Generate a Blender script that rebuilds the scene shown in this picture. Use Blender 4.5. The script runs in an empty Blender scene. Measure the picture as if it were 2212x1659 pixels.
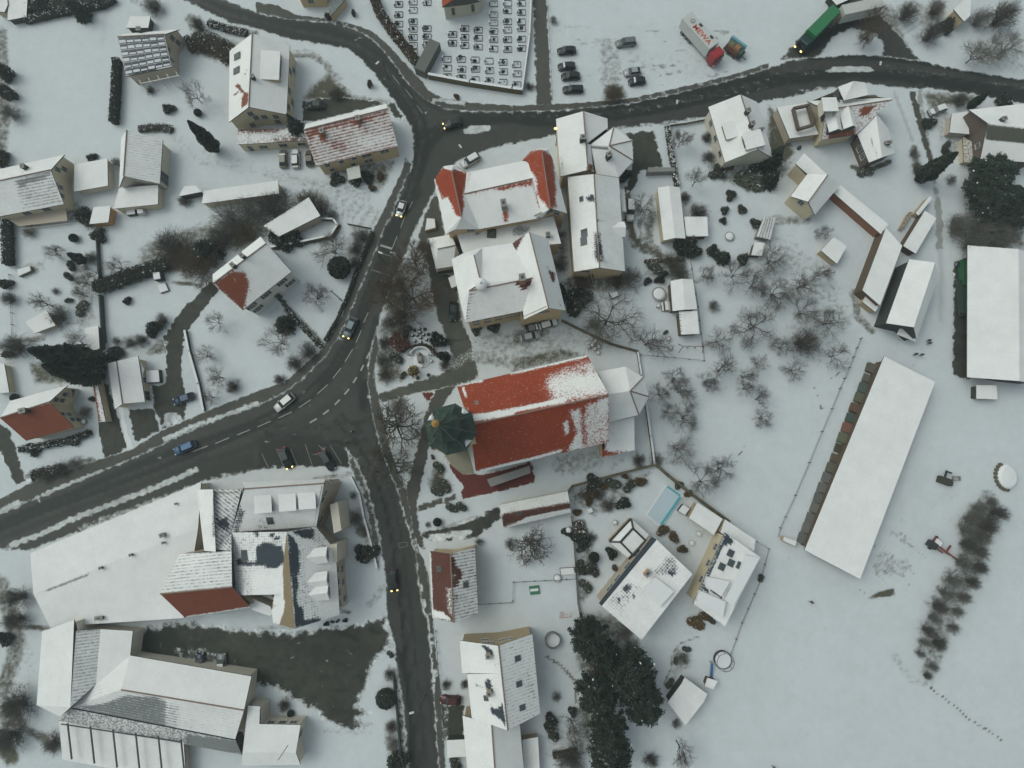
import bpy, bmesh, math, random
import numpy as np
from mathutils import Vector, Matrix
from mathutils.geometry import delaunay_2d_cdt
R = random.Random(11)
NR = np.random.RandomState(5)
# ---------------------------------------------------------------- camera, light, exposure
scene = bpy.context.scene
COL = scene.collection
H = 120.0; FPX = 1200.0; TILT = math.atan(145 / FPX)
cd = bpy.data.cameras.new('camera'); cam = bpy.data.objects.new('camera', cd); COL.objects.link(cam)
cam.location = (0, 0, H); cam.rotation_euler = (TILT, 0, 0)
cd.sensor_width = 36; cd.lens = FPX / 2212 * 36; cd.clip_start = .5; cd.clip_end = 2500
scene.camera = cam
w = bpy.data.worlds.new('World'); scene.world = w; w.use_nodes = True
SUN_EL = math.radians(50); SUN_AZ = math.radians(-65)      # azimuth from image-up, towards image-left
sky = w.node_tree.nodes.new('ShaderNodeTexSky'); sky.sky_type = 'NISHITA'; sky.sun_disc = False
sky.sun_elevation = SUN_EL; sky.sun_rotation = SUN_AZ; sky.dust_density = 4; sky.ozone_density = 1.5
bg = w.node_tree.nodes['Background']; bg.inputs[1].default_value = 0.15
hs = w.node_tree.nodes.new('ShaderNodeHueSaturation'); hs.inputs['Saturation'].default_value = .35      # overcast sky
w.node_tree.links.new(sky.outputs[0], hs.inputs['Color']); tm = w.node_tree.nodes.new('ShaderNodeMix'); tm.data_type = 'RGBA'; tm.blend_type = 'MULTIPLY'; tm.inputs[0].default_value = 1; tm.inputs[7].default_value = (.955, 1.04, 1.0, 1)
w.node_tree.links.new(hs.outputs[0], tm.inputs[6]); w.node_tree.links.new(tm.outputs[2], bg.inputs[0])
sd = bpy.data.lights.new('sun', 'SUN'); sd.energy = .5; sd.angle = math.radians(45); sd.color = (1, .98, .90)
so = bpy.data.objects.new('sun', sd); COL.objects.link(so); so.location = (0, 0, 90)
so.rotation_euler = Vector((-math.sin(SUN_AZ) * math.cos(SUN_EL), -math.cos(SUN_AZ) * math.cos(SUN_EL), -math.sin(SUN_EL))).to_track_quat('-Z', 'Y').to_euler()
vs = scene.view_settings; vs.view_transform = 'Standard'; vs.look = 'None'; vs.exposure = -0.03; vs.gamma = 1; vs.use_curve_mapping = False
scene.render.resolution_x = 1024; scene.render.resolution_y = 768
scene.render.engine = 'CYCLES'
# ---------------------------------------------------------------- coordinates
cT, sT = math.cos(TILT), math.sin(TILT)
def P(x, y, z=0.0):
    "sight line through plan position (x, y) meets height z"
    dx = (x - 1106) / FPX; dy = -(y - 829.5) / FPX
    Y = dy * cT + sT; Z = dy * sT - cT
    t = (z - H) / Z
    return Vector((dx * t, Y * t, z))
def proj(A):
    A = np.asarray(A, dtype=float); x = A[:, 0]; y = A[:, 1]; z = A[:, 2] - H
    yc = y * cT + z * sT; zc = -y * sT + z * cT
    return np.stack([1106 + FPX * x / -zc, 829.5 - FPX * yc / -zc], 1)
def t(c, r, pts):
    out = []
    for p in pts: out.append((553 * c + p[0] / 4, 414.75 * r + p[1] / 4) + tuple(p[2:]))
    return out
def t1(c, r, x, y): return (553 * c + x / 4, 414.75 * r + y / 4)
# ---------------------------------------------------------------- masks
def segdist(Q, pts, closed=False):
    d = np.full(len(Q), 1e9); n = len(pts)
    for i in range(n if closed else n - 1):
        a = np.array(pts[i][:2], float); b = np.array(pts[(i + 1) % n][:2], float); ab = b - a
        L = max((ab ** 2).sum(), 1e-9); s = np.clip(((Q - a) @ ab) / L, 0, 1)
        d = np.minimum(d, np.hypot(*(Q - a - s[:, None] * ab).T))
    return d
def pip(Q, pts):
    ins = np.zeros(len(Q), bool); n = len(pts); x, y = Q[:, 0], Q[:, 1]
    for i in range(n):
        x1, y1 = pts[i][:2]; x2, y2 = pts[(i + 1) % n][:2]
        if y1 == y2: continue
        c = ((y1 > y) != (y2 > y)) & (x < (x2 - x1) * (y - y1) / (y2 - y1) + x1); ins ^= c
    return ins
def splat(Q, specs, base=0.0):
    v = np.full(len(Q), float(base))
    for s in specs:
        kind, pts, amt, wd = s[:4]
        P_ = np.array([p[:2] for p in pts], float); mg = wd * 2 + 3
        bb = (Q[:, 0] > P_[:, 0].min() - mg) & (Q[:, 0] < P_[:, 0].max() + mg) & (Q[:, 1] > P_[:, 1].min() - mg) & (Q[:, 1] < P_[:, 1].max() + mg)
        idx = np.where(bb)[0]
        if not len(idx): continue
        q = Q[idx]
        if kind == 'p':
            d = segdist(q, pts, True); sg = np.where(pip(q, pts), d, -d); k = np.clip(sg / wd * .5 + .5, 0, 1)
        else:
            d = segdist(q, pts); k = np.clip(1.5 - d / wd, 0, 1)
        k = k * k * (3 - 2 * k) * abs(amt)
        v[idx] = np.maximum(v[idx], k) if amt > 0 else np.minimum(v[idx], v[idx] * (1 - k))
    return np.clip(v, 0, 1)
# ---------------------------------------------------------------- materials
MATS = {}
def rgb(c): return (c[0], c[1], c[2], 1)
class NB:
    def __init__(s, name):
        s.m = bpy.data.materials.new(name); s.m.use_nodes = True; s.t = s.m.node_tree; s.b = s.t.nodes['Principled BSDF']
    def n(s, ty, **k):
        nd = s.t.nodes.new(ty)
        for a, b in k.items(): setattr(nd, a, b)
        return nd
    def l(s, a, b): s.t.links.new(a, b)
    def math(s, op, a, b=None, clamp=False):
        nd = s.n('ShaderNodeMath', operation=op); nd.use_clamp = clamp
        for i, v in enumerate((a, b)):
            if v is None: continue
            if isinstance(v, (int, float)): nd.inputs[i].default_value = v
            else: s.l(v, nd.inputs[i])
        return nd.outputs[0]
    def noise(s, sc, det=4, rough=.6, vec=None):
        nd = s.n('ShaderNodeTexNoise'); nd.inputs['Scale'].default_value = sc; nd.inputs['Detail'].default_value = det; nd.inputs['Roughness'].default_value = rough
        if vec is None:
            tc = s.n('ShaderNodeTexCoord'); vec = tc.outputs['Object']
        s.l(vec, nd.inputs['Vector']); return nd.outputs['Fac']
    def mix(s, f, a, b):
        nd = s.n('ShaderNodeMix', data_type='RGBA'); 
        for i, v in ((0, f), (6, a), (7, b)):
            if isinstance(v, (int, float)): nd.inputs[i].default_value = v
            elif isinstance(v, tuple): nd.inputs[i].default_value = rgb(v)
            else: s.l(v, nd.inputs[i])
        return nd.outputs[2]
def plain(name, c, rough=.7, metal=0, var=.18, ns=1.5, emit=None, es=0):
    if name in MATS: return MATS[name]
    B = NB(name); f = B.noise(ns)
    c2 = tuple(x * (1 - var) for x in c); c3 = tuple(min(1, x * (1 + var)) for x in c)
    B.l(B.mix(f, c2, c3), B.b.inputs['Base Color']); B.b.inputs['Roughness'].default_value = rough; B.b.inputs['Metallic'].default_value = metal
    if emit: B.b.inputs['Emission Color'].default_value = rgb(emit); B.b.inputs['Emission Strength'].default_value = es
    MATS[name] = B.m; return B.m
def mixmat(name, c0, c1, c2=None, ns=1.6, k=.85, sharp=5, L=0, lu=.4, lv=.5, var=.12, rough=.75, bump=.25, streak=0, nfine=7.0, rib=0):
    if name in MATS: return MATS[name]
    B = NB(name); tc = B.n('ShaderNodeTexCoord')
    at = B.n('ShaderNodeAttribute', attribute_name='a').outputs['Fac']
    n1 = B.noise(ns, 5, .65); n2 = B.noise(nfine, 3, .6); big = B.noise(.09, 3, .5)
    s = B.math('ADD', at, B.math('MULTIPLY', B.math('SUBTRACT', B.math('ADD', B.math('MULTIPLY', n1, .6), B.math('MULTIPLY', n2, .4)), .5), k * 2.2))
    if L:
        uv = B.n('ShaderNodeUVMap', uv_map='UVMap'); sp = B.n('ShaderNodeSeparateXYZ'); B.l(uv.outputs[0], sp.inputs[0])
        if lv: 
            q = B.math('SINE', B.math('MULTIPLY', sp.outputs[1], 6.283 / lv)); s = B.math('ADD', s, B.math('MULTIPLY', q, L))
        if lu:
            q = B.math('SINE', B.math('MULTIPLY', sp.outputs[0], 6.283 / lu)); s = B.math('ADD', s, B.math('MULTIPLY', q, L))
    f = B.math('ADD', B.math('MULTIPLY', B.math('SUBTRACT', s, .5), sharp), .5, True)
    # untouched surface stays untouched
    f = B.math('MULTIPLY', f, B.math('MULTIPLY', at, 6, True), True)
    mid = B.noise(.35, 4, .6)
    vsum = B.math('ADD', B.math('MULTIPLY', n1, .4), B.math('ADD', B.math('MULTIPLY', big, .3), B.math('MULTIPLY', mid, .45)))
    vsum = B.math('ADD', B.math('MULTIPLY', B.math('SUBTRACT', vsum, .575), 3.2), .5, True)
    def vr(c, v): return B.mix(vsum, tuple(x * (1 - v) for x in c), tuple(min(1, x * (1 + v)) for x in c))
    A0 = vr(c0, var)
    if c2:
        bt = B.n('ShaderNodeAttribute', attribute_name='b').outputs['Fac']
        g = B.math('ADD', bt, B.math('MULTIPLY', B.math('SUBTRACT', n1, .5), .7)); g = B.math('MULTIPLY', B.math('MULTIPLY', g, 1.5), bt, True)
        A0 = B.mix(g, A0, c2)
    if rib:
        uv2 = B.n('ShaderNodeUVMap', uv_map='UVMap'); sp2 = B.n('ShaderNodeSeparateXYZ'); B.l(uv2.outputs[0], sp2.inputs[0])
        rr = B.math('POWER', B.math('ADD', B.math('MULTIPLY', B.math('SINE', B.math('MULTIPLY', sp2.outputs[0], 6.283 / 1.1)), .5), .5), 6); rr = B.math('MULTIPLY', B.math('MULTIPLY', rr, mid), rib * 2)
        A0 = B.mix(rr, A0, tuple(x * .45 for x in c0))
    A1 = vr(c1, var * 1.6)
    B.l(B.mix(f, A0, A1), B.b.inputs['Base Color']); B.b.inputs['Roughness'].default_value = rough
    B.b.inputs['Specular IOR Level'].default_value = .25
    bp = B.n('ShaderNodeBump'); bp.inputs['Strength'].default_value = bump; bp.inputs['Distance'].default_value = .12
    B.l(B.math('SUBTRACT', B.math('ADD', n1, B.math('MULTIPLY', n2, .4)), B.math('MULTIPLY', f, .5)), bp.inputs['Height']); B.l(bp.outputs[0], B.b.inputs['Normal'])
    MATS[name] = B.m; return B.m
SNOW_R = (.66, .66, .645); SNOW_G = (.50, .53, .54)
def roofm(kind):
    d = dict(red=(.235, .038, .012), dull=(.07, .07, .055), rust=(.17, .045, .022), brown=(.085, .03, .02), slate=(.03, .04, .05), grey=(.16, .17, .17), green=(.03, .06, .04), tan=(.2, .15, .09), gravel=(.22, .23, .23))
    k = kind.split('_')[0]; L = .0
    if kind.endswith('_lines'): return mixmat('roof_' + kind, SNOW_R, d[k], L=.17, lv=0, lu=.6, sharp=2.4, nfine=5)
    if kind.endswith('_courses'): return mixmat('roof_' + kind, SNOW_R, d[k], L=.17, lu=0, lv=.6, sharp=2.4, nfine=5)
    if kind.endswith('_tiles'): return mixmat('roof_' + kind, SNOW_R, d[k], L=.07, lu=.5, lv=.5, sharp=2.6, nfine=5)
    return mixmat('roof_' + kind, SNOW_R, d[k], sharp=3.4, ns=2.6, nfine=9, k=1.45, var=.09, rib=.025)
GROUND = mixmat('ground_snow', SNOW_G, (.075, .07, .045), (.30, .31, .30), ns=.9, sharp=2.2, var=.065, bump=.35)
ROADM = mixmat('asphalt', (.039, .040, .035), (.42, .44, .43), (.013, .016, .0125), ns=.9, sharp=3.5, var=.24, rough=.6, bump=.15)
PAVEM = mixmat('pavement_asphalt', (.066, .064, .054), (.46, .48, .47), (.035, .035, .03), ns=1.1, sharp=3.5, var=.2, bump=.2)
COBBLE = mixmat('cobbles', (.075, .077, .062), (.48, .49, .48), (.04, .042, .036), ns=2.6, sharp=3, var=.3, bump=.6)
YARDM = mixmat('yard_asphalt', (.040, .041, .032), (.46, .48, .48), (.019, .022, .016), ns=.9, sharp=4.5, var=.42, bump=.3)
REDPAVE = mixmat('red_paving', (.10, .022, .018), (.5, .5, .48), None, ns=1.4, sharp=5, var=.15)
WALLC = dict(cream=(.50, .43, .30), yellow=(.48, .37, .22), pale=(.50, .46, .38), beige=(.40, .34, .27), white=(.55, .54, .50), tan=(.36, .28, .17), wood=(.09, .06, .035), dark=(.03, .035, .03), orange=(.42, .23, .09), grey=(.2, .2, .19), brick=(.2, .09, .05), brown=(.095, .07, .055))
def wallm(k): return plain('wall_' + k, WALLC[k], .85, var=.10, ns=.7)
FASCIA = plain('gutter_metal', (.06, .06, .055), .6)
GLASS = plain('window_glass', (.05, .065, .07), .15, var=.4)
FRAME = plain('window_frame', (.36, .35, .31), .6)
SHUT = plain('green_shutter', (.02, .06, .045), .6)
BARK = plain('bark', (.05, .043, .033), .9, var=.4)
TWIG = plain('twigs', (.072, .064, .05), .9, var=.4)
BTWIG = plain('brown_twigs', (.085, .058, .036), .9, var=.4)
GTWIG = plain('grey_twigs', (.125, .12, .10), .9, var=.3)
EVER = plain('evergreen_needles', (.02, .034, .02), .8, var=.6, ns=2)
HEDGEM = plain('hedge_leaves', (.042, .044, .03), .85, var=.5, ns=2)
HEDGEB = plain('brown_hedge_leaves', (.075, .052, .03), .85, var=.5, ns=2)
SNOWM = plain('snow_cover', (.62, .63, .63), .8, var=.05)
WHITEP = plain('white_paint', (.45, .45, .42), .6)
METAL = plain('dark_metal', (.05, .05, .05), .5, .6)
STONE = plain('stone', (.22, .21, .19), .8)
WOOD = plain('weathered_wood', (.12, .09, .06), .85)
# ---------------------------------------------------------------- objects
def tag(o, label=None, cat=None, group=None, kind=None):
    if label: o['label'] = label
    if cat: o['category'] = cat
    if group: o['group'] = group
    if kind: o['kind'] = kind
    return o
def empty(name, loc, label, cat, group=None, rz=0):
    o = bpy.data.objects.new(name, None); COL.objects.link(o); o.location = loc; o.rotation_euler = (0, 0, rz); o.empty_display_size = .5
    return tag(o, label, cat, group)
def attach(o, parent):
    if parent is not None:
        o.parent = parent
        M = Matrix.LocRotScale(parent.location, parent.rotation_euler, parent.scale)

        o.matrix_parent_inverse = M.inverted()
def mesh(name, verts, faces, mats, uvs=None, attrs=None, mi=None, smooth=False):
    me = bpy.data.meshes.new(name); me.from_pydata([tuple(v) for v in verts], [], faces)
    for m in (mats if isinstance(mats, (list, tuple)) else [mats]): me.materials.append(m)
    if uvs is not None:
        uvl = me.uv_layers.new(name='UVMap'); li = np.empty(len(me.loops), np.int32); me.loops.foreach_get('vertex_index', li)
        uvl.data.foreach_set('uv', np.asarray(uvs, np.float32)[li].ravel())
    for k, v in (attrs or {}).items():
        me.attributes.new(k, 'FLOAT', 'POINT').data.foreach_set('value', np.asarray(v, np.float32))
    if mi is not None: me.polygons.foreach_set('material_index', np.asarray(mi, np.int32))
    if smooth: me.polygons.foreach_set('use_smooth', np.ones(len(me.polygons), bool))
    me.update(); return me
def obj(name, me, parent=None, local=False):
    o = bpy.data.objects.new(name, me); COL.objects.link(o)
    if parent is not None:
        if local: o.parent = parent
        else: attach(o, parent)
    return o
class MB:
    "collects simple solids into one mesh"
    def __init__(s): s.v = []; s.f = []; s.m = []
    def add(s, vs, fs, m=0):
        b = len(s.v); s.v += [tuple(v) for v in vs]; s.f += [tuple(i + b for i in f) for f in fs]; s.m += [m] * len(fs)
    def box(s, c, d, rz=0, m=0, M=None):
        vs = []
        for z in (-1, 1):
            for x, y in ((-1, -1), (1, -1), (1, 1), (-1, 1)):
                vs.append(Vector((x * d[0] / 2, y * d[1] / 2, z * d[2] / 2)))
        if rz: vs = [Matrix.Rotation(rz, 3, 'Z') @ v for v in vs]
        vs = [v + Vector(c) for v in vs]
        if M is not None: vs = [M @ v for v in vs]
        s.add(vs, [(3, 2, 1, 0), (4, 5, 6, 7), (0, 1, 5, 4), (1, 2, 6, 5), (2, 3, 7, 6), (3, 0, 4, 7)], m)
    def tube(s, a, b, r1, r2=None, n=6, m=0, cap=True):
        r2 = r1 if r2 is None else r2; a = Vector(a); b = Vector(b); d = (b - a).normalized()
        u = d.orthogonal().normalized(); w_ = d.cross(u); vs = []
        for p, r in ((a, r1), (b, r2)):
            for i in range(n): an = 6.28318 * i / n; vs.append(p + (u * math.cos(an) + w_ * math.sin(an)) * r)
        fs = [(i, (i + 1) % n, n + (i + 1) % n, n + i) for i in range(n)]
        if cap: fs += [tuple(range(n - 1, -1, -1)), tuple(range(n, 2 * n))]
        s.add(vs, fs, m)
    def lathe(s, prof, n=12, c=(0, 0, 0), m=0, rot=0, sx=1, sy=1):
        vs = []; c = Vector(c)
        for r, z in prof:
            for i in range(n): an = 6.28318 * i / n + rot; vs.append((c.x + math.cos(an) * r * sx, c.y + math.sin(an) * r * sy, c.z + z))
        fs = [(j * n + i, j * n + (i + 1) % n, (j + 1) * n + (i + 1) % n, (j + 1) * n + i) for j in range(len(prof) - 1) for i in range(n)]
        fs += [tuple(range(n - 1, -1, -1)), tuple(range((len(prof) - 1) * n, len(prof) * n))]
        s.add(vs, fs, m)
    def prism(s, pts, z0, z1, m=0):
        n = len(pts); s.add([(p[0], p[1], z0) for p in pts] + [(p[0], p[1], z1) for p in pts],
              [tuple(range(n - 1, -1, -1)), tuple(range(n, 2 * n))] + [(i, (i + 1) % n, n + (i + 1) % n, n + i) for i in range(n)], m)
    def mesh(s, name, mats, smooth=False): return mesh(name, s.v, s.f, mats, mi=s.m, smooth=smooth)
    def build(s, name, mats, parent=None, local=False, smooth=False): return obj(name, s.mesh(name, mats, smooth), parent, local)
def sheet(name, pts, z, mat, label=None, grid=.7, edge=.5, jit=.22, sa=(), sb=(), base=0, kind='structure', amt=.6):
    "flat surface of the setting: ragged outline, inner grid carrying the snow / wet masks"
    W = [P(p[0], p[1], 0) for p in pts]; B = []
    for i, a in enumerate(W):
        b = W[(i + 1) % len(W)]; n = max(1, int((b - a).length / .45)); nm = Vector((a.y - b.y, b.x - a.x)).normalized()
        for j in range(n):
            q = a.lerp(b, j / n); o = (math.sin(j * .9 + i) * .5 + (R.random() - .5) * 1.6) * jit; B.append(Vector((q.x + nm.x * o, q.y + nm.y * o)))
    bp = [(v.x, v.y) for v in B]; A = np.array(bp)
    gx = np.arange(A[:, 0].min(), A[:, 0].max(), grid); gy = np.arange(A[:, 1].min(), A[:, 1].max(), grid)
    G = np.stack(np.meshgrid(gx, gy), -1).reshape(-1, 2) + NR.uniform(-.12, .12, (len(gx) * len(gy), 2)) * grid
    G = G[pip(G, bp)]; 
    if len(G): G = G[segdist(G, bp, True) > grid * .35]
    nb = len(bp); allp = [Vector(p) for p in bp] + [Vector((p[0], p[1])) for p in G]
    vs, es, fs, *_ = delaunay_2d_cdt(allp, [(i, (i + 1) % nb) for i in range(nb)], [], 1, 1e-5)
    V3 = np.array([(v.x, v.y, z) for v in vs]); Q = proj(V3)
    a = splat(Q, sa, base); b = splat(Q, sb)
    if edge > 0: a = np.maximum(a, np.clip(1 - segdist(V3[:, :2], bp, True) / edge, 0, 1) * amt)
    fs = [f if (vs[f[1]] - vs[f[0]]).cross(vs[f[2]] - vs[f[0]]) > 0 else f[::-1] for f in fs]
    V3 = V3.tolist(); a = list(a); b = list(b)
    if z > .08:                                                     # kerb faces down to the road
        k0 = len(V3); V3 += [[V3[i][0], V3[i][1], 0.0] for i in range(nb)]; a += a[:nb]; b += b[:nb]
        fs = list(fs) + [(i, k0 + i, k0 + (i + 1) % nb, (i + 1) % nb) for i in range(nb)]
    me = mesh(name, V3, fs, mat, attrs={'a': a, 'b': b}); o = obj(name, me)
    if kind: o['kind'] = kind
    if label: o['label'] = label
    return o
# ---------------------------------------------------------------- buildings
WINC = {}
def window_mesh(w_, h_, style):
    key = (w_, h_, style)
    if key not in WINC:
        f = MB(); th = .09
        for sx in (-1, 1): f.box((sx * (w_ / 2 + th / 2), -.02, 0), (th, .1, h_ + 2 * th))
        for sz in (-1, 1): f.box((0, -.02, sz * (h_ / 2 + th / 2)), (w_, .1, th))
        if w_ > .8: f.box((0, -.02, 0), (.06, .06, h_))
        f.box((0, -.07, -h_ / 2 - .14), (w_ + .3, .2, .07))
        if style == 'shutter':
            for sx in (-1, 1): f.box((sx * (w_ / 2 + .42), -.04, 0), (.5, .06, h_ + .1), m=1)
        p = MB(); p.box((0, -.012, 0), (w_, .02, h_))
        WINC[key] = (f.mesh('window', [FRAME, SHUT]), p.mesh('pane', GLASS))
    return WINC[key]
class Bld:
    def __init__(s, name, label, cat, V, group=None):
        mx = sum(v[0] for v in V.values()) / len(V) - 1106; my = sum(v[1] for v in V.values()) / len(V) - 975
        s.zs = 1 - .34 * min(1, max(0, (math.hypot(mx, my) - 500) / 600))       # houses far out stand lower
        V = {k: (v[0], v[1], v[2] * s.zs) for k, v in V.items()}
        s.V = V; s.W = {k: P(*v) for k, v in V.items()}
        pts = list(s.W.values()); c = sum(pts, Vector()) / len(pts); s.c = c
        s.root = empty(name, (c.x, c.y, 0), label, cat, group)
        s.faces = []; s.in_ = {}
    def roof(s, faces, kind='red', base=0.0, bare=(), step=.6, th=.25, name='roof', label=None, ridge=(), side=None):
        vs, fs, uv, mi = [], [], [], []
        for f in faces:
            ps = [s.W[k] for k in (f.split() if ' ' in f else list(f))]
            if len(ps) == 3: ps = ps + [ps[2]]
            p0, p1, p2, p3 = ps; s.faces.append(ps)
            e = (p1 - p0).normalized(); L = max((p1 - p0).length, (p2 - p3).length); K = max((p3 - p0).length, (p2 - p1).length)
            n = max(1, int(L / step)); m = max(1, int(K / step)); b = len(vs)
            for j in range(m + 1):
                for i in range(n + 1):
                    q = p0.lerp(p1, i / n).lerp(p3.lerp(p2, i / n), j / m); vs.append(q)
                    u_ = (q - p0).dot(e); uv.append((u_, (q - p0 - e * u_).length))
            up = (p1 - p0).cross(p3 - p0).z + (p2 - p1).cross(p0 - p1).z * 0
            if abs((p1 - p0).cross(p3 - p0).z) < 1e-6: up = (p1 - p0).cross(p2 - p0).z
            for j in range(m):
                for i in range(n):
                    q = (b + j * (n + 1) + i, b + j * (n + 1) + i + 1, b + (j + 1) * (n + 1) + i + 1, b + (j + 1) * (n + 1) + i)
                    fs.append(q if up > 0 else q[::-1]); mi.append(0)
            b2 = len(vs); k4 = [p0, p1, p2, p3]
            if (p3 - p2).length < 1e-6: k4 = [p0, p1, p2]
            kk = len(k4)
            for p in k4: vs.append(p.copy()); uv.append((0, 0))
            for p in k4: vs.append(p - Vector((0, 0, th))); uv.append((0, 0))
            bg_ = len(vs)                                          # underside follows the (slightly twisted) slope
            for q_ in range(b, b2): vs.append(vs[q_] - Vector((0, 0, th))); uv.append((0, 0))
            for j in range(m):
                for i in range(n):
                    q = (bg_ + j * (n + 1) + i, bg_ + j * (n + 1) + i + 1, bg_ + (j + 1) * (n + 1) + i + 1, bg_ + (j + 1) * (n + 1) + i)
                    fs.append(q[::-1] if up > 0 else q); mi.append(1)
            for i in range(kk):
                j = (i + 1) % kk; fs.append((b2 + i, b2 + kk + i, b2 + kk + j, b2 + j) if up > 0 else (b2 + j, b2 + kk + j, b2 + kk + i, b2 + i)); mi.append(1)
        V3 = np.array([tuple(v) for v in vs]); a = splat(proj(V3), bare, base)
        me = mesh(name, V3, fs, [roofm(kind), side or FASCIA], uvs=uv, attrs={'a': a}, mi=mi); o = obj(name, me, s.root)
        if label: o['label'] = label
        s.r = o
        for r in ridge:
            a_, b_ = [s.W[k] for k in (r.split() if ' ' in r else list(r))]; mb = MB(); mb.tube(a_ + Vector((0, 0, .03)), b_ + Vector((0, 0, .03)), .14, n=6)
            mb.build('ridge_cap', plain('ridge_tile', (.2, .14, .11), .8), s.root)
        return o
    def walls(s, outline, color='cream', ov=.45, z0=0.0, name='wall'):
        ks = outline.split() if ' ' in outline else list(outline); ps = [s.W[k] for k in ks]; c = sum(ps, Vector()) / len(ps); vs = []
        for k, p in zip(ks, ps):
            d = Vector((c.x - p.x, c.y - p.y, 0)); q = p + d.normalized() * ov * 1.3; s.in_[k] = q
            vs.append((q.x, q.y, p.z - .06)); vs.append((q.x, q.y, z0))
        n = len(ps); area = sum(ps[i].x * ps[(i + 1) % n].y - ps[(i + 1) % n].x * ps[i].y for i in range(n))
        fs = [(2 * i, 2 * i + 1, 2 * ((i + 1) % n) + 1, 2 * ((i + 1) % n)) for i in range(n)]
        if area < 0: fs = [f[::-1] for f in fs]
        s.ccw = area > 0
        o = obj(name, mesh(name, vs, fs, wallm(color)), s.root); s.wo = o; return o
    def win(s, a, b, spots, w_=1.0, h_=1.3, style='', name='window'):
        A, B_ = s.in_[a], s.in_[b]; d = (B_ - A); ang = math.atan2(d.y, d.x); fm, pm = window_mesh(w_, h_, style); nrm = Vector((d.y, -d.x, 0)).normalized()
        if nrm.dot((A + B_) / 2 - s.c) < 0: nrm = -nrm; ang += math.pi
        for (q, z) in spots:
            p = A.lerp(B_, q); o = obj(name, fm); o.location = (p.x + nrm.x * .03, p.y + nrm.y * .03, z * s.zs); o.rotation_euler = (0, 0, ang); attach(o, s.root)
            c = obj('pane', pm); c.parent = o
    def on(s, fi, x, y):
        p0, p1, p2, p3 = s.faces[fi]; n = (p1 - p0).cross((p3 if (p3 - p0).length > .1 else p2) - p0).normalized()
        if n.z < 0: n = -n
        o = Vector((0, 0, H)); d = P(x, y, 0) - o; k = (p0 - o).dot(n) / d.dot(n); q = o + d * k
        u_ = (p1 - p0); u_.z = 0; u_.normalize(); v_ = n.cross(u_)
        if v_.z < 0: u_ = -u_; v_ = -v_
        return q, u_, v_, n
    def sky(s, fi, spots, w_=.9, h_=1.3):
        for x, y in spots:
            q, u_, v_, n = s.on(fi, x, y); M = Matrix.Translation(q) @ Matrix((u_, v_, n)).transposed().to_4x4()
            f = MB(); f.box((0, 0, .05), (w_ + .2, h_ + .2, .16), M=M); o = f.build('skylight', plain('roof_window_frame', (.12, .12, .11), .6), s.root)
            p = MB(); p.box((0, 0, .14), (w_, h_, .03), M=M); pp = p.build('pane', GLASS, None); attach_sub(pp, o)
    def chim(s, fi, x, y, w_=.7, d_=.9, h_=1.4, col='brick', snow=False):
        q, u_, v_, n = s.on(fi, x, y); a = math.atan2(u_.y, u_.x); m = MB(); m.box((q.x, q.y, q.z + (h_ - 1) / 2), (w_, d_, h_ + 1), a)
        m.box((q.x, q.y, q.z + h_ + .06), (w_ + .2, d_ + .2, .12), a, 1); m.box((q.x, q.y, q.z + h_ + .125), (w_ * .5, d_ * .5, .04), a, 2)
        m.build('chimney', [wallm(col), SNOWM if snow else STONE, METAL], s.root)
    def dormer(s, fi, x, y, w_=2.0, L=3.0, h_=1.5, col='white', gable=True, base=0.05, kind='grey', win=True):
        q, u_, v_, n = s.on(fi, x, y); dh = Vector((v_.x, v_.y, 0)).normalized(); z = Vector((0, 0, 1))
        hw = w_ / 2; a = q - u_ * hw; b = q + u_ * hw
        m = MB(); top = h_; bk = dh * L
        m.add([a - z * .5, b - z * .5, b + z * top, a + z * top, a - z * .5 + bk, b - z * .5 + bk, b + z * top + bk, a + z * top + bk],
              [(0, 1, 2, 3), (1, 5, 6, 2), (4, 0, 3, 7)])
        if gable: m.add([a + z * top, b + z * top, q + z * (top + w_ * .35)], [(0, 1, 2)])
        o = m.build('dormer', wallm(col), s.root)
        e = .2; A = a - u_ * e - dh * e + z * top; B_ = b + u_ * e - dh * e + z * top; Ab = A + bk; Bb = B_ + bk; r = MB()
        if gable:
            C = q - dh * e + z * (top + w_ * .35 + .06); Cb = C + bk
            vs = [A, C, Cb, Ab, B_, Bb]; fs = [(0, 1, 2, 3), (1, 4, 5, 2)]; vs2 = [v - z * .12 for v in vs]; r.add(vs + vs2, fs + [(9, 8, 7, 6), (8, 11, 10, 7), (0, 6, 7, 1), (1, 7, 10, 4)])
        else:
            vs = [A, B_, Bb + z * .3, Ab + z * .3]; vs2 = [v - z * .14 for v in vs]; r.add(vs + vs2, [(0, 1, 2, 3), (7, 6, 5, 4), (0, 4, 5, 1), (1, 5, 6, 2), (3, 7, 4, 0)])
        me = r.mesh('dormer_roof', roofm(kind)); me.attributes.new('a', 'FLOAT', 'POINT').data.foreach_set('value', np.full(len(me.vertices), base, np.float32)); me.uv_layers.new(name='UVMap')
        attach_sub(obj('dormer_roof', me), o)
        if win:
            g = MB(); p = q + z * top * .45 - dh * .02; an = math.atan2(u_.y, u_.x); g.box((p.x, p.y, p.z), (w_ * .6, .08, top * .6), an); attach_sub(g.build('pane', GLASS), o)
def attach_sub(o, parent):
    "parent already sits at identity-in-world (mesh in world coordinates)"
    o.parent = parent
    if o.parent.parent is not None:
        pass
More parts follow.
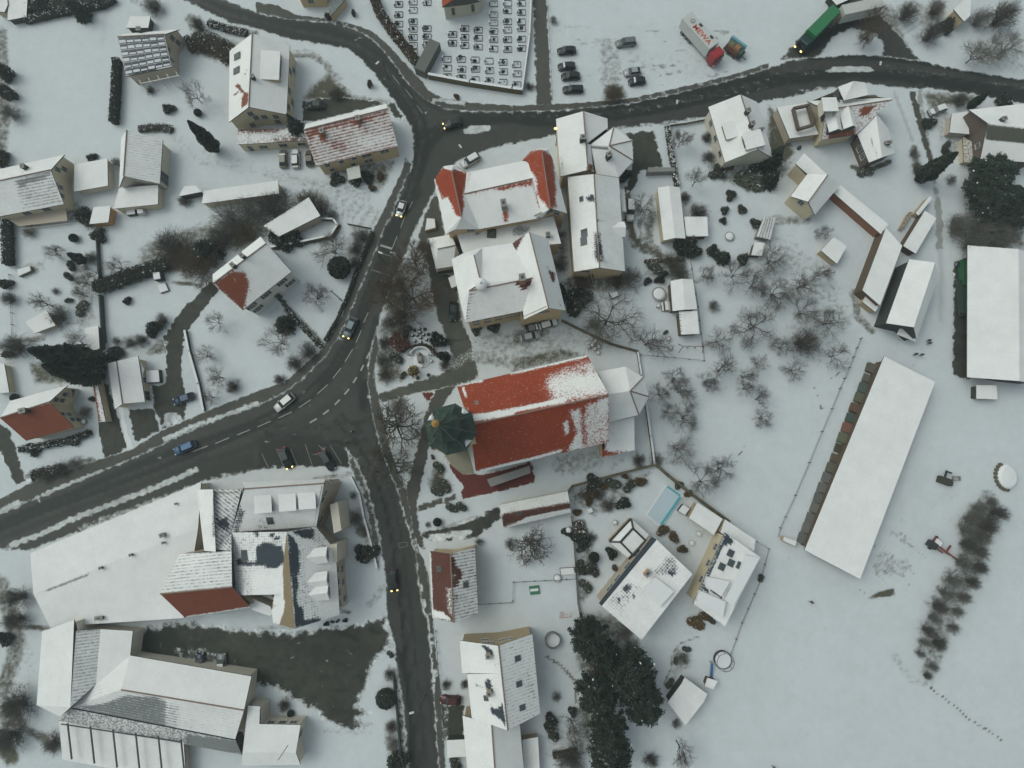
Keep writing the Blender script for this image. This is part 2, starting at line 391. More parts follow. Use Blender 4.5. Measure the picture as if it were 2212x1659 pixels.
def box_house(name, label, cat, pts, z, wall, kind='grey', base=.03, bare=(), ov=.25, th=.22, group=None, slope=0, grp_edge=None):
    "flat or gently pitched small building from its four roof corners"
    V = {k: (p[0], p[1], (p[2] if len(p) > 2 else z)) for k, p in zip('abcd', pts)}
    b = Bld(name, label, cat, V, group); b.roof(['abcd'], kind, base, bare, th=th); b.walls('abcd', wall, ov); return b
# ================================================================ the setting
p, l = 'p', 'l'
def T(c, r, *xy): return [t1(c, r, xy[i], xy[i + 1]) for i in range(0, len(xy), 2)]
# ---- ground
gd = [ # where grass, soil or trodden slush shows through the snow, plus shade painted beside the largest barn (image plan positions)
 (p, T(2, 0, 790,760, 850,700, 960,740, 1000,850, 800,870), .75, 12), (l, T(2, 0, 850,700, 860,560, 830,420), .42, 26),
 (l, T(2, 0, 900,500, 1300,560, 1700,600), .25, 30), (l, T(2, 0, 1000,200, 1500,280), .18, 22), (l, T(2, 0, 420,240, 800,420), .22, 22),
 (l, T(2, 0, 1100,640, 1600,480), .22, 22), (l, T(2,0, 700,600, 900,300), .2, 30),
 (l, T(1, 0, 300,480, 480,480, 600,560, 680,700, 800,800), .55, 7), (l, T(1, 0, 300,450, 480,440, 640,560, 720,720), .4, 5),
 (p, T(1, 0, 400,860, 480,740, 640,620, 760,780, 860,830, 1160,870, 1150,1000, 700,900), .8, 14),
 (p, T(1, 1, 1100,1200, 1280,1220, 1290,1650, 1050,1650, 1050,1330), .62, 14), (l, T(1, 1, 1180,620, 1250,1000, 1150,1200), .6, 26), (l, T(1, 1, 1430,450, 1500,700), .5, 9),
 (l, T(1, 1, 1300,700, 1400,560), .45, 22), (l, T(1,1, 1380,1000, 1300,1180), .4, 16),
 (l, T(1, 1, 600,60, 1050,200), .3, 16), (l, T(1, 1, 620,130, 1000,260), .25, 10), (l, T(1, 0, 100,1500, 500,1580), .3, 16), (l, T(0, 0, 1500,1200, 1750,1400, 2200,1480), .3, 10), (l, T(0, 0, 1560,1180, 1800,1350, 2200,1400), .24, 6),
 (p, T(1, 0, 600,1460, 860,1560, 1100,1640, 1220,1380, 900,1400), .6, 10),
 (p, T(1,1,1810,1210,2212,1190,2212,1500,1920,1560), .36, 12), (p, T(2,1,0,1200,520,1150,700,1290,500,1400,0,1440), .34, 12), (p, T(2, 1, 0,1190, 330,1180, 340,1230, 120,1340, 0,1340), .62, 10), (p, T(2, 1, 0,1430, 420,1340, 620,1400, 640,1420, 0,1560), .66, 10), (l, T(1,1, 1900,1280, 2200,1330), .4, 10), (l, T(1,1, 1900,1420, 2212,1480), .5, 14),
 (p, T(2, 1, 480,700, 1000,700, 1060,850, 640,880, 600,1000, 470,1050, 420,780), .62, 14), (p, T(2, 1, 380,340, 480,300, 480,700, 400,700), .6, 10), 
 (l, T(2, 1, 1020,250, 1040,380, 1120,480, 1280,550), .75, 8), (l, T(2, 1, 1200,250, 1180,420), .6, 10), (l, T(2, 1, 1050,450, 1260,500), .6, 10), (l, T(2, 1, 990,0, 1010,300), .7, 9),
 (p, T(2, 1, 1130,580, 1530,560, 1540,740, 1380,760, 1140,780), .5, 14), (p, T(2, 2, 500,900, 760,840, 1180,730, 1240,760, 1000,960, 700,1180, 640,1080, 560,1050), .5, 12),
 (p, T(2, 2, 545,1160, 650,1160, 700,1400, 740,1500, 700,1659, 560,1659), .55, 10), (l, T(2, 2, 440,700, 700,660), .42, 26), (l, T(2, 2, 860,720, 960,650), .35, 8),
 (p, T(1, 2, 1530,680, 1620,700, 1640,850, 1720,880, 1560,970, 1510,900), .72, 9), (p, T(1, 2, 800,1080, 930,1160, 1000,1400, 860,1300), .6, 9), (l, T(1, 2, 940,1000, 1040,1250, 1080,1450), .5, 10),
 (p, T(1, 2, 1100,150, 1300,140, 1320,260, 1150,340), .42, 12), (l, T(1, 2, 500,820, 820,780), .5, 6), (p, T(1, 2, 1640,1050, 1780,1040, 1700,1120), .6, 8),
 (p, T(2, 3, 600,300, 900,330, 1100,560, 1060,700, 900,640, 640,430), .55, 14), (p, T(2, 3, 590,0, 700,150, 620,240, 570,200), .55, 8), (l, T(2,3, 640,700, 800,900, 660,1200, 740,1500), .6, 26),
 (p, T(2, 3, 280,1250, 600,1250, 640,1600, 280,1600), .35, 24), (l, T(2, 3, 300,700, 430,780, 540,900, 560,1100), .65, 4), (l, T(2,3, 1640,515, 1440,590, 1390,660, 1370,800, 1310,940), .6, 2.5),
 (p, T(2, 3, 1400,640, 1540,620, 1560,800, 1400,900, 1350,850), .4, 10), 
 (p, T(3, 2, 900,1450, 1250,1500, 1180,1659, 850,1659), .34, 18), (l, T(3,2, 1070,1270, 1230,1400), .4, 5), (l, T(3,2, 1000,1460, 1240,1600), .35, 5), (p, T(3, 3, 860,190, 940,140, 1090,100, 1090,170, 900,195), .95, 4), (p, T(3, 3, 780,120, 850,130, 850,160), .8, 3),
 (l, T(3, 3, 1100,700, 1250,900, 1400,930), .34, 12), (l, T(3,2, 1900,1000, 1850,1300, 1750,1659), .5, 24), (l, T(3, 3, 1750,0, 1560,300, 1400,800), .5, 22),
 (l, T(3, 1, 60,560, 340,760, 500,1050, 340,1300), .34, 60), (l, T(3, 1, 740,870, 780,1080, 900,1200), .6, 9), (p, T(3,1, 1600,600, 1720,560, 1720,1640, 1590,1580), .55, 10),  # last patch: dirt and painted shade beside the largest barn
 (p, T(3, 1, 1560,230, 1750,160, 2212,60, 2212,480, 1800,460, 1600,380), .62, 16), (l, T(3, 0, 1900,450, 2212,500), .3, 40), (p, T(3, 0, 1320,780, 1900,830, 1800,960, 1700,900, 1400,960), .7, 12),
 (l, T(3, 0, 1500,1000, 1560,1200, 1650,1300), .4, 20), (l, T(3, 0, 1260,1280, 1300,1500), .6, 9), (p, T(3, 0, 0,900, 60,960, 240,1330, 60,1500, 0,1400), .8, 10), (p, T(3, 0, 230,1380, 180,1500, 60,1600, 0,1659, 0,1400), .6, 14), (p, T(2, 0, 1640,1380, 1900,1420, 2212,1380, 2212,1659, 1900,1600, 1750,1560), .55, 12),
 (l, T(3,1, 60,240, 200,250, 330,240), .5, 12), (l, T(3, 0, 730,1440, 860,1480, 1050,1400), .8, 6), (l, T(3,0, 1030,120, 1200,600), .5, 22), (l, T(3,0, 1230,60, 1500,250), .45, 22),
 (p, T(0, 0, 100,0, 230,130, 500,100, 900,20, 1000,0), .75, 8), (p, T(0, 0, 1600,400, 1750,330, 2050,360, 1980,560, 1850,520, 1700,470), .82, 14), (l, T(0, 0, 1640,160, 1740,330), .6, 12), (l, T(0,0, 1150,0, 1350,80), .4, 10), (l, T(0,0, 1820,210, 2212,300), .6, 10),
 (l, T(0, 0, 0,300, 30,900, 0,1300), .6, 18), (p, T(0, 1, 560,160, 760,260, 740,290, 620,260), .7, 10), (p, T(0, 1, 550,60, 700,60, 700,250, 540,170), .5, 10), (l, T(0, 1, 700,690, 730,900, 740,1090), .46, 22), (p, T(0, 1, 640,930, 760,930, 760,1090, 640,1080), .4, 10),
 (p, T(0, 1, 100,650, 400,570, 400,680, 190,760), .42, 8), (l, T(0, 1, 1330,560, 1700,420, 2212,300), .6, 34), (l, T(0, 1, 900,800, 1500,620), .7, 18), (l, T(0,1, 1500,780, 1740,810), .7, 5), (l, T(0, 1, 1000,1390, 1250,1270, 1420,1150), .6, 5), (p, T(0, 1, 1250,1390, 1380,1260, 1470,1270, 1450,1390, 1280,1420), .62, 6),
 (p, T(0, 1, 240,1480, 600,1440, 900,1380, 930,1659, 300,1659), .72, 10), (l, T(0, 1, 160,1290, 380,1260), .6, 7), (l, T(0, 1, 0,1350, 120,1400), .4, 14), (l, T(0, 1, 570,1140, 750,1120), .5, 4), (l, T(0,1, 0,1500, 140,1480), .3, 6),
 (l, T(0, 2, 200,560, 700,470), .6, 8), (l, T(0, 2, 250,800, 800,660), .6, 9), (l, T(0, 3, 0,60, 160,560, 60,900, 0,1000), .6, 20), (l, T(0, 3, 0,900, 120,700, 180,560), .7, 4), (l, T(0, 3, 180,430, 430,460), .7, 7), (p, T(0, 3, 0,1100, 140,1050, 260,1300, 420,1360, 520,1560, 380,1480, 250,1380, 100,1300, 0,1350), .7, 10),
 (p, T(0, 3, 180,600, 340,560, 320,1000, 200,1000), .28, 18), (l, T(0,3, 0,1400, 90,1560), .8, 20), (p, T(1, 3, 1120,1360, 1240,1380, 1240,1640, 1130,1600), .5, 10), (l, T(1, 3, 500,1340, 1000,1350), .3, 8), (p, T(1, 3, 730,280, 820,300, 850,330, 730,330), .7, 5), (l, T(1,3, 980,250, 1100,100), .4, 10), (p, T(1,3, 0,430, 330,400, 330,470, 0,480), .4, 6),
 (l, T(1,1, 60,60, 300,150, 520,60), .5, 22), (l, T(1, 1, 400,340, 700,200), .4, 5), (l, T(1,1, 150,490, 660,390, 720,300), .8, 6), (p, T(1, 1, 0,1100, 300,900, 280,960, 60,1120), .3, 6), (l, T(1,1, 270,1010, 590,1340), .75, 9),
 (l, T(1,1, 860,330, 930,560), .4, 14), (p, T(1,1, 1380,1330, 1300,1500, 1320,1600), -.9, 3),
]
gd.append((l, T(3, 3, 1410,970, 1500,1040, 1620,1130, 1750,1250, 1900,1330, 2030,1430), .8, 1.7))
gt = [(l, T(3, 0, 1090,800, 1170,1000, 1250,1220), .7, 4), (l, T(3, 0, 1030,120, 1200,380), .4, 6), (l, T(3, 1, 1450,0, 1480,400, 1500,700, 1490,1100), .55, 7), (l, T(3, 2, 1380,760, 1200,1000, 1100,1100), .2, 10),
      (l, T(0, 0, 880,400, 920,100, 1060,0), .3, 7), (l, T(3,0, 1120,270, 1440,90), .6, 3), (l, T(3,0, 1150,310, 1480,110), .6, 3), (l, T(2,3, 980,1000, 1200,1400), .35, 8), (l, T(1,0, 230,0,240,40), .3, 6)]
RG = random.Random(3)
for cx_, cy_, n_, sp_ in ((1,0,0,0),):
    pass
def prints(c, r, x0, y0, x1, y1, n):
    for i in range(n):
        f = (i + .5) / n; x = x0 + (x1 - x0) * f + RG.uniform(-10, 10); y = y0 + (y1 - y0) * f + RG.uniform(-10, 10); gd.append((l, T(c, r, x, y, x + 6, y + 5), .7, 1.4))
prints(2, 2, 2010,520, 1900,720, 16); prints(3, 1, 500,1640, 620,1560, 8); prints(3, 2, 400,20, 470,230, 14); prints(2, 3, 980,1000, 1240,1500, 10); prints(0, 1, 460,1000, 600,1100, 6); prints(1, 1, 880,1100, 700,900, 4)
for i in range(46):
    x = RG.uniform(420, 2000); y = RG.uniform(200, 760) ; a = RG.uniform(-.25, .1); q = RG.uniform(60, 240); gd.append((l, T(2, 0, x, y, x + q, y + q * a), RG.uniform(.25, .55), 1.6))
for i in range(30):
    x = RG.uniform(880, 1250); y = RG.uniform(1230, 1640); gd.append((l, T(3, 2, x, y, x + RG.uniform(60, 150), y + RG.uniform(70, 130)), .45, 1.5))
for i in range(16): x = 1000 + i * 15; gd.append((l, T(2, 1, x - 40 + i, 250 + i * 2, x - 20, 380 + i * 3, x + 60, 470 + i * 2, x + 90 - i * 4, 540), .55, 1.2))
for i in range(12): gd.append((l, T(1, 0, 60 + i * 12, 1500 + i * 6, 600, 1560 + i * 9, 1000, 1640 + i * 12), .34, 1.5))
for i in range(9): gd.append((l, T(1, 1, 600 + i * 4, 30 + i * 18, 850, 90 + i * 24, 1060, 150 + i * 22), .4, 1.6))
for i in range(10): gd.append((l, T(1, 1, 1900 + i * 6, 1240 + i * 30, 2212, 1210 + i * 32), .42, 1.8)); gd.append((l, T(2, 1, 0, 1210 + i * 26, 300 + i * 12, 1240 + i * 14), .42, 1.8))
for i in range(10): gd.append((l, T(1, 0, 420 + i * 14, 420 + i * 12, 600 + i * 10, 520 + i * 10, 700 + i * 6, 680), .4, 1.2))
for i in range(7): gt.append((l, T(3, 1, 1180 + i * 50, 1600 - i * 60, 1450 + i * 16, 1100, 1500 + i * 6, 600), .25, 2))
for i in range(9): gt.append((l, T(3, 2, 1150 + i * 40, 900 + i * 16, 1400, 1010 + i * 10, 1650, 960 - i * 22), .3, 1.5))
for i in range(70): gt.append((l, (lambda x, y: T(int(x // 2212), int(y // 1659), x % 2212, y % 1659, x % 2212 + 8, y % 1659 + 4))(RG.uniform(4600, 8800), RG.uniform(2600, 6500)), .6, 1.6))
xs = np.unique(np.round(np.concatenate([np.linspace(-900, -135, 12), np.arange(-135, 135, .55), np.linspace(135, 900, 12)]), 3))
ys = np.unique(np.round(np.concatenate([np.linspace(-900, -92, 12), np.arange(-92, 122, .55), np.linspace(122, 900, 12)]), 3))
GX, GY = np.meshgrid(xs, ys); V3 = np.stack([GX.ravel(), GY.ravel(), np.zeros(GX.size)], 1)
core = (abs(V3[:, 0]) < 136) & (V3[:, 1] < 123) & (V3[:, 1] > -93); Q = proj(V3); ga = np.zeros(len(V3)); gb = np.zeros(len(V3))
ga[core] = splat(Q[core], gd); gb[core] = splat(Q[core], gt); nx = len(xs)
idx = np.arange(len(V3)).reshape(len(ys), nx)
F4 = np.stack([idx[:-1, :-1], idx[:-1, 1:], idx[1:, 1:], idx[1:, :-1]], -1).reshape(-1, 4)
g = obj('ground', mesh('ground', V3.tolist(), F4.tolist(), GROUND, attrs={'a': ga, 'b': gb})); g['kind'] = 'structure'
# ---- main road
def offs(pts, d):
    out = []
    for i, q in enumerate(pts):
        a = pts[max(0, i - 1)]; b = pts[min(len(pts) - 1, i + 1)]; dx, dy = b[0] - a[0], b[1] - a[1]; L = math.hypot(dx, dy); out.append((q[0] - dy / L * d, q[1] + dx / L * d))
    return out
ML = [(-12,1140),(88,1098),(220,1050),(350,1000),(475,950),(580,905),(660,860),(715,805),(752,745),(782,680),(808,610),(835,540),(860,475),(888,415),(905,355),(915,300),(905,250),(880,212),(850,165),(815,125),(770,95),(700,76),(620,62),(553,45),(490,28),(430,2)]
RR = [(915,300),(960,275),(1030,258),(1106,255),(1206,262),(1306,252),(1456,225),(1606,190),(1704,170),(1834,158),(1934,162),(2059,180),(2225,208)]
SS = [(730,900),(775,940),(805,990),(828,1040),(845,1100),(858,1160),(868,1244),(880,1330),(890,1444),(902,1544),(912,1680)]
KL = [(-12,1113),(88,1071),(220,1017),(310,979.5),(410,930),(475,904),(553,877),(600,855),(640,829.5),(700.5,772),(728,732),(750.5,687),(770.5,637),(793,585),(815.5,530),(830.5,490),(845.5,465),(863,415),(875,390),(890,355),(893,312),(890,280),(875,252),(853,220),(823,180),(798,147.5),(770.5,120),(748,105),(703,97.5),(658,90),(625.5,85),(553,62.5),(500,50),(440,22),(400,2),(365,-20)]
KT = [(465,-20),(478,-4),(553,27),(628,42.5),(708,47.5),(760.5,60),(803,82.5),(828,107.5),(860.5,150),(885.5,185),(915.5,215),(958,235),(1015.5,240)]
RT = [(1106,241),(1206,238),(1306,229),(1368,222),(1456,202),(1543,182),(1606,164),(1659,147),(1704,132),(1760,122)]
RB = [(1760,125),(1834,117.5),(1904,120),(1984,130),(2059,147),(2225,174)]
RL = [(2225,226),(2109,205),(2009,192.5),(1934,190),(1874,180),(1766.5,195),(1721.5,207.5),(1659,217),(1600,236),(1531,252),(1443.5,268),(1343.5,278),(1200,292),(1106,312),(1063,322),(1028,332),(990.5,347.5),(953,380),(938,415),(913,462),(895.5,500),(885.5,527),(865.5,575),(848,615),(828,665),(818,702),(803,752),(797,790),(795.5,830)]
SR = [(803,880),(813,930),(828,980),(843,1020),(858,1055),(870.5,1100),(885.5,1150),(900.5,1205),(903,1245),(913,1307),(925.5,1344),(933,1444),(940.5,1544),(950.5,1680)]
SL = [(880,1680),(873,1544),(857,1444),(852,1394),(835,1330),(832,1244),(823,1180),(808,1105),(790.5,1045),(770.5,1000),(748,967)]
PK = [(758,1010),(673,1008),(585,1012),(553,1016),(500,1030),(434,1041),(250,1117),(65,1189),(50,1188),(-12,1190)]
snow_on_road = [(p, T(3, 0, 490,612, 560,582, 700,575, 860,580, 945,600, 880,618, 500,628), .98, 2), (l, T(3,0,430,480,800,465,1000,490), .3, 3), (p, T(3,0,250,640,430,590,420,650,300,670), .33, 6), (p, T(3,0,990,580,1500,640,1400,690,1050,640), .3, 8), (l, T(3,0,250,790,430,760,700,735), .5, 3), (l, T(2,0,900,960,1500,880,2212,760), .3, 4), (l, T(0, 2, 100,1390, 350,1300, 600,1180, 900,1060, 1350,890, 1700,740), .9, 6), (l, T(0, 2, 0,1440, 250,1330, 500,1230), .55, 5), (l, T(0, 2, 700,1240, 1200,1050, 1700,880), .5, 6),
 (l, T(0, 2, 1450,470, 1700,340, 1900,270, 2212,170), .85, 6), (l, T(0,2, 1240,590, 1450,480), .7, 4), (l, T(0, 2, 1750,850, 1900,790, 2100,760), .5, 4), (p, T(1,0, 1790,1110, 1900,1080, 2035,1090, 2030,1130, 1900,1150, 1800,1150), .95, 2.5),
 (l, T(1, 0, 1540,870, 1700,890, 1830,930), .95, 5), (l, T(2, 0, 380,1165, 900,1110, 1700,1015), .6, 4), (l, T(3,0, 430,790, 600,760, 860,740, 1100,770), .6, 3), (l, T(1, 2, 0,765, 400,760, 800,730), .6, 5), (l, T(2, 0, 0,1020, 600,1000, 1200,930, 2212,700), .26, 6), (l, T(3,0, 0,640, 400,560), .25, 6), (l, T(3,0, 1000,560, 1600,660, 2212,760), .25, 6),
 (l, T(1, 0, 2040,1290, 2212,1240), .7, 4), (l, T(0,2,360,955,880,745), .95, 3.5), (l, T(0,2,-10,1100, 150,1040), .95, 7)]
wet = [(l, T(0, 2, 0,1200, 600,960, 1200,690, 1900,440, 2212,330), .8, 9), (l, T(0, 2, 0,1340, 700,1060, 1500,760, 2212,520), .6, 8), (l, T(0,2, 0,1020, 1400,620), .3, 12), (p, T(1, 2, 0,440, 500,420, 800,560, 850,740, 0,740), .75, 14), (l, T(1, 2, 0,480, 500,300, 900,0), .5, 12),
 (l, T(1, 1, 560,1659, 760,1400, 900,1100, 1050,700, 1200,300, 1420,0), .75, 8), (l, T(1, 1, 880,1659, 960,1400, 1040,1100), .7, 9), (l, T(1, 1, 1120,400, 1250,100), .7, 14), (l, T(1, 2, 930,0, 930,200), .9, 12), (l, T(1,2, 900,0,1000,250,1060,500,1100,700), .6, 10), (p, T(1,2, 920,740, 1010,740, 1060,900, 980,900), .5, 6),
 (l, T(1, 0, 0,220, 500,350, 900,460, 1100,700, 1250,900, 1360,1100, 1370,1250), .9, 9), (l, T(1, 0, 0,150, 600,230, 1000,370, 1300,700, 1500,900, 1800,980, 2212,990), .7, 8), (l, T(1, 0, 2212,1030, 1850,1050, 1600,1150, 1480,1300, 1420,1500), .8, 9), (p, T(1, 0, 1310,740, 1380,740, 1620,900, 1570,960, 1480,900, 1340,800), .95, 4),
 (l, T(2, 0, 0,990, 600,980, 1100,900, 2212,640), .8, 6), (l, T(2, 0, 0,1040, 600,1040, 1200,980, 2212,750), .7, 6), (l, T(3, 0, 0,690, 500,650, 1000,640, 1500,700, 2212,820), .8, 6), (l, T(3, 0, 400,500, 800,490, 1300,540, 2212,700), .8, 6), (l, T(1, 3, 1230,640, 1300,900, 1330,1200, 1350,1659), .85, 6), (l, T(1, 3, 1480,900, 1520,1300, 1570,1659), .5, 4), (l, T(1, 2, 1100,900, 1160,1300, 1240,1659), .35, 6), (l, T(1, 2, 1200,900, 1330,1500), .3, 6),
 (p, T(0, 2, 1450,780, 2212,560, 2212,780, 1750,840), .6, 12)]
for ln, ds in ((ML, ((-13, .45), (-9.5, 1), (-5, .55), (2, .7), (7, 1), (11, .9), (14, .5))), (RR, ((-11, .9), (-7, .5), (-3, 1), (4, .9), (9, 1), (14, .5))), (SS, ((-13, .5), (-8, .7), (-3.5, .35), (3, .6), (8, .5), (13, 1)))):
    for d_, am in ds: wet.append((l, offs(ln, d_), am, 1.6 + am * 1.3))
RW = random.Random(9)
for i in range(60): x, y = RW.uniform(560, 790), RW.uniform(905, 1015); wet.append((l, [(x, y), (x + RW.uniform(10, 30), y + RW.uniform(-12, 8))], RW.uniform(.4, 1), RW.uniform(1.5, 6)))
for i in range(34): x = RW.uniform(560, 790); y = RW.uniform(915, 1012); snow_on_road.append((l, [(x, y), (x + RW.uniform(5, 16), y + RW.uniform(-5, 5))], RW.uniform(.2, .4), RW.uniform(1.5, 4)))
for i in range(50):
    k_ = RW.randrange(len(ML) - 4); q = offs(ML, RW.choice((-17, 17)) + RW.uniform(-2, 2))[k_]; snow_on_road.append((l, [q, (q[0] + RW.uniform(-8, 8), q[1] + RW.uniform(-8, 8))], RW.uniform(.3, .7), RW.uniform(1, 3)))
sheet('road', KL + KT + RT + RB + RL + SR + SL + PK, .02, ROADM, 'wet asphalt main road and junction', grid=.7, edge=.6, sa=snow_on_road, sb=wet, amt=.6)
sheet('road', T(3, 0, 100,520, 180,430, 260,340, 420,180, 500,100, 540,0, 560,-60, 800,-60, 830,0, 880,50, 1000,150, 1100,260, 1200,380, 1320,530, 970,500, 1000,400, 930,290, 720,250, 560,320, 470,460, 400,500), .014, ROADM, 'side road with the green truck', grid=.8, edge=.8, sb=[(l, T(3, 0, 300,450, 500,330, 700,230), .9, 12)])
NEWA = plain('fresh_asphalt', (.012, .015, .012), .7)
sheet('road_patch', T(1, 0, 1310,745, 1385,740, 1480,830, 1620,905, 1585,960, 1530,925, 1470,900, 1400,860), .0245, NEWA, 'nearly black asphalt patch at the upper junction', edge=0, jit=.08)
sheet('road_patch', T(0, 2, 1688,655, 1785,605, 1805,645, 1708,698), .0245, NEWA, 'nearly black square patch in the main road', edge=0, jit=.05)
# ---- lanes, pavements, yards
sheet('lane', [(1151,-12),(1181,-12),(1186,110),(1193,222),(1192,232),(1158,232)], .012, PAVEM, 'straight lane beside the cemetery', edge=.4)
outN = [(-12,1085),(57,1047),(215,992),(282,972),(350,930),(445,889),(553,846),(613,827),(693,757),(738,685),(768,600),(788,550),(805.5,500),(823,465),(847,415),(868,370),(876,340)]
def strip(name, A, B, z, mat, label, **k): return sheet(name, A + B[::-1], z, mat, label, **k)
strip('pavement', outN, KL[:20], .12, PAVEM, 'pavement on the west side of the main road', edge=.3, jit=.12, amt=.5, sa=[(l, T(0, 2, 1420,480, 1700,350, 1950,270, 2212,170), .85, 5), (l, T(0, 2, 0,1110, 150,1030), .9, 7), (l, T(0,2, 360,955, 880,745), .9, 3)])
strip('pavement', [(553,5),(600,12),(640,33),(700,40),(760,52),(803,67),(833,92),(878,140),(913,177),(925,195),(958,213),(1015,222),(1106,229)], KT[2:] + [(1106,241)], .12, PAVEM, 'pavement below the cemetery hedge', edge=.3, jit=.12, amt=.45, sa=[(l, T(1,0,1540,860,1800,900),.9,4)])
strip('pavement', [(1106,229),(1206,225),(1306,219),(1368,212),(1456,192),(1543,172),(1606,155),(1659,137)], RT[:8], .12, PAVEM, 'pavement along the parking field', edge=.3, jit=.12, amt=.45, sb=[(p, T(2,0, 780,860, 1000,860, 1000,900, 780,920), .8, 6)])
strip('pavement', [(812,720),(818,752),(809,790),(810.5,830),(828,905),(843,970),(863,1030),(878,1055)], [(814,708),(803,752),(797,790),(795.5,830),(803,880),(813,930),(828,980),(843,1020),(858,1055)], .12, PAVEM, 'narrow pavement beside the church green', edge=.3, jit=.12, amt=.45)
strip('pavement', [(878,1055),(900,1180),(915,1210),(925,1244),(935,1344),(945,1444),(953,1494),(963,1680)], [(858,1055),(870.5,1100),(885.5,1150),(900.5,1205),(903,1245),(913,1307),(925.5,1344),(933,1444),(940.5,1544),(950.5,1680)], .12, PAVEM, 'pavement on the east side of the south road', edge=.3, jit=.12, amt=.45, sa=[(l, [(905,1245),(926,1344),(934,1444),(937,1490)], .9, 2)])
strip('pavement', [(758,1014),(778,1052),(795,1110),(806,1180),(817,1232)], SL[6:][::-1][0:5], .12, PAVEM, 'snowy pavement before the manor', edge=.5, jit=.1, sa=[(p, [(758,1010),(820,1240),(780,1240),(750,1010)], .6, 8)], base=.25)
strip('pavement', [(850,1454),(858,1544),(868,1680)], [(857,1444),(873,1544),(880,1680)], .12, PAVEM, 'slushy pavement beside the long low wall', edge=.4, jit=.1, base=.4)
sheet('path', T(1, 2, 1300,905, 1390,540, 1460,260, 1530,80, 1560,20, 1740,0, 1620,190, 1500,330, 1500,520, 1440,830, 1390,1050, 1400,1120, 1420,1280, 1470,1430, 1400,1400, 1330,1250, 1300,1120), .03, PAVEM, 'dark path from the road up past the church tower', edge=.35)
sheet('courtyard', [(923,515),(918,535),(928,605),(943,682),(963,727),(975.5,765),(973,790),(953,807),(878,830),(815,852),(823,872),(888,852),(985,834),(1032,818),(1034,805),(1018,737),(1005.5,715),(993,665),(985,600),(943,585),(940,515)], .034, COBBLE, 'cobbled courtyard between church and town buildings', edge=.35, sb=[(l, T(1,1,1500,830,1700,800),.8,3),(l,T(1,1,1660,1290,1850,1260),.8,3),(p, T(1,1,1480,400,1560,400,1600,700,1500,760),.6,6)], sa=[(l, T(1,1,1700,1500,1850,1400),.4,14)])
sheet('courtyard', T(1, 0, 1540,1659, 1480,1800, 1420,1980, 1400,2100, 1450,2200, 1530,2120, 1640,2020, 1610,1900, 1580,1700), .03, PAVEM, 'paved strip beside the red hipped roof house', edge=.3)
sheet('plaza', T(1, 2, 1600,580, 1650,680, 1720,800, 1790,870, 1795,900, 1765,930, 1785,1000, 2212,905) + T(2, 2, 205,850, 185,740, 180,690, 150,665, 0,720) + T(1, 2, 1950,780, 1890,770, 1800,770, 1700,700), .038, REDPAVE, 'red paved terrace south of the church', edge=.3, jit=.12)
sheet('path', T(1, 2, 1430,70, 1550,60, 1530,110, 1480,180), .045, REDPAVE, 'small red paved patch', edge=.25)
sheet('driveway', [(474,627),(450,655),(425,690),(405,715),(397.5,740),(392.5,790),(397,830),(403,870),(400,905),(350,930),(343,905),(332,890),(330,850),(322,830),(355,830),(360,765),(350,727),(367,710),(372,695),(387,677),(400,660),(422,645),(435,622),(460,605)], .012, YARDM, 'winding asphalt driveway', edge=.35, sa=[(p, T(0, 2, 1410,270, 1480,230, 1540,260, 1580,300, 1410,380), .95, 3), (l, T(0,1,1290,1400,1440,1300), .5, 6)])
sheet('driveway', [(213,830),(235,830),(250,882),(277,970),(225,992),(210,915)], .012, YARDM, 'dark driveway beside the garage', edge=.35)
sheet('driveway', [(277,885),(332,880),(347,930),(290,958)], .012, YARDM, 'dark forecourt before the garage house', edge=.35)
sheet('driveway', [(-12,905),(22,930),(57,1037),(34,1050),(-12,950)], .012, YARDM, 'dark lane at the left edge', edge=.35)
sheet('yard', [(286,1361),(320,1354),(395,1339),(553,1361),(635,1364),(778,1344),(833,1326),(842,1360),(853,1394),(830,1410),(803,1444),(790,1494),(770,1524),(808,1539),(770,1551),(810,1569),(753,1584),(715,1569),(678,1536),(603,1489),(553,1479),(540,1470),(400,1445),(286,1420)], .03, YARDM, 'large ploughed asphalt yard', edge=1.6, jit=.5, amt=.75,
      sa=[(p, T(0, 3, 1450,600, 1700,600, 1900,640, 1880,800, 1500,760), .42, 12), (p, T(0,3, 1850,380,2212,350,2212,480,1950,480), .72, 8)] + [(l, (lambda x, y, a: [(x, y), (x + math.cos(a) * 7, y + math.sin(a) * 7)])(RW.uniform(290, 850), RW.uniform(1350, 1560), RW.uniform(-1, 1)), RW.uniform(.25, .48), RW.uniform(1, 3.5)) for _ in range(120)] + [(l, T(1,3,1180,600,1190,690), .7, 5), (l, T(0,3,1500,420,1700,380), .4, 12)], sb=[(p, T(0, 3, 1150,470, 1500,450, 1700,720, 1150,680), .9, 10), (p, T(1, 3, 300,600, 900,540, 1100,640, 900,850, 600,800), .45, 22), (l, T(1,3,215,590,215,960), 1, 1.8), (l, T(1,3,420,700,560,600), .5, 4), (l, T(1,3,650,1200,760,980,950,900), .6, 3), (l, T(1,3,690,1230,800,1040,960,960), .6, 3)] + [(l, (lambda x, y, a: [(x, y), (x + math.cos(a) * 16, y + math.sin(a) * 12)])(RW.uniform(290, 850), RW.uniform(1350, 1560), RW.uniform(-.8, .8)), RW.uniform(.4, 1), RW.uniform(1.5, 7)) for _ in range(110)])
sheet('yard', T(3, 1, 1605,600, 1740,555, 1760,1640, 1700,1620, 1590,1580, 1600,1100), .012, YARDM, 'dirty ground with painted shade along the largest barn', edge=.8, jit=.3)  # dark strip puts the barn's eave shade into the ground colour, with dirt
